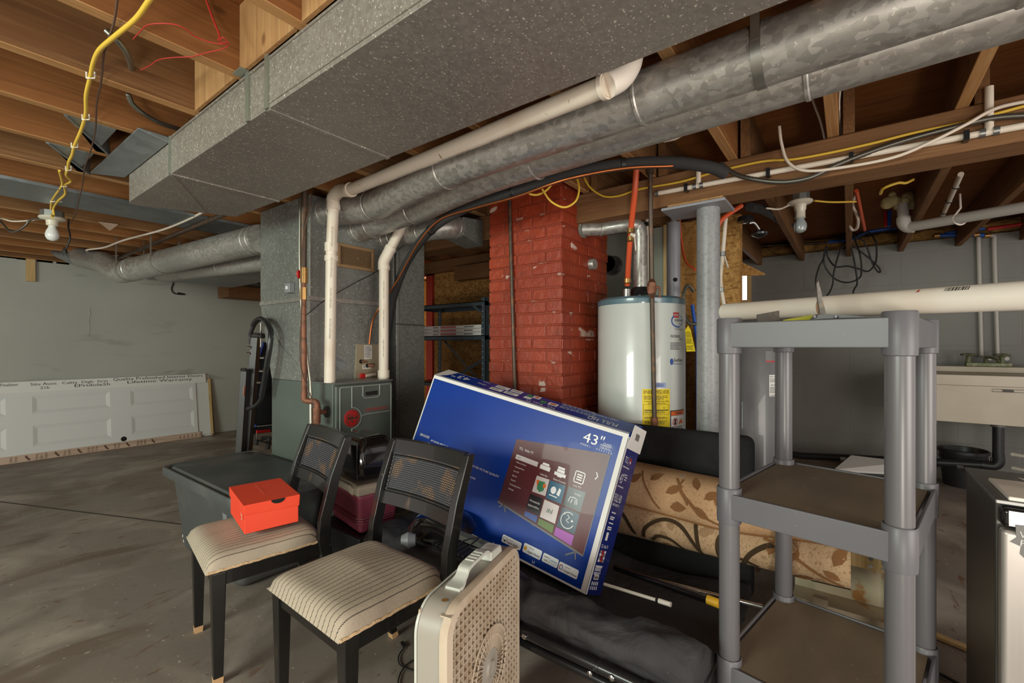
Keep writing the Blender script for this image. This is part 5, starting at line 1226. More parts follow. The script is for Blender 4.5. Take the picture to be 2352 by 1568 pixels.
loft(m, [ring2(-.01, .24), ring2(.005, .29), ring2(.004, .40), ring2(-.03, .455)]); m.build('housing', MT['gloss'], t, bevel=.03, segs=4)
m = MB(); m.bar(CB(.005, .06, .25), CB(.005, .06, .42), .05, .012, up=(1, 0, 0)); m.build('trim_strip', MT['gloss'], t, bevel=.004)
from mathutils import noise as NZ
# ================================================================== TV CARTON
Rx = V(.0964, -.976, -.1955); Ry = V(.9534, .147, -.2636); Rz = V(.286, -.1609, .9446); Cc = V(1.6291, 1.2999, .6343)
TF = lambda x, z, d=0: Cc + Rx * x - Ry * d + Rz * z
TH = .125
hw, hh = .535, .325
FTL, FTR, FBR, FBL = TF(-hw, hh), TF(hw, hh), TF(hw, -hh), TF(-hw, -hh)
up_ = Rz * .052 - Rx * .004
BTL, BTR, BBR, BBL = FTL + Ry * TH + up_ - Rx * .012, FTR + Ry * TH + up_ + Rx * .022, FBR + Ry * TH - Rz * .016 + Rx * .03, FBL + Ry * TH - Rz * .016
t = thing('television_carton', 'big blue flat television carton tilted against the black futon', 'carton', (FBL + FBR) / 2)
m = MB(); m.hexa([FBL, FBR, BBR, BBL, FTL, FTR, BTR, BTL]); m.build('carton_body', MT['tvblue'], t, bevel=.004)
cb_ = t.children[-1]
ftop = plane(FTL, FTR - FTL, BTL - FTL, (FTR - FTL).cross(BTL - FTL)); tl = (BTL - FTL).length
fsd = plane(FBR, BBR - FBR, FTR - FBR, (BBR - FBR).cross(FTR - FBR)); sl = (BBR - FBR).length; sh = 2 * hh
m = MB(); rect(m, fsd, .012, 0, sl - .002, sh - .01, .0006, 1); m.build('side_panel', MT['tvnavy'], cb_)
m = MB(); rect(m, TF, -hw, hh - .018, hw, hh - .001, .0006); rect(m, TF, hw - .022, -hh, hw - .001, hh - .018, .0006); rect(m, fsd, 0, 0, .012, sh - .01, .0006); rect(m, TF, -hw, -hh, -hw + .007, hh - .018, .0006); rect(m, TF, -hw, -hh, hw - .02, -hh + .008, .0006)
rect(m, ftop, 0, -.0, 2 * hw, .012, .0006)
m.build('white_edge', MT['whitepaper'], cb_)
m = MB(); m.slab([fsd(.004, sh - .058, .002), fsd(sl + .004, sh - .052, .002), fsd(sl + .008, sh + .052, .003), fsd(.02, sh + .045, .003)], (fsd(0, 0, 1) - fsd(0, 0, 0)) * .003); m.build('white_flap', MT['whitepaper'], t, bevel=.002)
ff = t.children[-1]
m = MB()
for i in range(7): rect(m, fsd, .05 + i * .005, sh - .01, .05 + i * .005 + .0025, sh + .018, .0075)
m.build('barcode', MT['black'], ff)
m = MB(); polyf(m, ftop, [(0.0, .0), (.03, .012), (.055, .05), (.075, tl), (0, tl)], .0012); m.build('torn_corner', MT['whitepaper'], cb_)
# the printed television
m = MB(); polyf(m, TF, [(.046, .152), (.482, .221), (.485, -.192), (.05, -.136)], .0008); m.build('screen_print', MT['tvscreen'], cb_)
sc_ = cb_.children[-1]
m = MB(); band(m, TF, [(.047, -.139), (.486, -.196)], .008, .0012); band(m, TF, [(.486, -.196), (.483, .221)], .003, .0012)
for a in ([(.082, -.142), (.06, -.158)], [(.082, -.142), (.1, -.168)], [(.452, -.195), (.415, -.222)], [(.452, -.195), (.46, -.222)]): band(m, TF, a, .006, .0012)
rect(m, TF, .235, -.17, .25, -.163, .0016)
m.build('stand_print', MT['printgrey'], cb_)
m = MB()
def tl_(px, z, s, h, w=None, mm=None): text(mm or m, s, TF, px, z, h, w, .0016)
tl_(.073, .113, 'TCL \u00b7 Roku TV', .011, .075)
for z, s, w in ((.052, 'What to Watch', .052), (.031, 'Featured Free', .05), (.011, 'Live TV', .028), (-.009, 'Sports', .024), (-.029, 'Search', .024), (-.049, 'Streaming Store', .058), (-.069, 'Settings', .028)): tl_(.079, z, s, .0065, w)
tl_(.207, .041, 'Cable Box', .008, .038); tl_(.272, .042, 'Game Console', .008, .06); tl_(.366, .047, 'Live TV', .0085, .036)
rect(m, TF, .197, .066, .247, .084, .0016); polyf(m, TF, [(.203, .086), (.241, .086), (.236, .096), (.208, .096)], .0016)
rect(m, TF, .27, .064, .324, .078, .0016); rect(m, TF, .279, .08, .315, .092, .0016); rect(m, TF, .286, .06, .307, .064, .0016); rect(m, TF, .28, .094, .312, .103, .0016)
band(m, TF, [(.362, .07), (.362, .108), (.366, .112), (.4, .112), (.404, .108), (.404, .07), (.4, .066), (.366, .066), (.362, .07)], .004, .0016)
for z in (.077, .087, .097): rect(m, TF, .371, z, .395, z + .005, .0016)
band(m, TF, [(.447, .134), (.457, .119), (.449, .104)], .004, .0016)
m.build('lettering', MT['white'], cb_)
m = MB(); rect(m, TF, .069, .067, .184, .088, .0012); m.build('menu_bar', M('menu_grey', S(206, 202, 204), .4), cb_)
m = MB(); tl_(.076, .075, 'Home', .007, .02); m.build('lettering', MT['print'], cb_)
def tile(c, pts, nm): 
    m = MB(); polyf(m, TF, pts, .0012); m.build(nm, M(nm + '_ink', c, .32, coat=.05), cb_)
a = tile(S(206, 200, 198), [(.195, .032), (.257, .035), (.26, -.036), (.194, -.04)], 'app_tile')
b = tile(S(36, 92, 122), [(.261, .034), (.335, .036), (.338, -.04), (.265, -.043)], 'app_tile')
c = tile(S(40, 44, 54), [(.348, .038), (.427, .041), (.427, -.042), (.347, -.042)], 'app_tile')
d = tile(S(32, 30, 34), [(.189, -.052), (.253, -.049), (.257, -.12), (.19, -.118)], 'app_tile')
e = tile(S(214, 206, 204), [(.261, -.05), (.333, -.052), (.336, -.126), (.262, -.125)], 'app_tile')
f = tile(S(44, 66, 86), [(.347, -.05), (.427, -.05), (.429, -.132), (.346, -.132)], 'app_tile')
tile(S(56, 84, 160), [(.19, -.127), (.252, -.127), (.253, -.155), (.19, -.147)], 'app_tile')
tile(S(92, 116, 48), [(.261, -.131), (.334, -.133), (.336, -.166), (.261, -.157)], 'app_tile')
tile(S(160, 72, 172), [(.344, -.136), (.428, -.138), (.429, -.18), (.344, -.169)], 'app_tile')
m = MB(); polyf(m, TF, [(.21, .015), (.242, .018), (.245, -.018), (.228, -.03), (.212, -.02)], .0018); m.build('tile_art', M('green_ink', S(50, 128, 84), .5), cb_)
m = MB(); polyf(m, TF, [(.2, .014), (.214, .018), (.21, -.012)], .002); rect(m, TF, .236, -.005, .25, .01, .002); m.build('tile_art', MT['orange'], cb_)
m = MB(); polyf(m, TF, ring_pts(TF, .288, .0, .013, .016, 10), .0018); polyf(m, TF, [(.305, -.012), (.312, .018), (.322, .012), (.32, -.016)], .0018); lines(m, TF, .275, .325, [-.026], .005, .0018, 2); m.build('tile_art', MT['white'], cb_)
m = MB(); text(m, 'ROMBO', TF, .382, .016, .0075, .03, .0018); band(m, TF, [(.364, -.02), (.368, .0), (.385, .004), (.4, .0), (.404, -.02)], .003, .0018); band(m, TF, [(.376, -.022), (.38, -.004)], .003, .0018); band(m, TF, [(.392, -.004), (.396, -.022)], .003, .0018); m.build('tile_art', MT['white'], cb_)
m = MB(); text(m, 'thousands', TF, .196, -.08, .01, .05, .0018); text(m, 'appsonline', TF, .194, -.1, .01, .054, .0018); m.build('tile_art', MT['white'], cb_)
m = MB(); text(m, 'ihl', TF, .284, -.096, .02, .026, .0018); m.build('tile_art', M('dark_green_ink', S(30, 92, 60), .5), cb_)
m = MB(); band(m, TF, ring_pts(TF, .385, -.092, .03, .032, 22, 60, 340), .003, .0018); band(m, TF, [(.378, -.07), (.39, -.08), (.378, -.094), (.392, -.1)], .003, .0018); polyf(m, TF, [(.36, -.064), (.37, -.07), (.362, -.077)], .0018); polyf(m, TF, [(.402, -.082), (.41, -.09), (.399, -.093)], .0018); m.build('tile_art', MT['white'], cb_)
m = MB()
text(m, '43', TF, .350, .238, .043, .066, .0012); text(m, '"', TF, .417, .238, .046, .02, .0012, lean=.15); text(m, 'CLASS', TF, .442, .252, .008, .036, .0012)
text(m, 'DIAGONALLY', TF, .437, .2435, .0045, .04, .0012); text(m, 'MEASURED 42.5"', TF, .437, .237, .0045, .042, .0012)
band(m, TF, [(.433, .249), (.484, .249), (.484, .234), (.433, .234), (.433, .249)], .0012, .0012)
for i, ch in enumerate('MODEL: 43S310R'): 
    if ch != ' ': text(m, ch, TF, .345 + i * .0106, .222, .0075, None, .0012)
m.build('lettering', MT['white'], cb_)
m = MB(); text(m, 'BIBMA BA DIVED', TF, -.497, .004, .013, .062, .0012); m.build('lettering', MT['white'], cb_)
m = MB(); text(m, 'HIT SHOWS, FREE TV, SPORTS, MOVIES, AND MORE', TF, -.42, .0 - .003, .0095, .24, .0012); m.build('lettering', MT['white'], cb_)
m = MB(); text(m, 'COLOR AND CONTRAST', TF, -.36, -.044, .013, .20, .0012); m.build('lettering', MT['white'], cb_)
m = MB(); text(m, '| BETTER PICTURE QUALITY', TF, -.152, -.041, .0095, .168, .0012); m.build('lettering', MT['white'], cb_)
m = MB(); text(m, 'SLIM DESIGN LOOKS GREAT IN ANY HOME', TF, -.35, -.092, .009, .25, .0012); m.build('lettering', MT['white'], cb_)
m = MB(); text(m, 'WIRELESS AND HDMI CONNECTIVITY', TF, -.35, -.118, .009, .225, .0012); m.build('lettering', MT['white'], cb_)
m = MB(); text(m, 'H', TF, .285, -.313, .014, .012, .0012); m.build('lettering', MT['white'], cb_)

def badge(x0, y0, x1, y1):
    m = MB(); r = .004
    polyf(m, TF, [(x0 + r, y0), (x1 - r, y0), (x1, y0 + r), (x1, y1 - r), (x1 - r, y1), (x0 + r, y1), (x0, y1 - r), (x0, y0 + r)], .001); m.build('badge', MT['white'], cb_); return cb_.children[-1]
b1 = badge(.121, -.289, .219, -.257); b2 = badge(.229, -.287, .317, -.249); b3 = badge(.324, -.286, .396, -.251); b4 = badge(.4, -.29, .487, -.254)
m = MB(); text(m, 'works with', TF, .152, -.268, .0045, .024, .0018); text(m, 'Apple AirPlay', TF, .15, -.283, .0095, .06, .0018); band(m, TF, [(.128, -.277), (.128, -.264), (.146, -.264), (.146, -.277)], .0018, .0018); polyf(m, TF, [(.131, -.282), (.143, -.282), (.137, -.273)], .0018); m.build('lettering', MT['black'], cb_)
m = MB(); text(m, 'works with', TF, .255, -.261, .0045, .024, .0018); text(m, 'Apple Home', TF, .252, -.28, .0105, .06, .0018); m.build('lettering', MT['black'], cb_)
m = MB(); polyf(m, TF, [(.234, -.275), (.247, -.275), (.247, -.264), (.2405, -.257), (.234, -.264)], .0018); m.build('house_mark', MT['yellowpart'], cb_)
m = MB(); text(m, 'works', TF, .33, -.265, .0075, .022, .0018); text(m, 'with', TF, .333, -.279, .0075, .017, .0018); rect(m, TF, .357, -.282, .358, -.255, .0018); m.build('lettering', MT['black'], cb_)
m = MB(); text(m, 'alexa', TF, .362, -.271, .011, .029, .0018); band(m, TF, [(.362, -.276), (.375, -.28), (.391, -.275)], .0016, .0018); m.build('lettering', MT['cyanlogo'], cb_)
m = MB(); text(m, 'works with', TF, .427, -.266, .0045, .024, .0018); text(m, 'Google Home', TF, .424, -.283, .0095, .059, .0018); m.build('lettering', MT['black'], cb_)
m = MB(); band(m, TF, [(.406, -.281), (.406, -.269), (.412, -.262)], .003, .0018); m.build('house_mark', MT['red'], cb_)
m = MB(); band(m, TF, [(.412, -.262), (.418, -.269), (.418, -.281), (.406, -.281)], .003, .0018); m.build('house_mark', MT['bluelogo'], cb_)
# top strip is printed upside down
m = MB(); Wt = 2 * hw
text(m, '43"', ftop, .19, tl * .72, .05, .11, .0012, flip=True); text(m, 'MODEL: 43S310R', ftop, .2, tl * .95, .008, .12, .0012, flip=True); text(m, 'CLASS', ftop, .085, tl * .55, .009, .03, .0012, flip=True)
text(m, 'Xfinity', ftop, .3, tl * .55, .018, .055, .0012, flip=True); text(m, 'HDMI', ftop, .3, tl * .88, .014, .045, .0012, flip=True)
text(m, 'TCL \u00b7 Roku TV', ftop, .715, tl * .3, .02, .16, .0012, flip=True)
text(m, 'FULL HD', ftop, 1.01, tl * .5, .04, .14, .0012, flip=True); text(m, '1080P | SMART TV', ftop, 1.0, tl * .85, .014, .13, .0012, flip=True)
lines(m, ftop, .72, .92, [tl * .5, tl * .62, tl * .78, tl * .9], .005, .0012, 8)
m.build('lettering', MT['white'], cb_)
m = MB()
for x0, y0, x1, y1 in ((.345, .6, .425, .9), (.435, .62, .5, .92), (.335, .25, .41, .52), (.42, .27, .5, .54), (.565, .62, .605, .9), (.53, .36, .57, .6), (.66, .42, .71, .7)):
    m = MB(); rect(m, ftop, x0, y0 * tl, x1, y1 * tl, .0012); m.build('badge', MT['white'], cb_)
m = MB()
for x0, y0, x1 in ((.352, .72, .41), (.442, .74, .49), (.342, .36, .395), (.43, .38, .485)): lines(m, ftop, x0, x1, [y0 * tl], .008, .0018, int(x0 * 99))
m.build('lettering', MT['print'], cb_)
MT['green'] = M('green_badge', S(46, 150, 90), .5)
for r4 in ((.53, .66, .56, .86), (.62, .4, .65, .62)):
    m = MB(); rect(m, ftop, r4[0], r4[1] * tl, r4[2], r4[3] * tl, .0012); m.build('badge', MT['green'], cb_)
for r4 in ((.575, .7, .597, .82), (.67, .5, .7, .62)):
    m = MB(); rect(m, ftop, r4[0], r4[1] * tl, r4[2], r4[3] * tl, .0018); m.build('badge', MT['orange'], cb_)
# narrow side panel
m = MB()
text(m, 'TCL', fsd, .022, .538, .026, .03, .0012); rect(m, fsd, .058, .53, .059, .57, .0012); lines(m, fsd, .02, .08, [.518], .004, .0012, 1)
text(m, '43', fsd, .02, .452, .04, .026, .0012); text(m, '"', fsd, .047, .46, .034, .009, .0012); lines(m, fsd, .06, .085, [.49, .48, .47], .004, .0012, 2); lines(m, fsd, .02, .075, [.436], .004, .0012, 3)
text(m, 'FULL HD', fsd, .018, .375, .034, .066, .0012); text(m, '1080P SMART TV', fsd, .018, .357, .011, .062, .0012)
lines(m, fsd, .03, .07, [.328, .31, .302, .285, .268, .26], .005, .0012, 4)
text(m, 'TCL \u00b7 Roku TV', fsd, .02, .186, .014, .06, .0012)
lines(m, fsd, .02, .08, [.1, .094, .106, .112, .085, .079], .004, .0012, 5); lines(m, fsd, .02, .08, [.128 - .02], .004, .0012, 7)
for k in range(4):
    polyf(m, fsd, ring_pts(fsd, .028 + k * .015, .045, .005, .009, 8), .0012); rect(m, fsd, .022 + k * .016, .02, .03 + k * .016, .033, .0012)
m.build('lettering', MT['white'], cb_)
m = MB(); polyf(m, fsd, [(.066, .562), (.08, .564), (.08, .545), (.073, .534), (.066, .544)], .0012); m.build('shield_mark', MT['red'], cb_)
m = MB(); polyf(m, fsd, [(.068, .55), (.078, .551), (.078, .546), (.073, .538), (.068, .545)], .0018); rect(m, fsd, .036, .217, .055, .25, .0012)
m.build('sticker', MT['whitepaper'], cb_)
for i in range(3):
    for j in range(4):
        mm = MB(); x = .024 + i * .018; y = .13 + .0 + j * .012
        rect(mm, fsd, x, y, x + .014, y + .01, .0014); mm.build('app_tile', MT[('white', 'redpipe', 'cooltan', 'red')[(i + j * 2) % 4]], cb_)
m = MB(); rect(m, fsd, .03, .062 - .002, .07, .078, .0012); m.build('shipping_label', MT['whitepaper'], cb_)
m = MB(); 
for i in range(9): rect(m, fsd, .034 + i * .0036, .064, .034 + i * .0036 + .0018, .074, .0018)
m.build('barcode', MT['black'], cb_)

# ================================================================== FUTON
t = thing('futon', 'black metal framed futon with a sagging black mattress under the television carton', 'futon', (1.7, 1.05, 0))
Ya, Yb = .335, 1.80
def mprof(y):
    sag = .168 + max(0, y - .83) * .19 + max(0, .62 - y) * .16
    sag = min(sag, .42)
    k = min(1, max(0, (1.0 - y) / .5)); fr = .375 + .012 * math.sin(7 * y)
    fr = max(fr, sag)
    return [(1.262, .262), (1.236, .285), (1.232, .32), (1.25, fr - .028), (1.285, fr - .004), (1.33, fr - .008), (1.39, fr * .75 + sag * .25), (1.46, fr * .35 + sag * .65), (1.54, sag + .012), (1.64, sag), (1.76, sag), (1.88, sag + .006), (1.98, sag - .005), (2.08, sag - .012), (2.13, sag - .02), (2.165, sag - .05), (2.165, .12), (1.9, .10), (1.5, .12), (1.3, .2)]
NY = 64; rings = []
for j in range(NY + 1):
    y = Ya + (Yb - Ya) * j / NY
    e = min(j, NY - j); ins = [.05, .022, .008, .002, 0][min(e, 4)]
    pr_ = spline([(x, 0, z) for x, z in mprof(y)], 4, closed=True)
    L = []
    cx_ = 1.7; cz_ = .2
    for i, p in enumerate(pr_):
        x = p.x; z = p.z
        w = NZ.fractal(V(x * 5, y * 7, z * 5), 1.0, 2.2, 4)
        wr = .03 * math.exp(-((x - 1.33) / .16) ** 2) * max(0.15, min(1, (1.15 - abs(y - .85)) / .9))
        wv = NZ.noise(V(x * 8, (y + x * .9) * 9, 2.0)) + .5 * NZ.noise(V(x * 15, (y - x * .7) * 22, 7.0))
        z2 = z + (wr * wv + .006 * w) * (1 if z > .26 else .3); x2 = x + (wr * .6 * NZ.noise(V(z * 22, y * 16, 5.0))) * (1 if x < 1.3 else 0)
        x2 += (cx_ - x2) * ins * .8; z2 += (cz_ - z2) * ins * 3
        L.append((x2, y, z2))
    rings.append(L)
m = MB(); loft(m, rings); m.build('mattress', MT['futon'], t, angle=80)
# frame
def rail(p0, p1, r=.0165): MB().tube([p0, p1], r, 14).build('frame_rail', MT['blackmetal'], t, angle=60)
rail((1.235, .34, .238), (1.235, 1.82, .238)); rail((1.265, .36, .175), (1.265, 1.80, .175), .013)
rail((1.235, .345, .238), (2.18, .36, .1), .0165); rail((1.235, 1.82, .238), (2.18, 1.82, .1))
rail((2.18, .36, .1), (2.18, 1.82, .1))
for y in (.36, 1.7): MB().tube([(1.25, y, .23), (1.25, y, 0)], .0165, 14).build('leg', MT['blackmetal'], t)
for y in (.38, 1.7): MB().tube([(2.18, y, .1), (2.18, y, 0)], .0165, 14).build('leg', MT['blackmetal'], t)
m = MB()
for y, z in ((.86, .238), (.62, .22), (.55, .238), (.42, .238)): m.lathe((1.218, y, z), [(.008, .002), (.009, -.006), (.004, -.009)], 10, axis=(1, 0, 0))
m.build('bolt', MT['chrome'], t)
for y in (.60, .46): MB().lathe((1.235, y, .238), [(.0165, -.004), (.019, -.003), (.019, .003), (.0165, .004)], 14, axis=(0, 1, 0)).build('sleeve', MT['blackmetal'], t)
MB().tube([(1.235, .55, .206), (1.235, .36, .206)], .008, 8).build('latch_bar', MT['blackmetal'], t)
def rr3_(x0, z0, x1, z1, r, n=5):
    P = []
    for cx_, cz_, a in ((x1 - r, z1 - r, 0), (x0 + r, z1 - r, 90), (x0 + r, z0 + r, 180), (x1 - r, z0 + r, 270)):
        for i in range(n + 1): b = R_(a + 90 * i / n); P.append((cx_ + r * math.cos(b), cz_ + r * math.sin(b)))
    return P
# upright back cushion
m = MB(); loft(m, [[(2.262 + dx, .345, z0), (2.34 + dx, .345, z0), (2.34 + dx, 1.30, z0), (2.262 + dx, 1.30, z0)] for z0, dx in ((.05, -.01), (.35, 0), (.55, .008), (.785, .012))])
o = m.build('back_cushion', MT['futon'], t, bevel=.037, segs=5); o.modifiers['bevel'].harden_normals = False
m.build('back_cushion', MT['futon'], t, bevel=.037, segs=5)

# ================================================================== RUGS
Ax0 = V(2.062, -.005, .402); Ax1 = V(2.21, 1.1, .32)
ax = (Ax1 - Ax0).normalized()
t = thing('rolled_rug', 'rolled patterned rug with dark vines lying along the futon', 'rug', (2.05, .8, .2))
rr_ = .089
ns = 40
def RS(s, phi, d=0): 
    p = Ax0 + ax * s; return p + V(-math.cos(phi), 0, math.sin(phi)) * (rr_ + d)
m = MB(); m.grid(lambda u, v: RS(u * 1.13, v * 2 * math.pi), 30, 40)
sp_ = []
for i in range(110):
    a = i / 110 * 2 * math.pi * 4.2; r = .016 + (rr_ - .030) * (i / 110); sp_.append((a, r))
rugm = m
m = MB(); vs = []
for a, r in sp_: vs += [Ax0 + V(-math.cos(a) * (r - .006), 0, math.sin(a) * (r - .006)), Ax0 + V(-math.cos(a) * (r + .006), 0, math.sin(a) * (r + .006)), Ax0 + ax * .5 + V(-math.cos(a) * (r + .006), 0, math.sin(a) * (r + .006)), Ax0 + ax * .5 + V(-math.cos(a) * (r - .006), 0, math.sin(a) * (r - .006))]
m.add(vs, [(i * 4 + j, i * 4 + (j + 1) % 4, i * 4 + 4 + (j + 1) % 4, i * 4 + 4 + j) for i in range(len(sp_) - 1) for j in range(4)])
m.build('rolled_layer', M('rug_backing', S(156, 138, 104), .95, ov=[('n', 60, .4, .7, S(118, 104, 78))]), t)
m = rugm; m.m = 1; rl = m
# s runs from the open end; phi 0 faces the room
SF = lambda x, y, d=0: RS(x, y / rr_, d)
def leaf(m, fn, x, y, a, l, w, d=.0022):
    P = [(0, 0), (.25, .42), (.5, .5), (.75, .32), (1, 0), (.75, -.32), (.5, -.5), (.25, -.42)]
    l *= 1.5; w *= 1.55
    polyf(m, fn, [(x + (px * l) * math.cos(a) - (py * w) * math.sin(a), y + (px * l) * math.sin(a) + (py * w) * math.cos(a)) for px, py in P], d)
def vine(m, fn, pts, w, d=.002): band(m, fn, [(p.x, p.y) for p in spline([(x, y, 0) for x, y in pts], 8)], w * 1.4, d)
vine(m, SF, [(.2, .05), (.27, .03), (.33, -.02), (.36, -.09)], .014); vine(m, SF, [(.42, .06), (.45, .01), (.45, -.06), (.44, -.1)], .015); vine(m, SF, [(.3, -.08), (.36, -.05), (.42, -.07)], .012)
vine(m, SF, [(.52, -.1), (.56, -.02), (.62, .04), (.7, .05), (.78, .0), (.8, -.06)], .012); vine(m, SF, [(.6, -.1), (.65, -.04), (.72, -.03), (.76, -.07)], .012); vine(m, SF, [(.55, .06), (.54, 0), (.53, -.08)], .012)
vine(m, SF, [(.0, -.08), (.06, -.085), (.12, -.09)], .01); vine(m, SF, [(.84, -.05), (.9, .03), (.98, .06), (1.06, 0)], .012)
m.m = 2
for x, y, a, l, w in ((.05, .01, 2.0, .06, .026), (.16, .0, 1.1, .065, .028), (.11, -.06, -.4, .05, .022), (.22, -.03, 2.3, .05, .024), (.03, -.04, .5, .04, .02), (.26, .0, 1.9, .05, .022), (.66, -.085, .3, .035, .016)): leaf(rl, SF, x, y, a, l, w)
vine(rl, SF, [(.02, -.07), (.1, -.03), (.2, .03), (.28, .06)], .008)
m.build('rug_body', [MT['rugpat'], MT['rugvine'], MT['rugleaf']], t, angle=80)
# upper beige rug, loosely folded over the roll
t = thing('folded_rug', 'beige leaf patterned rug laid over the rolled rug', 'rug', (2.06, .8, .4))
def UP(s):
    y = -.055 + s; k = min(1, max(0, (s - .0) / .55)); k = k * k * (3 - 2 * k)
    zc = .492 + .012 * k - .03 * max(0, s - .9); hz = .016 + .09 * k; hx = .085 + .03 * k
    return y, zc, hz, hx
def US(s, phi, d=0):
    y, zc, hz, hx = UP(s); c = math.cos(phi); q = math.sin(phi)
    return V(2.07 + .132 * (y + .03) - math.copysign(abs(c) ** .8, c) * (hx + d), y, zc + math.copysign(abs(q) ** .8, q) * (hz + d))
m = MB(); m.grid(lambda u, v: US(u * 1.13, v * 2 * math.pi), 40, 40)
rugm = m
m = MB(); m.tube([US(.02 + i * .04, -.75) for i in range(27)], .006, 8); m.tube([US(0.002, i / 24 * 2 * math.pi) for i in range(25)], .006, 6); m.build('bound_edge', MT['rugleaf'], t)
m = rugm; m.m = 1; UF = lambda x, y, d=0: US(x, y / .1, d + .0015)
vine(m, UF, [(.47, -.05), (.56, -.02), (.64, .03), (.68, .1)], .007); vine(m, UF, [(.62, .0), (.66, .05), (.65, .1)], .006); vine(m, UF, [(.42, -.06), (.45, 0), (.43, .06), (.36, .09)], .008); vine(m, UF, [(.75, -.04), (.82, .03), (.85, .1)], .006); vine(m, UF, [(.12, -.03), (.2, -.01), (.3, .0)], .006)
for x, y, a, l, w in ((.58, .06, 1.2, .05, .022), (.55, .03, 2.5, .05, .022), (.72, .02, 2.6, .06, .022), (.49, .06, 2.2, .055, .024), (.4, .04, .6, .055, .022), (.53, -.03, .4, .05, .02), (.7, -.02, 3.0, .05, .022), (.37, .0, 2.6, .05, .022), (.8, .06, 2.4, .05, .02), (.47, .01, .7, .04, .018), (.24, .0, 2.2, .05, .02), (.16, -.02, .5, .05, .02), (.9, .03, 2.4, .05, .022)): leaf(m, UF, x, y, a, l, w, .001)
m.build('rug_body', [MT['rug'], MT['rugleaf']], t, angle=80)
solo(MB().tube([at(1565, 1095, D=2.05), at(1580, 1097, D=2.04), at(1598, 1098, D=2.03), at(1620, 1104, D=2.02)], .004, 6), 'blue_thread', MT['cyanlogo'], 'bit of pale blue thread on top of the beige rug', 'thread')

# ================================================================== RODS ON THE MATTRESS
t = thing('telescoping_pole', 'black telescoping pole with a yellow collar lying on the futon mattress', 'pole', at(1540, 1345, D=1.75))
p0 = at(1412, 1303, D=1.98); p1 = at(1625, 1376, D=1.66); p2 = at(1652, 1386, D=1.63); p3 = at(1790, 1425, D=1.55)
MB().tube([p0, lerp(p0, p1, .7)], .0135, 14).build('pole_tube', MT['gloss'], t); MB().tube([lerp(p0, p1, .68), p1], .0155, 14).build('pole_sleeve', MT['gloss'], t)
MB().tube([p1, p2], .0165, 14).build('collar', MT['yellowpart'], t)
a = at(1480, 1325, D=1.98); b = at(1650, 1368, D=1.78); c = at(1752, 1393, D=1.7)
solo(MB().tube([a, b, c], .0095, 12), 'chrome_rod', MT['chrome'], 'thin chrome rod lying beyond the black pole on the futon', 'rod')
a = at(1388, 1341, D=1.75); b = at(1513, 1379, D=1.57); c = at(1541, 1388, D=1.54)
t = thing('white_rod', 'thin white adjustable curtain rod lying on the futon mattress', 'rod', b)
MB().tube([a, b], .006, 10).build('rod_tube', MT['pvc_white'], t); MB().tube([b, c], .0085, 10).build('rod_end', MT['pvc_white'], t); MB().tube([lerp(a, b, .96), b], .0075, 10).build('stop_ring', MT['blackmetal'], t)

# ================================================================== THINGS ON THE FAR END OF THE FUTON
solo(MB().hexa([(1.27, 1.845, 0), (1.5, 1.845, 0), (1.5, 2.2, 0), (1.27, 2.2, 0), (1.25, 1.835, .296), (1.52, 1.835, .296), (1.52, 2.21, .296), (1.25, 2.21, .296)]), 'plastic_crate', MT['bucket'], 'black plastic crate under the maroon cooler', 'crate', bevel=.01)
def onm(px, py, z): return at(px, py, Z=z)
k0 = onm(985, 1262, .36); k1 = onm(1130, 1330, .36); kd = (k1 - k0).normalized(); kn = V(-kd.y, kd.x, 0)
if kn.x < 0: kn = -kn
t = thing('electronic_keyboard', 'flat dark electronic keyboard lying in front of the tilted television carton', 'keyboard', (k0 + k1) / 2)
K = lambda x, y, z: k0 + kd * (x - .1) + kn * y + V(0, 0, z)
m = MB(); loft(m, [[K(0, 0, 0), K(.36, 0, 0), K(.36, .13, .0), K(0, .13, .0)], [K(0, 0, .02), K(.36, 0, .02), K(.36, .13, .035), K(0, .13, .035)]]); m.build('case', MT['blackmetal'], t, bevel=.004)
m = MB(); m.hexa([K(.02, .09, .034), K(.34, .09, .034), K(.34, .125, .038), K(.02, .125, .038), K(.02, .09, .055), K(.34, .09, .055), K(.34, .12, .06), K(.02, .12, .06)]); m.build('rear_bar', M('grey_bar', S(84, 84, 80), .5), t, bevel=.003)
m = MB()
for i in range(12): m.hexa([K(.02 + i * .026, .01, .022), K(.042 + i * .026, .01, .022), K(.042 + i * .026, .08, .03), K(.02 + i * .026, .08, .03), K(.021 + i * .026, .011, .03), K(.041 + i * .026, .011, .03), K(.041 + i * .026, .079, .038), K(.021 + i * .026, .079, .038)])
m.build('key', MT['blackcable'], t)
pc = onm(1010, 1215, .39)
m = MB()
m.lathe(pc + V(.02, .0, 0), [(.15, 0), (.152, .012), (.12, .045), (.06, .06), (.001, .063)], 36); solo(m, 'curved_lid', MT['gloss'], 'glossy black curved lid between the cooler and the television carton', 'lid')
pc2 = onm(938, 1240, .42)
solo(MB().tube([pc2 + V(-.02, .02, 0), pc2 + V(.0, .0, .0), pc2 + V(.02, -.02, .0)], [.02, .032, .022], 14), 'grey_paddle', MT['greyplastic'], 'small rounded grey plastic piece behind the striped seat', 'plastic piece')
cab('charger_cable', 'thin black cord tangled over the electronic keyboard', 'cord', [onm(1040, 1255, .43), onm(1070, 1240, .43), onm(1100, 1235, .43), onm(1080, 1255, .43), onm(1120, 1262, .43), onm(1145, 1255, .43)], .003, 'blackcable')

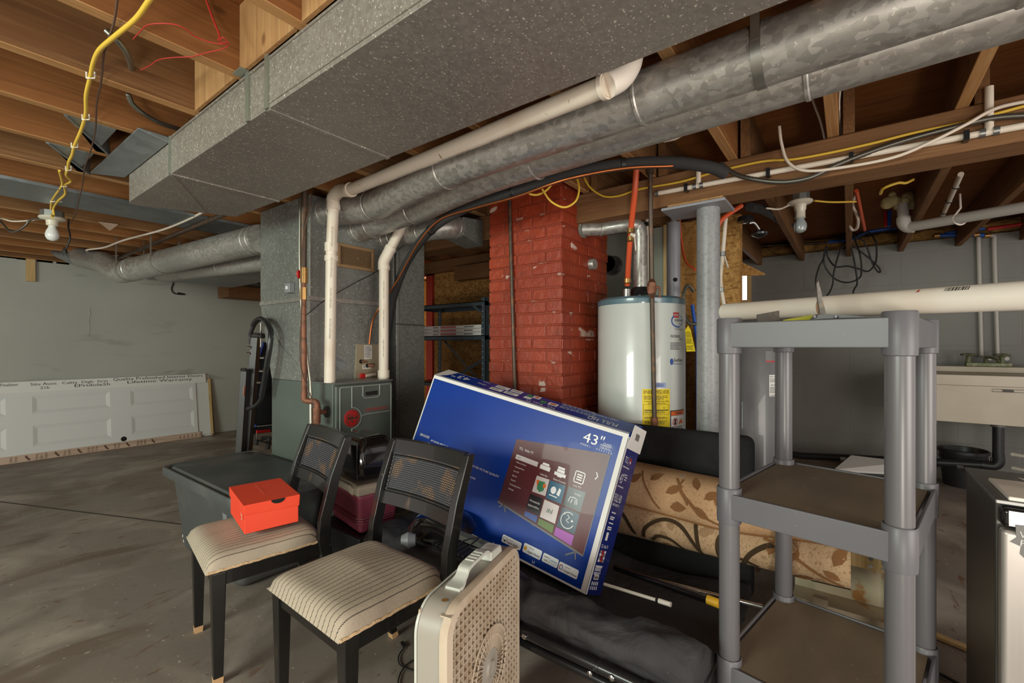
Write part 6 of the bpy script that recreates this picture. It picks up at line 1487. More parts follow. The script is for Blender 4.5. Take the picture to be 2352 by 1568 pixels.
# ================================================================== BOX FAN
fc = V(.985, .874, 0); fz_ = R_(13)
t = thing('box_fan', 'dusty beige box fan with a carrying handle standing on the floor', 'fan', fc, None, fz_, local=True)
fwid, fh0, fh1, frd = .455, .025, .548, .07
def rr3(x0, z0, x1, z1, r, n=8):
    P = []
    for cx_, cz_, a in ((x1 - r, z1 - r, 0), (x0 + r, z1 - r, 90), (x0 + r, z0 + r, 180), (x1 - r, z0 + r, 270)):
        for i in range(n + 1): b = R_(a + 90 * i / n); P.append((cx_ + r * math.cos(b), cz_ + r * math.sin(b)))
    return P
h2 = fwid / 2
prof = [(rr3(-h2, fh0, h2, fh1, frd), .044), (rr3(-h2, fh0, h2, fh1, frd), -.030)]
o_ = rr3(-h2, fh0, h2, fh1, frd); i_ = rr3(-h2 + .006, fh0 + .006, h2 - .006, fh1 - .006, frd - .006)
m = MB(); loft(m, [[(x, -.030, z) for x, z in o_], [(x, .044, z) for x, z in o_], [(x, .046, z) for x, z in i_], [(x, -.028, z) for x, z in i_], [(x, -.030, z) for x, z in o_]], cap=False); m.build('shell', MT['fanbody'], t, angle=40)
A0 = rr3(-h2 - .002, fh0 - .002, h2 + .002, fh1 + .002, frd + .002); A1_ = rr3(-h2 + .002, fh0 + .002, h2 - .002, fh1 - .002, frd - .002); A2_ = rr3(-h2 + .02, fh0 + .02, h2 - .02, fh1 - .02, frd - .02)
m = MB(); loft(m, [[(x, -.026, z) for x, z in A0], [(x, -.034, z) for x, z in A0], [(x, -.046, z) for x, z in A1_], [(x, -.052, z) for x, z in A2_], [(x, -.042, z) for x, z in A2_], [(x, -.03, z) for x, z in A1_]], cap=False); m.build('grille_rim', MT['fangrille'], t, angle=50)
m = MB(); loft(m, [[(x, .040, z) for x, z in A0], [(x, .047, z) for x, z in A0], [(x, .051, z) for x, z in A2_], [(x, .044, z) for x, z in A2_]], cap=False); m.build('rear_rim', MT['fanhandle'], t, angle=50)
# moulded lattice with a round hub
m = MB(); cz0 = .275; n = 21; x0 = -h2 + .016; x1 = h2 - .016; z0 = fh0 + .016; z1 = fh1 - .016
for i in range(n):
    x = x0 + (x1 - x0) * i / (n - 1); dz_ = max(0, frd * .0 + (abs(x) - (h2 - frd)) ) ; cut = frd - math.sqrt(max(0, frd ** 2 - dz_ ** 2)) if dz_ > 0 else 0
    m.hexa([(x - .0016, -.048, z0 + cut * .8), (x + .0016, -.048, z0 + cut * .8), (x + .0036, -.014, z0 + cut * .8), (x - .0036 + .004, -.014, z0 + cut * .8), (x - .0016, -.048, z1 - cut * .8), (x + .0016, -.048, z1 - cut * .8), (x + .0036, -.014, z1 - cut * .8), (x - .0036 + .004, -.014, z1 - cut * .8)])
for i in range(n + 2):
    z = z0 + (z1 - z0) * i / (n + 1); m.hexa([(x0, -.047, z - .0016), (x1, -.047, z - .0016), (x1, -.018, z - .0016), (x0, -.018, z - .0016), (x0, -.047, z + .0016), (x1, -.047, z + .0016), (x1, -.018, z + .0016), (x0, -.018, z + .0016)])
m.build('grille_lattice', MT['fangrille'], t, smooth=False)
m = MB(); m.lathe((0, -.049, cz0), [(.0, -.004), (.018, -.006), (.02, -.002), (.024, 0), (.05, .0), (.052, .004), (.052, .012)], 36, axis=(0, 1, 0)); m.build('hub_disc', MT['fanbody'], t)
hb = t.children[-1]
m = MB()
for r in (.085, .11): m.tube([(r * math.cos(R_(k * 10)), -.049, cz0 + r * math.sin(R_(k * 10))) for k in range(36)], .003, 6, closed=True)
for k in range(40): a = R_(9 * k); m.bar((.052 * math.cos(a), -.048, cz0 + .052 * math.sin(a)), (.11 * math.cos(a), -.048, cz0 + .11 * math.sin(a)), .0022, .01, up=(0, 1, 0))
m.build('radial_rib', MT['fangrille'], t)
for k in range(5):
    a = R_(72 * k + 20); m = MB()
    def bl(u, v, a=a):
        r = .05 + .16 * u; b = a + (v - .5) * .75 * (1 - .15 * u); return (r * math.cos(b), .01 + .03 * (v - .5), cz0 + r * math.sin(b))
    m.grid(bl, 6, 6); m.build('fan_blade', MT['greyplastic'], t, solid=.003)
MB().lathe((0, -.01, cz0), [(.05, 0), (.052, .04), (.03, .05)], 24, axis=(0, 1, 0)).build('motor', MT['blackmetal'], t)
m = MB()
for i in range(13): z = z0 + (z1 - z0) * i / 12; m.box(x0, .042, z - .0015, x1, .046, z + .0015)
for i in range(13): x = x0 + (x1 - x0) * i / 12; m.box(x - .0015, .042, z0, x + .0015, .046, z1)
m.build('rear_lattice', MT['fangrille'], t, smooth=False)
# handle: a strap rising from two pads
hz = fh1
m = MB(); prf = [(-.125, .004), (-.095, .008), (-.075, .020), (-.055, .034), (.03, .036), (.055, .03), (.075, .014), (.085, .008), (.1, .006)]
sp2 = spline([(x, 0, z) for x, z in prf], 5); vs = []
for i, p in enumerate(sp2):
    w = .019 + .007 * max(0, 1 - abs(i - 2) / 6) + .006 * max(0, (i - len(sp2) * .55) / len(sp2))
    vs += [(p.x, -w, hz + p.z - .004), (p.x, w, hz + p.z - .004), (p.x, w * .9, hz + p.z + .004), (p.x, -w * .9, hz + p.z + .004)]
N_ = len(sp2); m.add(vs, [(i * 4 + j, i * 4 + (j + 1) % 4, i * 4 + 4 + (j + 1) % 4, i * 4 + 4 + j) for i in range(N_ - 1) for j in range(4)] + [(3, 2, 1, 0), (N_ * 4 - 4, N_ * 4 - 3, N_ * 4 - 2, N_ * 4 - 1)])
m.build('handle', MT['fanhandle'], t, angle=60); hd_ = t.children[-1]
m = MB()
for k in range(4): m.bar((-.03 + k * .017, -.014, hz + .041), (-.03 + k * .017, .014, hz + .041), .005, .003)
m.build('grip_rib', MT['fanhandle'], hd_)
m = MB(); loft(m, [[(.055, -.026, hz), (.135, -.026, hz), (.135, .024, hz), (.055, .024, hz)], [(.06, -.024, hz + .028), (.13, -.024, hz + .024), (.13, .022, hz + .024), (.06, .022, hz + .028)]]); m.build('handle_socket', MT['fanhandle'], hd_, bevel=.005)
MB().lathe((.1, 0, hz + .0262), [(.014, .0), (.011, -.004), (.001, -.005)], 16).build('dial_recess', MT['fanbody'], hd_)
fn = lambda x, y, d=0: V(-.172 + x, -.006 + y, fh1 + d - .0006)
m = MB(); polyf(m, fn, ring_pts(fn, 0, 0, .0085, .0085, 16), .0012); m.build('screw_plug', M('amber_plug', S(150, 112, 62), .6), t)
m = MB(); m.box(-.2, -.06, 0, -.14, .06, .028); m.box(.14, -.06, 0, .2, .06, .028); m.build('foot', MT['fanbody'], t, bevel=.006)
g = lambda x, y: at(x, y, Z=.006)
cab('charger_cable', 'thin black charger cord with a plug end coiled on the floor behind the fan', 'cord', [g(928, 1488), g(916, 1505), g(918, 1525), g(940, 1538), g(965, 1540), g(955, 1515), g(930, 1530), g(915, 1560), g(918, 1590)], .0026, 'blackcable')
o = [x for x in bpy.data.objects if x.name.startswith('charger_cable')][-1]
p = g(929, 1486) - o.location; MB().bar(p + V(0, 0, .002), p + V(.012, .03, .002), .012, .007).build('plug', MT['blackcable'], o)
# ================================================================== GREY PLASTIC RACK
th = R_(10.5); FLp = V(1.471, .2877, 0); ed_ = V(math.cos(th), -math.sin(th), 0); ew = V(-math.sin(th), -math.cos(th), 0)
RW, RD = .39, .50
RK = lambda w, d, z: FLp + ew * w + ed_ * d + V(0, 0, z)
t = thing('plastic_rack', 'grey plastic storage rack with round posts and dusty brown shelves', 'shelving unit', RK(RW / 2, RD / 2, 0))
tiers = [1.268, .764, .258]
def kb(m, w0, d0, z0, w1, d1, z1): m.hexa([RK(w0, d0, z0), RK(w1, d0, z0), RK(w1, d1, z0), RK(w0, d1, z0), RK(w0, d0, z1), RK(w1, d0, z1), RK(w1, d1, z1), RK(w0, d1, z1)])
for w in (0, RW):
    for d in (0, RD):
        c = RK(w, d, 0)
        zz = [0] + [z for z in reversed(tiers)]
        MB().lathe(c, [(.0275, .0), (.0285, .02), (.0285, tiers[0] - .03)], 30).build('post', MT['rackpost'], t)
for i, z in enumerate(tiers):
    m = MB(); kb(m, -.012, -.012, z - .012, RW + .012, RD + .012, z - .004); m.build('shelf_panel', MT['rackshelf'], t); sh_ = t.children[-1]
    m = MB(); rim = .073; e = .030; k = .009
    kb(m, -.0, -e, z - rim, RW, -e + k, z); kb(m, 0, RD + e - k, z - rim, RW, RD + e, z); kb(m, -e, 0, z - rim, -e + k, RD, z); kb(m, RW + e - k, 0, z - rim, RW + e, RD, z)
    m.build('rim', MT['rack'], sh_, bevel=.003)
    for w in (0, RW):
        for d in (0, RD):
            pf = [(.0295, -.092), (.0335, -.09), (.0345, -.07), (.0345, .010), (.032, .014), (.0295, .012)] + ([(.029, .005), (.0001, .004)] if i == 0 else [])
            MB().lathe(RK(w, d, z), pf, 30, caps=False).build('corner_socket', MT['rack'], sh_)
    m = MB()
    for w in (RW * .33, RW * .66): kb(m, w - .003, 0, z - .05, w + .003, RD, z - .012)
    for d in (RD * .33, RD * .66): kb(m, 0, d - .003, z - .04, RW, d + .003, z - .012)
    m.build('under_rib', MT['rack'], sh_)

# big white pipe resting on the rack
pa = V(2.06, .42, 1.3425); pb = V(1.625, -.341, 1.3225); pd_ = (pb - pa).normalized(); pb = pb + pd_ * 1.4
prr = .035
t = thing('drain_pipe_length', 'long loose white plastic pipe lying across the top of the grey rack', 'pipe', lerp(pa, pb, .3))
spl = lerp(pa, pb, 0) + pd_ * .40
MB().tube([pa, spl], prr, 36).build('pipe', MT['pvc_white'], t, angle=60); MB().tube([spl + pd_ * .012, pb], prr + .001, 36).build('pipe_socket_end', MT['pvc_white'], t, angle=60); pe = t.children[-1]
MB().tube([spl, spl + pd_ * .013], prr - .002, 30).build('joint_ring', M('brown_joint', S(170, 128, 100), .6), t)
sd = V(-.8, -.5, .3); sd = (sd - pd_ * sd.dot(pd_)).normalized(); upv = pd_.cross(sd)
if upv.z < 0: upv = -upv
PF = lambda x, y, d=0: spl + pd_ * x + (sd * math.cos(y / prr) + upv * math.sin(y / prr)) * (prr + .0012 + d)
def along(px):
    b_ = None
    for i in range(400):
        s = i * .004; p = spl + pd_ * s; q = V(.6 * p.x - .8 * p.y, .8 * p.x + .6 * p.y)[0] / (.8 * p.x + .6 * p.y) * FPX + CX
        if q >= px: return s
    return 1
a = along(2178); b = along(2234)
m = MB(); rb_ = random.Random(4); x = a
while x < b:
    w = rb_.choice((.0012, .002, .003)); rect(m, PF, x, .0, x + w, .014); x += w + rb_.choice((.0012, .002))
m.build('barcode', MT['black'], pe)
m = MB(); text(m, '4 x 10 DWV', PF, a + .01, .022, .008, .05); m.build('lettering', MT['print'], pe)
a = along(2112); m = MB(); polyf(m, PF, [(a, .004), (a + .008, .004), (a + .006, .018)]); m.build('red_mark', MT['redpaint'], pe)

# tools on the rack top
def onr(px, py, dz=0, D=1.33): return at(px, py, D=D)
t = thing('plaster_scraper', 'worn grey metal scraper blade lying at the near corner of the rack top', 'scraper', onr(1765, 738))
m = MB(); m.slab([onr(1740, 722), onr(1790, 713, 0, 1.36), onr(1791, 736, 0, 1.36), onr(1741, 740)], V(.006, .004, 0)); m.build('blade', MT['trowel'], t, bevel=.001)
m = MB(); m.bar(onr(1742, 741, 0, 1.36), onr(1788, 727, 0, 1.40), .004, .012); m.build('tang', MT['trowel'], t)
t = thing('pruning_saw', 'hand tool with yellow handle and upright pointed blade on the rack top', 'hand tool', onr(1880, 735))
m = MB(); m.slab([onr(1806, 737, 0, 1.32), onr(1830, 737, 0, 1.32), onr(1872, 734, 0, 1.3), onr(1880, 730, 0, 1.3), onr(1868, 723, 0, 1.3), onr(1808, 733, 0, 1.32)], V(.016, .012, 0)); m.build('handle', M('lime_yellow', S(196, 190, 70), .5), t, bevel=.002)
m = MB(); m.slab([onr(1866, 734, 0, 1.28), onr(1925, 731, 0, 1.24), onr(1995, 729, 0, 1.2), onr(1990, 726, 0, 1.2), onr(1925, 722, 0, 1.24), onr(1880, 721, 0, 1.28)], V(.014, .01, 0)); m.build('jaw', MT['rack'], t, bevel=.002)
m = MB()
for x, y, D in ((1870, 727, 1.275), (1918, 727, 1.235)): m.lathe(onr(x, y, 0, D), [(.0036, -.003), (.0036, .003)], 12, axis=(-.8, -.6, 0))
m.build('pivot_bolt', MT['plate'], t)
m = MB(); m.slab([onr(1884, 722, 0, 1.29), onr(1897, 720, 0, 1.29), onr(1887, 672, 0, 1.29), onr(1880, 645, 0, 1.29), onr(1876, 650, 0, 1.29), onr(1879, 690, 0, 1.29)], V(.004, .003, 0)); m.build('blade', MT['trowel'], t)

# ================================================================== GREY TANK BEHIND THE RACK
tc_ = (3.17, .52); tr_ = .225
t = thing('grey_tank', 'tall dark grey cylinder tank with white notices behind the grey rack', 'water tank', (tc_[0], tc_[1], 0))
MB().lathe((tc_[0], tc_[1], 0), [(tr_, .02), (tr_, 1.27), (tr_ - .02, 1.305), (.02, 1.33)], 56).build('tank_body', MT['tankgrey'], t)
def tang(px):
    c = V(*tc_); d = .8 * c.x + .6 * c.y; l = .6 * c.x - .8 * c.y; cpx = CX + FPX * l / d
    s = (px - cpx) / (FPX * tr_ / d); return math.atan2(-tc_[1], -tc_[0]) % (2 * math.pi) + math.asin(max(-.95, min(.95, s)))
def tz(py): return CAMZ - (py - CY) / FPX * 2.65
tf_ = cyl(tc_, tr_, tang(1757), 0); w = (tang(1786) - tang(1757)) * tr_
m = MB(); rect(m, tf_, 0, tz(909), w, tz(860), .0008, 4); m.build('notice_label', MT['whitepaper'], t); nl = t.children[-1]
m = MB(); text(m, 'DO NOT RETURN', tf_, .004, tz(866), .009, w - .008, .0014); text(m, 'NO REGRESE', tf_, .012, tz(885), .009, w - .024, .0014); text(m, '1-866-279-4566', tf_, .004, tz(908), .007, w * .85, .0014)
lines(m, tf_, .005, w - .005, [tz(870), tz(873), tz(876), tz(889), tz(892), tz(895), tz(898), tz(901)], .003, .0014, 4); m.build('lettering', MT['black'], nl)
tf2 = cyl(tc_, tr_, tang(1750), 0); w2 = (tang(1788) - tang(1750)) * tr_
m = MB(); rect(m, tf2, 0, tz(829), w2, tz(806), .0008, 4); m.build('badge_plate', MT['tankgrey'], t)
m = MB(); rect(m, tf2, 0, tz(831), w2, tz(828), .0012, 4); m.build('red_stripe', MT['red'], t)
tf3 = cyl(tc_, tr_, tang(1777), 0); w3 = (tang(1794) - tang(1777)) * tr_
m = MB(); rect(m, tf3, 0, tz(1066), w3 + .03, tz(975), .0008, 4); m.build('notice_label', MT['whitepaper'], t); nl = t.children[-1]
m = MB(); lines(m, tf3, .004, w3, [tz(1012 + 4 * i) for i in range(5)], .004, .0014, 4); m.build('lettering', MT['red'], nl)

# ================================================================== SINK CORNER ON THE BLOCK WALL
SX0, SX1 = 4.95, 5.6
sy = at(2098, 860, X=SX0).y; sy2 = -1.62
szt = at(2250, 862, X=SX0).z; szb = at(2250, 975, X=SX0).z
t = thing('laundry_sink', 'cream wall laundry sink with a tarnished faucet on the block wall', 'sink', (5.2, (sy + sy2) / 2, szb))
m = MB()
def skin(i, z): return [(SX0 + i, sy2 + i, z), (SX1, sy2 + i, z), (SX1, sy - i, z), (SX0 + i, sy - i, z)]
loft(m, [skin(.05, szb), skin(.006, szt - .1), skin(.006, szt - .085), skin(0, szt - .08), skin(0, szt), skin(.035, szt), skin(.07, szb + .04)]); m.build('basin', MT['sink'], t, bevel=.01)
bs = t.children[-1]
MB().box(SX0 + .03, sy2 + .02, szt - .03, SX1 - .05, sy - .02, szt - .002).build('deck', MT['sink'], t, bevel=.004)
MB().box(SX1 - .09, sy2, szt, SX1, sy, szt + .05).build('back_ledge', MT['sink'], t, bevel=.008)
q0 = at(2280, 893, X=SX0); fn = plane((SX0 - .003, q0.y, q0.z), (0, -1, 0), (0, 0, 1), (-1, 0, 0))
m = MB(); band(m, fn, [(0, -.02), (.17, -.02), (.17, .0), (0, .0), (0, -.02)], .003, .0); rect(m, fn, .055, -.018, .11, -.002, .0); text(m, 'Fiberes', fn, .06, -.0155, .0105, .045, .001); m.build('maker_plate', MT['print'], bs)
f = at(2262, 850, X=SX1 - .05)
m = MB(); m.box(f.x - .03, f.y - .16, szt + .05, f.x + .03, f.y + .12, szt + .085); m.build('faucet_body', MT['greenbrass'], t, bevel=.006)
for dy in (.1, -.1):
    m = MB(); m.lathe((f.x, f.y + dy, szt + .085), [(.02, 0), (.016, .05), (.01, .06)], 14); m.lathe((f.x, f.y + dy, szt + .15), [(.05, -.006), (.055, 0), (.05, .01), (.01, .016)], 8); m.build('tap_handle', MT['greenbrass'], t)
MB().tube(spline([(f.x - .02, f.y, szt + .08), (f.x - .05, f.y, szt + .13), (f.x - .15, f.y - .04, szt + .12), (f.x - .18, f.y - .05, szt + .09)], 5), .012, 10).build('spout', MT['greenbrass'], t)
# supply pipes on the wall
for px, lab in ((2247, 'grey supply pipe down the block wall to the sink, over the first faucet handle'), (2283, 'grey supply pipe with an elbow at its top on the block wall over the sink')):
    a = at(px, 545, X=WX - .03); fz2 = szt + .14
    pts = [a, V(a.x, a.y - .02, fz2), V(f.x + .0, a.y - .04, fz2 - .02)]
    if px > 2260: pts = [a + V(0, .05, .02), a + V(0, .035, .02)] + spline([a + V(0, .03, .02), a + V(0, 0, .01), a + V(0, 0, -.04)], 4) + pts[1:]
    solo(MB().tube(pts, .016, 12), 'supply_pipe', MT['pvc_grey'], lab, 'water pipe', angle=60)
# drain
dx = at(2293, 985, X=5.15); zlow = at(2293, 1068, X=5.15).z
t = thing('sink_drain', 'black plastic drain pipe running from the sink along the wall base', 'drain pipe', dx)
MB().lathe((dx.x, dx.y, szb - .03), [(.05, .03), (.045, 0)], 18).build('drain_flange', MT['steel'], t)
MB().tube([(dx.x, dx.y, szb), (dx.x, dx.y, zlow + .07)], .034, 18).build('tailpiece', MT['bucket'], t, angle=60)
e_ = V(dx.x, dx.y, zlow)
MB().tube(spline([e_ + V(0, 0, .09), e_ + V(0, .0, .02), e_ + V(0, .03, -.01), e_ + V(0, .1, -.01)], 5), .036, 18).build('elbow', MT['bucket'], t, angle=60)
far = at(1838, 1046, X=5.3)
MB().tube([e_ + V(0, .08, -.01), far, far + V(0, .8, .03)], .033, 18).build('horizontal_run', MT['bucket'], t, angle=60)
m = MB()
for k in (.16, .74): 
    p = lerp(e_, far, k) + V(0, 0, -.008 + .0); m.lathe(p, [(.034, -.02), (.039, -.02), (.039, .02), (.034, .02)], 18, axis=(far - e_))
m.build('hose_clamp', MT['steel'], t)
# bucket
bc = at(2212, 1116, X=5.42); bc.z = 0
t = thing('bucket', 'black plastic bucket on the floor below the sink', 'bucket', bc)
s_ = .155
MB().lathe(bc, [(.001, .004), (s_ * .8, .004), (s_ * .82, 0), (s_ * .86, .06), (s_ * .98, .28), (s_ * 1.06, .285), (s_ * 1.06, .31), (s_ * 1.0, .315), (s_ * .97, .3), (s_ * .8, .02), (.001, .015)], 36, caps=False).build('pail', MT['bucket'], t)
m = MB(); hp2 = [bc + V(math.cos(a) * s_ * 1.06, math.sin(a) * s_ * 1.06, .27 - .12 * math.sin((a - 2.2) / 2.4 * math.pi) if True else 0) for a in [2.2 + i * .15 for i in range(17)]]
m.tube(hp2, .004, 6); m.build('bail', MT['blackmetal'], t)
MB().lathe(bc, [(s_ * .97, .23), (s_ * 1.0, .235), (s_ * 1.0, .25), (s_ * .97, .25)], 36, caps=False).build('rib', MT['bucket'], t)
# boards by the wall
a = at(2131, 1082, Z=0.0)
b0_ = at(2148, 968, X=4.7); b1_ = at(2131, 968, X=4.7)
solo(MB().slab([at(2128, 960, X=5.1), at(2152, 960, X=5.1), V(at(2138, 1075, X=4.9).x, at(2138, 1075, X=4.9).y, 0), V(at(2105, 1078, X=4.9).x, at(2105, 1078, X=4.9).y, 0)], V(.02, 0, 0)), 'leaning_board', MT['whitepaper'], 'white board leaning below the sink corner', 'board')
solo(MB().slab([at(1955, 1045, Z=.2), at(2090, 1061, Z=.2), at(2090, 1088, Z=.12), at(1915, 1078, Z=.12)], V(0, 0, -.015)), 'loose_board', MT['whitepaper'], 'pale loose board lying tilted by the wall beyond the rack', 'board')
solo(MB().box(at(1965, 1060, Z=.1).x - .0, at(1965, 1060, Z=.1).y - .3, 0, at(1965, 1060, Z=.1).x + .3, at(1965, 1060, Z=.1).y + .1, .10), 'floor_block', MT['drywall'], 'grey block on the floor holding up the tilted pale board', 'block')
# cream wooden drawer piece under the rug end
c_ = at(1900, 1345, Z=.12)
t = thing('drawer_carcass', 'cream and bare wood drawer carcass standing behind the rolled rug end', 'furniture piece', (2.45, -.1, 0))
dX, dY0_, dY1_ = 2.32, -.17, .2
MB().box(dX, dY0_, .06, dX + .45, dY1_, .10).build('bottom_panel', MT['creamwood'], t, bevel=.002)
MB().box(dX, dY0_, .1, dX + .02, dY0_ + .03, .42).build('front_post', MT['creamwood'], t)
MB().box(dX + .12, dY0_, .1, dX + .14, dY1_, .42).build('drawer_front', MT['creamwood'], t, bevel=.003)
MB().box(dX - .01, dY0_ + .03, .30, dX + .12, dY0_ + .17, .36).build('side_rail', MT['pine'], t); sr = t.children[-1]
MB().box(dX - .01, dY0_, 0, dX + .02, dY1_, .06).build('base_rail', MT['pine'], t)
m = MB()
for y in (.06, .1):
    for z in (.315, .345): m.lathe((dX - .011, dY0_ + y, z), [(.008, 0), (.008, -.002)], 10, axis=(1, 0, 0))
m.build('screw', MT['chrome'], sr)
m = MB().slab([(dX - .08, .12, .02), (dX - .05, .12, .02), (dX - .05, .12, .16), (dX - .08, .12, .16)], V(0, -.05, 0)); m.build('corner_post', MT['creamwood'], t)

# ================================================================== STAINLESS MINI FRIDGE
FX0, FX1, FY, FZ = 1.775, 2.19, -.325, .78
FYr = -.84
t = thing('mini_fridge', 'stainless steel fronted dispenser fridge at the room corner of the rack', 'refrigerator', (2, -.6, 0))
MB().box(FX0 + .03, FYr, .03, FX1, FY, FZ - .012).build('cabinet', MT['darkmetal'], t, bevel=.004)
MB().box(FX0 + .01, FYr - .004, FZ - .014, FX1 + .004, FY + .004, FZ).build('top_panel', MT['steel'], t, bevel=.004)
MB().box(FX0 - .014, FYr, .06, FX0 + .03, FY - .004, FZ - .075).build('door', MT['stainless'], t, bevel=.012, segs=3); dr = t.children[-1]
MB().box(FX0 - .012, FYr, FZ - .07, FX0 + .03, FY - .004, FZ - .016).build('control_panel', MT['gloss'], t, bevel=.014, segs=3); cpn = t.children[-1]
fn = plane((FX0 - .0125, FY, 0), (0, -1, 0), (0, 0, 1), (-1, 0, 0))
m = MB(); rect(m, fn, .018, FZ - .062, .045, FZ - .022, .0006); m.build('chrome_band', MT['chrome'], cpn)
m = MB(); rect(m, fn, .07, FZ - .055, .09, FZ - .032, .0008); m.build('display', M('dark_red_display', S(70, 40, 36), .3), cpn)
fn = plane((FX0 - .0145, FY, 0), (0, -1, 0), (0, 0, 1), (-1, 0, 0))
y_ = at(2332, 1230, X=FX0 - .0145)
m = MB(); sx = FY - y_.y + .03; sz = y_.z - .006
polyf(m, fn, [(sx - .03, sz + .035), (sx + .035, sz + .04), (sx + .045, sz + .0), (sx + .06, sz - .02), (sx + .03, sz - .03), (sx + .02, sz - .055), (sx - .005, sz - .06), (sx - .022, sz - .04), (sx - .02, sz - .02), (sx - .04, sz - .012), (sx - .028, sz + .002)], .0008); m.build('sticker', MT['sticker'], dr); st_ = dr.children[-1]
m = MB(); text(m, 'WILD', fn, sx - .024, sz + .004, .017, .06, .0014, lean=.1); text(m, 'PINE', fn, sx - .024, sz - .018, .017, .06, .0014, lean=.1); m.build('lettering', MT['stickertext'], dr)
m = MB(); m.box(FX0, FYr + .03, 0, FX0 + .04, FYr + .07, .03); m.box(FX0, FY - .07, 0, FX0 + .04, FY - .03, .03); m.box(FX1 - .05, FY - .07, 0, FX1 - .01, FY - .03, .03); m.box(FX1 - .05, FYr + .03, 0, FX1 - .01, FYr + .07, .03); m.build('foot', MT['bucket'], t)
# white rack with pegs on the fridge
t = thing('drying_rack', 'white plastic bottle drying rack with pegs on top of the fridge', 'drying rack', (2.0, -.55, FZ))
def at2(px, py, D=1.42): return at(px, py, D=D)
m = MB(); r0 = at(2316, 1133, Z=FZ + .02); 
m.box(r0.x, -.75, FZ + .001, r0.x + .22, r0.y, FZ + .012); m.build('tray', MT['pvc_white'], t, bevel=.003)
m = MB(); m.box(r0.x + .09, r0.y - .16, FZ + .01, r0.x + .12, r0.y - .13, FZ + .2); m.build('mast', MT['pvc_white'], t)
for px, py in ((2327, 1043), (2329, 1075), (2332, 1098)):
    e0_ = at(px, py, D=1.45); e1_ = V(r0.x + .1, r0.y - .145, e0_.z + .03)
    MB().tube([e0_, lerp(e0_, e1_, .08), e1_], [.0065, .0055, .005], 10).build('peg', MT['pvc_white'], t)
# wood strip and cable on the floor at the frame corner
a = at(2140, 1455, Z=.01); b = at(2262, 1505, Z=.01)
solo(MB().bar(a + (a - b) * .6 + V(0, 0, .0), b, .035, .012), 'wood_strip', MT['pine'], 'bare wood strip lying on the floor between rack and fridge', 'wood')
cab('black_cable', 'black cable on the floor at the foot of the grey rack', 'cable', [at(2120, 1530, Z=.008), at(2160, 1548, Z=.008), at(2215, 1578, Z=.008), at(2260, 1610, Z=.008)], .006, 'blackcable')

# ================================================================== CEILING SERVICES ON THE RIGHT
BF = 2.415   # just in front of the beam face
bp_ = lambda x, y, X=2.40: at(x, y, X=X)
# white pipe clipped along the beam
wp0 = bp_(1505, 445); wp1 = bp_(2420, 276)
t = thing('beam_pipe', 'white water pipe clipped along the face of the timber beam', 'water pipe', wp0)
MB().tube([wp0, wp1], .0125, 14).build('pipe', MT['pvc'], t, angle=60)
for a, b in (((1604, 422), (1604, 382)), ((2272, 302), (2272, 212))): MB().tube([bp_(*a), bp_(*b) + V(0, 0, .02)], .0125, 14).build('riser', MT['pvc'], t, angle=60)
q = lambda px: bp_(px, 445 + (px - 1505) * (276 - 445) / 915.0)
for x in (1596, 1612, 2256, 2288, 1510): MB().lathe(q(x), [(.013, -.008), (.0165, -.008), (.0165, .008), (.013, .008)], 12, axis=wp1 - wp0).build('crimp_ring', MT['steel'], t)
for x in (1577, 1765, 1955, 2218): 
    p = q(x); MB().box(p.x - .02, p.y - .008, p.z - .02, p.x + .016, p.y + .008, p.z + .018).build('pipe_clip', MT['blackmetal'], t)
cab('yellow_cable', 'yellow cable stapled along the upper edge of the timber beam', 'cable', [bp_(1340, 405, 2.37), bp_(1355, 430, 2.38), bp_(1385, 450, 2.39), bp_(1420, 450, 2.4), bp_(1470, 434), bp_(1560, 418), bp_(1650, 393), bp_(1750, 371), bp_(1820, 366), bp_(1900, 352), bp_(2000, 330), bp_(2100, 305), bp_(2220, 280), bp_(2300, 258), bp_(2420, 225)], .006, 'yellow')
cab('yellow_cable', 'yellow cable drooping in a loop in front of the red chimney', 'cable', [at(1200, 408, Z=2.117), at(1210, 440, D=2.3), at(1235, 447, D=2.3), at(1262, 430, D=2.3), at(1275, 400, D=2.35)], .0055, 'yellow')
cab('yellow_cable', 'second yellow loop hanging lower in front of the red chimney', 'cable', [at(1245, 434, D=2.28), at(1265, 462, D=2.28), at(1296, 476, D=2.28), at(1322, 462, D=2.29), at(1330, 435, D=2.3), at(1326, 412, D=2.32)], .0055, 'yellow')
P = spline([bp_(1655, 375, 2.39), bp_(1690, 400, 2.385), bp_(1740, 413, 2.38), bp_(1800, 418, 2.38), bp_(1860, 408, 2.38), bp_(1920, 380, 2.385), bp_(1990, 352, 2.39), bp_(2080, 322, 2.39), bp_(2200, 290, 2.39), bp_(2290, 270, 2.39), bp_(2420, 262, 2.39)], 12)
solo(MB().tube(P, [.0105 + .001 * (i % 2) for i in range(len(P))], 10), 'armoured_cable', MT['armour_dark'], 'dark ribbed metal conduit sagging along the timber beam', 'conduit', angle=80)
cab('white_cable', 'flat white cable looping down from the joists and across the beam', 'cable', [bp_(x_, y_, 2.37) for x_, y_ in ((1790, 290), (1795, 330), (1810, 372), (1850, 392), (1930, 385), (2050, 362), (2140, 325), (2220, 285), (2290, 248), (2400, 225))], .0065, 'whitecable')
cab('white_cable', 'short white cable tail hanging between joists near the round ducts', 'cable', [at(1664, 290, Z=2.25), at(1672, 325, Z=2.2), at(1685, 350, Z=2.17), at(1702, 370, Z=2.13)], .007, 'whitecable')
cab('white_cable', 'thin white cable leaning along the bay before the double joist', 'cable', [at(1862, 215, Z=2.3), at(1872, 245, Z=2.26), at(1885, 280, Z=2.2), at(1897, 330, Z=2.12)], .005, 'whitecable')
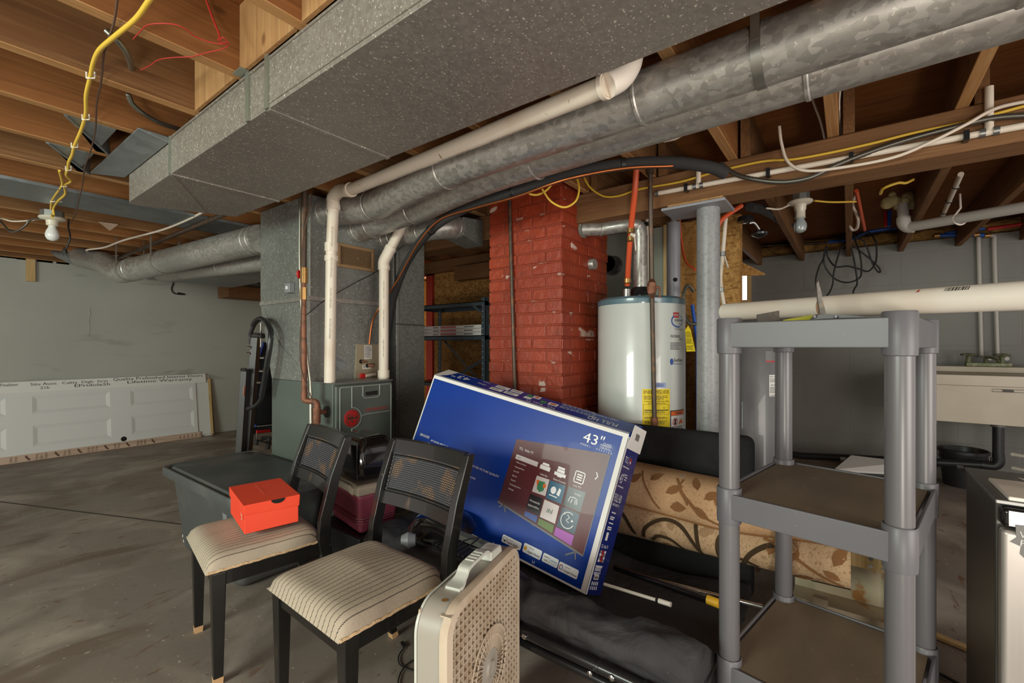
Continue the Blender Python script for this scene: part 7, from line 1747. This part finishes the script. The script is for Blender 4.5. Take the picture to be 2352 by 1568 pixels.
cab('white_cable', 'pair of white cables looping beside the double joist', 'cable', [at(1905, 210, Z=2.3), at(1900, 250, Z=2.24), at(1912, 290, Z=2.18), at(1928, 312, Z=2.14), at(1936, 322, Z=2.12), at(1930, 290, Z=2.18), at(1926, 240, Z=2.25), at(1930, 200, Z=2.32)], .0065, 'whitecable')
# second bulb beyond the beam
c = at(1838, 462, Z=2.09)
t = thing('bulb_holder', 'unlit grey bulb in a porcelain holder behind the timber beam', 'lamp', c)
MB().lathe(c, [(.05, .05), (.05, .0)], 8).build('junction_box', MT['boxmetal'], t, bevel=.003)
MB().lathe(c, [(.066, .0), (.068, -.008), (.06, -.016), (.034, -.022), (.03, -.055), (.027, -.06), (.027, -.10), (.03, -.104)], 26).build('porcelain_holder', MT['porcelain'], t)
MB().lathe(c, [(.02, -.10), (.022, -.115), (.034, -.14), (.036, -.16), (.03, -.182), (.014, -.193), (.001, -.194)], 26).build('bulb', MT['bulbgrey'], t)
MB().tube([c + V(-.025, .02, -.05), c + V(-.03, .02, -.2)], .0018, 6).build('pull_chain', MT['chrome'], t)
cab('white_cable', 'thin cables running to the grey bulb holder behind the beam', 'cable', [at(1760, 478, Z=2.06), at(1790, 480, Z=2.06), at(1818, 468, Z=2.08)], .006, 'whitecable')
cab('yellow_cable', 'straight yellow cable running away from the grey bulb holder', 'cable', [at(1872, 461, Z=2.09), at(1910, 464, Z=2.11), at(1966, 463, Z=2.112)], .006, 'yellow')
cab('yellow_cable', 'yellow cable lying slack between far joists beyond the beam', 'cable', [at(2022, 445, Z=2.112), at(2030, 432, Z=2.12), at(2062, 420, Z=2.14), at(2080, 420, Z=2.14), at(2098, 412, Z=2.16)], .008, 'yellow')
cab('white_cable', 'pair of white cables dropping into insulation above the black coil', 'cable', [at(1955, 455, Z=2.25), at(1957, 470, Z=2.2), at(1948, 490, Z=2.15), at(1955, 525, Z=2.12), at(1968, 524, Z=2.12), at(1970, 500, Z=2.16), at(1958, 470, Z=2.24), at(1966, 448, Z=2.3)], .011, 'whitecable')
# hanging junction box fittings
j = at(1712, 505, D=2.95)
t = thing('hanging_fixture', 'pair of old black round electrical fixtures dangling on wires beyond the post', 'electrical fixture', j)
MB().lathe(j, [(.045, .02), (.05, 0), (.05, -.012), (.02, -.02)], 18).build('upper_box', MT['blackmetal'], t)
j2 = at(1745, 535, D=2.95); MB().lathe(j2, [(.02, .02), (.05, .0), (.048, -.012), (.015, -.03)], 18).build('lower_box', MT['blackmetal'], t)
MB().tube(spline([j + V(.02, -.02, -.02), at(1733, 512, D=2.95), j2 + V(0, 0, .02)], 5), .008, 8).build('link_tube', MT['steel'], t)
cab('black_pipe', 'sagging black foam pipe running back between the joists beyond the beam', 'pipe', [at(1722, 475, D=2.85), at(1760, 485, D=3.1), at(1800, 510, D=3.6), at(1830, 530, D=4.2)], .03, 'rubber')
# drain pipe with riser, sprayed foam and hanger
dj = at(2076, 522, D=3.3); dk = at(2430, 462, D=2.55)
t = thing('ceiling_drain', 'white plastic drain pipe with an elbow hung below the far joists', 'drain pipe', dj)
MB().tube([at(2073, 468, D=3.3), at(2075, 505, D=3.3)], .034, 20).build('riser', MT['pvc_grey'], t, angle=60)
MB().tube(spline([at(2075, 498, D=3.3), at(2076, 512, D=3.3), at(2085, 521, D=3.29), at(2100, 521, D=3.26)], 5), .041, 20).build('elbow', MT['pvc_grey'], t, angle=60)
MB().tube([at(2092, 521, D=3.27), dk], .034, 20).build('run', MT['pvc_grey'], t, angle=60)
hq = at(2205, 500, D=3.0); hu = [hq + V(0, 0, .16), hq + V(-.02, -.0, .06)] + [hq + (V(.6, -.8, 0) * math.cos(a) + V(0, 0, 1) * math.sin(a)) * .046 for a in [math.pi + i * .3 for i in range(12)]]
MB().tube(hu, .006, 8).build('hanger_hook', MT['pvc_white'], t)
fm = at(2076, 466, D=3.32); m = MB(); rq = random.Random(8)
for i in range(16):
    p = fm + V(rq.uniform(-.03, .03), 0, 0) + V(.6, -.8, 0) * rq.uniform(-.15, .1) + V(0, 0, rq.uniform(-.02, .05)); r = rq.uniform(.022, .045)
    m.lathe(p, [(r * math.sin(math.pi * k / 6), -r * math.cos(math.pi * k / 6)) for k in range(7)], 10)
o = solo(m, 'spray_foam', MT['foam'], 'lump of yellowed spray foam around the drain riser', 'spray foam'); o['kind'] = 'stuff'
m = MB()
def wool(u, v):
    y = -1.6 + 3.9 * u; a = math.pi * v
    n = NZ.fractal(V(y * 4.5, v * 2.0, 1.0), 1.0, 2.0, 4) * .05 + NZ.noise(V(y * 1.7, v, 4.0)) * .03
    return (WX + .06 - .11 * math.sin(a) * (1 + n * 6) + n * .5, y, 2.205 + .13 * v + n * .8 * math.sin(a))
m.grid(wool, 220, 14)
o = solo(m, 'insulation_wool', MT['insul'], 'ragged yellow glass wool stuffed along the top of the block wall', 'insulation'); o['kind'] = 'stuff'
# pex lines on the right wall
W2 = WX - .06
bw_ = lambda x, y, X=W2: at(x, y, X=X)
pipe('blue_pipe', 'blue water line along the block wall top from the black coil to the foam', 'water pipe', [bw_(1903, 556), bw_(1955, 549), bw_(1985, 535), bw_(2035, 526), bw_(2060, 524)], .017, 'bluepex', 5, 10)
pipe('blue_pipe', 'blue water line on the wall top leading to the sink supply pipes', 'water pipe', [bw_(2148, 541), bw_(2240, 539), bw_(2275, 541)], .017, 'bluepex', 0, 10, None, [(bw_(2152, 541), (0, 1, 0), .04), (bw_(2243, 539), (0, 1, 0), .04), (bw_(2268, 541), (0, 1, 0), .04)], 'brass', .022)
pipe('blue_pipe', 'blue water line slanting behind the straight blue line over the sink', 'water pipe', [bw_(2170, 537, W2 + .03), bw_(2215, 530, W2 + .03), bw_(2262, 524, W2 + .03)], .017, 'bluepex', 0, 10)
pipe('blue_pipe', 'short blue riser beside the red riser under the foam', 'water pipe', [bw_(2043, 478, 5.0), bw_(2042, 520, 5.0)], .014, 'bluepex', 0, 10)
pipe('red_pipe', 'short red riser under the spray foam', 'water pipe', [bw_(2033, 470, 5.0), bw_(2035, 520, 5.0)], .014, 'valvered', 0, 10)
pipe('red_pipe', 'red water line running along the wall top past the sink', 'water pipe', [bw_(2268, 526), bw_(2352, 514), bw_(2420, 506)], .015, 'valvered', 0, 10)
pipe('red_pipe', 'red water line slanting up over the sink supply pipes', 'water pipe', [bw_(2231, 525), bw_(2272, 502)], .017, 'valvered', 0, 10)
pipe('red_pipe', 'short red water line between blue line and drain elbow', 'water pipe', [bw_(2045, 523), bw_(2100, 520)], .016, 'valvered', 0, 10)
pipe('red_pipe', 'red water line running along a joist side above the ceiling drain', 'water pipe', [at(2302, 470, Z=2.14), at(2330, 440, Z=2.14), at(2400, 370, Z=2.14)], .012, 'redpipe', 0, 10)
pipe('white_pipe', 'white water pipe strapped along the joist beside the ceiling drain hook', 'water pipe', [at(2207, 400, Z=2.15), at(2165, 495, Z=2.15)], .0135, 'pvc', 0, 12, None, [(at(2196, 428, Z=2.15), (1, 0, 0), .02), (at(2180, 461, Z=2.15), (1, 0, 0), .02), (at(2168, 487, Z=2.15), (1, 0, 0), .02)], 'blackmetal', .018)
pipe('copper_pipe', 'old copper pipe pair along the top of the wall beyond the post', 'water pipe', [bw_(1690, 568), bw_(1900, 557)], .016, 'iron', 0, 10)
pipe('red_pipe', 'thin red line running back along the double joist beyond the beam', 'water pipe', [at(1967, 438, Z=2.2), at(1980, 500, Z=2.16), at(1986, 528, Z=2.15)], .012, 'redpipe', 0, 8)
# coil of black cable
def ck(x, y, D=4.5): return at(1660 + x / 5.6, 420 + y / 5.6, D=D - .3)
C1 = [ck(1600, 590), ck(1610, 680), ck(1660, 860), ck(1700, 1050), ck(1730, 1280), ck(1700, 1350), ck(1680, 1400), ck(1685, 1430)]
C2 = [ck(1690, 700, 4.55), ck(1760, 900, 4.5), ck(1785, 1080, 4.5), ck(1760, 1220, 4.5), ck(1600, 1280, 4.5), ck(1440, 1230, 4.5), ck(1320, 1080, 4.5), ck(1300, 950, 4.5), ck(1335, 815, 4.5), ck(1350, 950, 4.55), ck(1450, 1075, 4.5), ck(1600, 1070, 4.5), ck(1750, 1105, 4.5), ck(1870, 1135, 4.5), ck(1960, 1040, 4.5), ck(1980, 900, 4.5), ck(1960, 740, 4.5), ck(1860, 630, 4.55), ck(1720, 690, 4.55), ck(1560, 780, 4.5), ck(1480, 960, 4.5), ck(1430, 1150, 4.5), ck(1410, 1320, 4.5), ck(1350, 1440, 4.5), ck(1280, 1475, 4.5), ck(1220, 1400, 4.5), ck(1195, 1260, 4.5), ck(1240, 1080, 4.5), ck(1295, 980, 4.5), ck(1330, 820, 4.55)]
C3 = [ck(1420, 710, 4.58), ck(1560, 720, 4.58), ck(1640, 770, 4.58), ck(1760, 870, 4.6), ck(1900, 980, 4.6), ck(2010, 1090, 4.6), ck(2025, 1145, 4.6), ck(1985, 1130, 4.6), ck(1920, 1020, 4.6), ck(1850, 820, 4.6), ck(1790, 730, 4.6), ck(1680, 670, 4.6), ck(1560, 660, 4.6), ck(1420, 710, 4.6)]
t = thing('cable_coil', 'loose coil of black cable hanging in front of the grey block wall', 'cable', ck(1600, 600))
MB().tube(spline(C1, 6), .0075, 8).build('loose_end', MT['blackcable'], t); MB().tube(spline(C2, 7), .0075, 8).build('coil_loop', MT['blackcable'], t); MB().tube(spline(C3, 7), .0075, 8).build('coil_loop', MT['blackcable'], t)

# ================================================================== CAMERA AND LIGHT
cam = bpy.data.cameras.new('camera'); co = bpy.data.objects.new('camera', cam); COL.objects.link(co)
co.location = (0, 0, CAMZ); co.rotation_euler = (R_(90), 0, -math.atan2(.8, .6))
cam.sensor_width = 36; cam.lens = 36 * FPX / 2352; cam.shift_y = (CY - 784) / 2352; cam.clip_start = .02
bpy.context.scene.camera = co
def area(name, loc, target, sx_, sy_, power, col):
    l = bpy.data.lights.new(name, 'AREA'); l.shape = 'RECTANGLE'; l.size = sx_; l.size_y = sy_; l.energy = power; l.color = col
    o = bpy.data.objects.new(name, l); COL.objects.link(o); o.location = loc
    o.rotation_euler = (V(target) - V(loc)).to_track_quat('-Z', 'Y').to_euler(); return o
def point(name, loc, power, col, r=.05):
    l = bpy.data.lights.new(name, 'POINT'); l.energy = power; l.color = col; l.shadow_soft_size = r
    o = bpy.data.objects.new(name, l); COL.objects.link(o); o.location = loc; return o
area('window_light_west', (-3.0, 1.6, 1.75), (1.5, 3.0, 1.3), 1.8, 1.0, 165, (.88, 1, .87))
area('fill_light_low', (-1.3, -1.0, .35), (.9, 1.6, 2.1), .5, .4, 42, (1, .93, .82))  # added unseen fill, aimed up to brighten the joist undersides
area('fill_light_south', (.3, -3.0, 1.1), (1.4, 1.5, 1.3), 1.8, 1.6, 85, (1, .92, .84))  # unseen soft source behind the camera, enlarged and lowered to lift the ceiling
point('back_room_bulb', (PX + .5, 4.15, 1.75), 22, (1, .78, .38))
w = bpy.data.worlds.new('world'); bpy.context.scene.world = w; w.use_nodes = True
w.node_tree.nodes['Background'].inputs[0].default_value = (1, .93, .86, 1); w.node_tree.nodes['Background'].inputs[1].default_value = 1.1
sc = bpy.context.scene
sc.view_settings.view_transform = 'Standard'; sc.view_settings.look = 'None'; sc.view_settings.exposure = -0.3; sc.view_settings.gamma = 1
sc.view_settings.use_curve_mapping = False
sc.cycles.use_denoising = True; sc.cycles.max_bounces = 8; sc.cycles.sample_clamp_indirect = 6
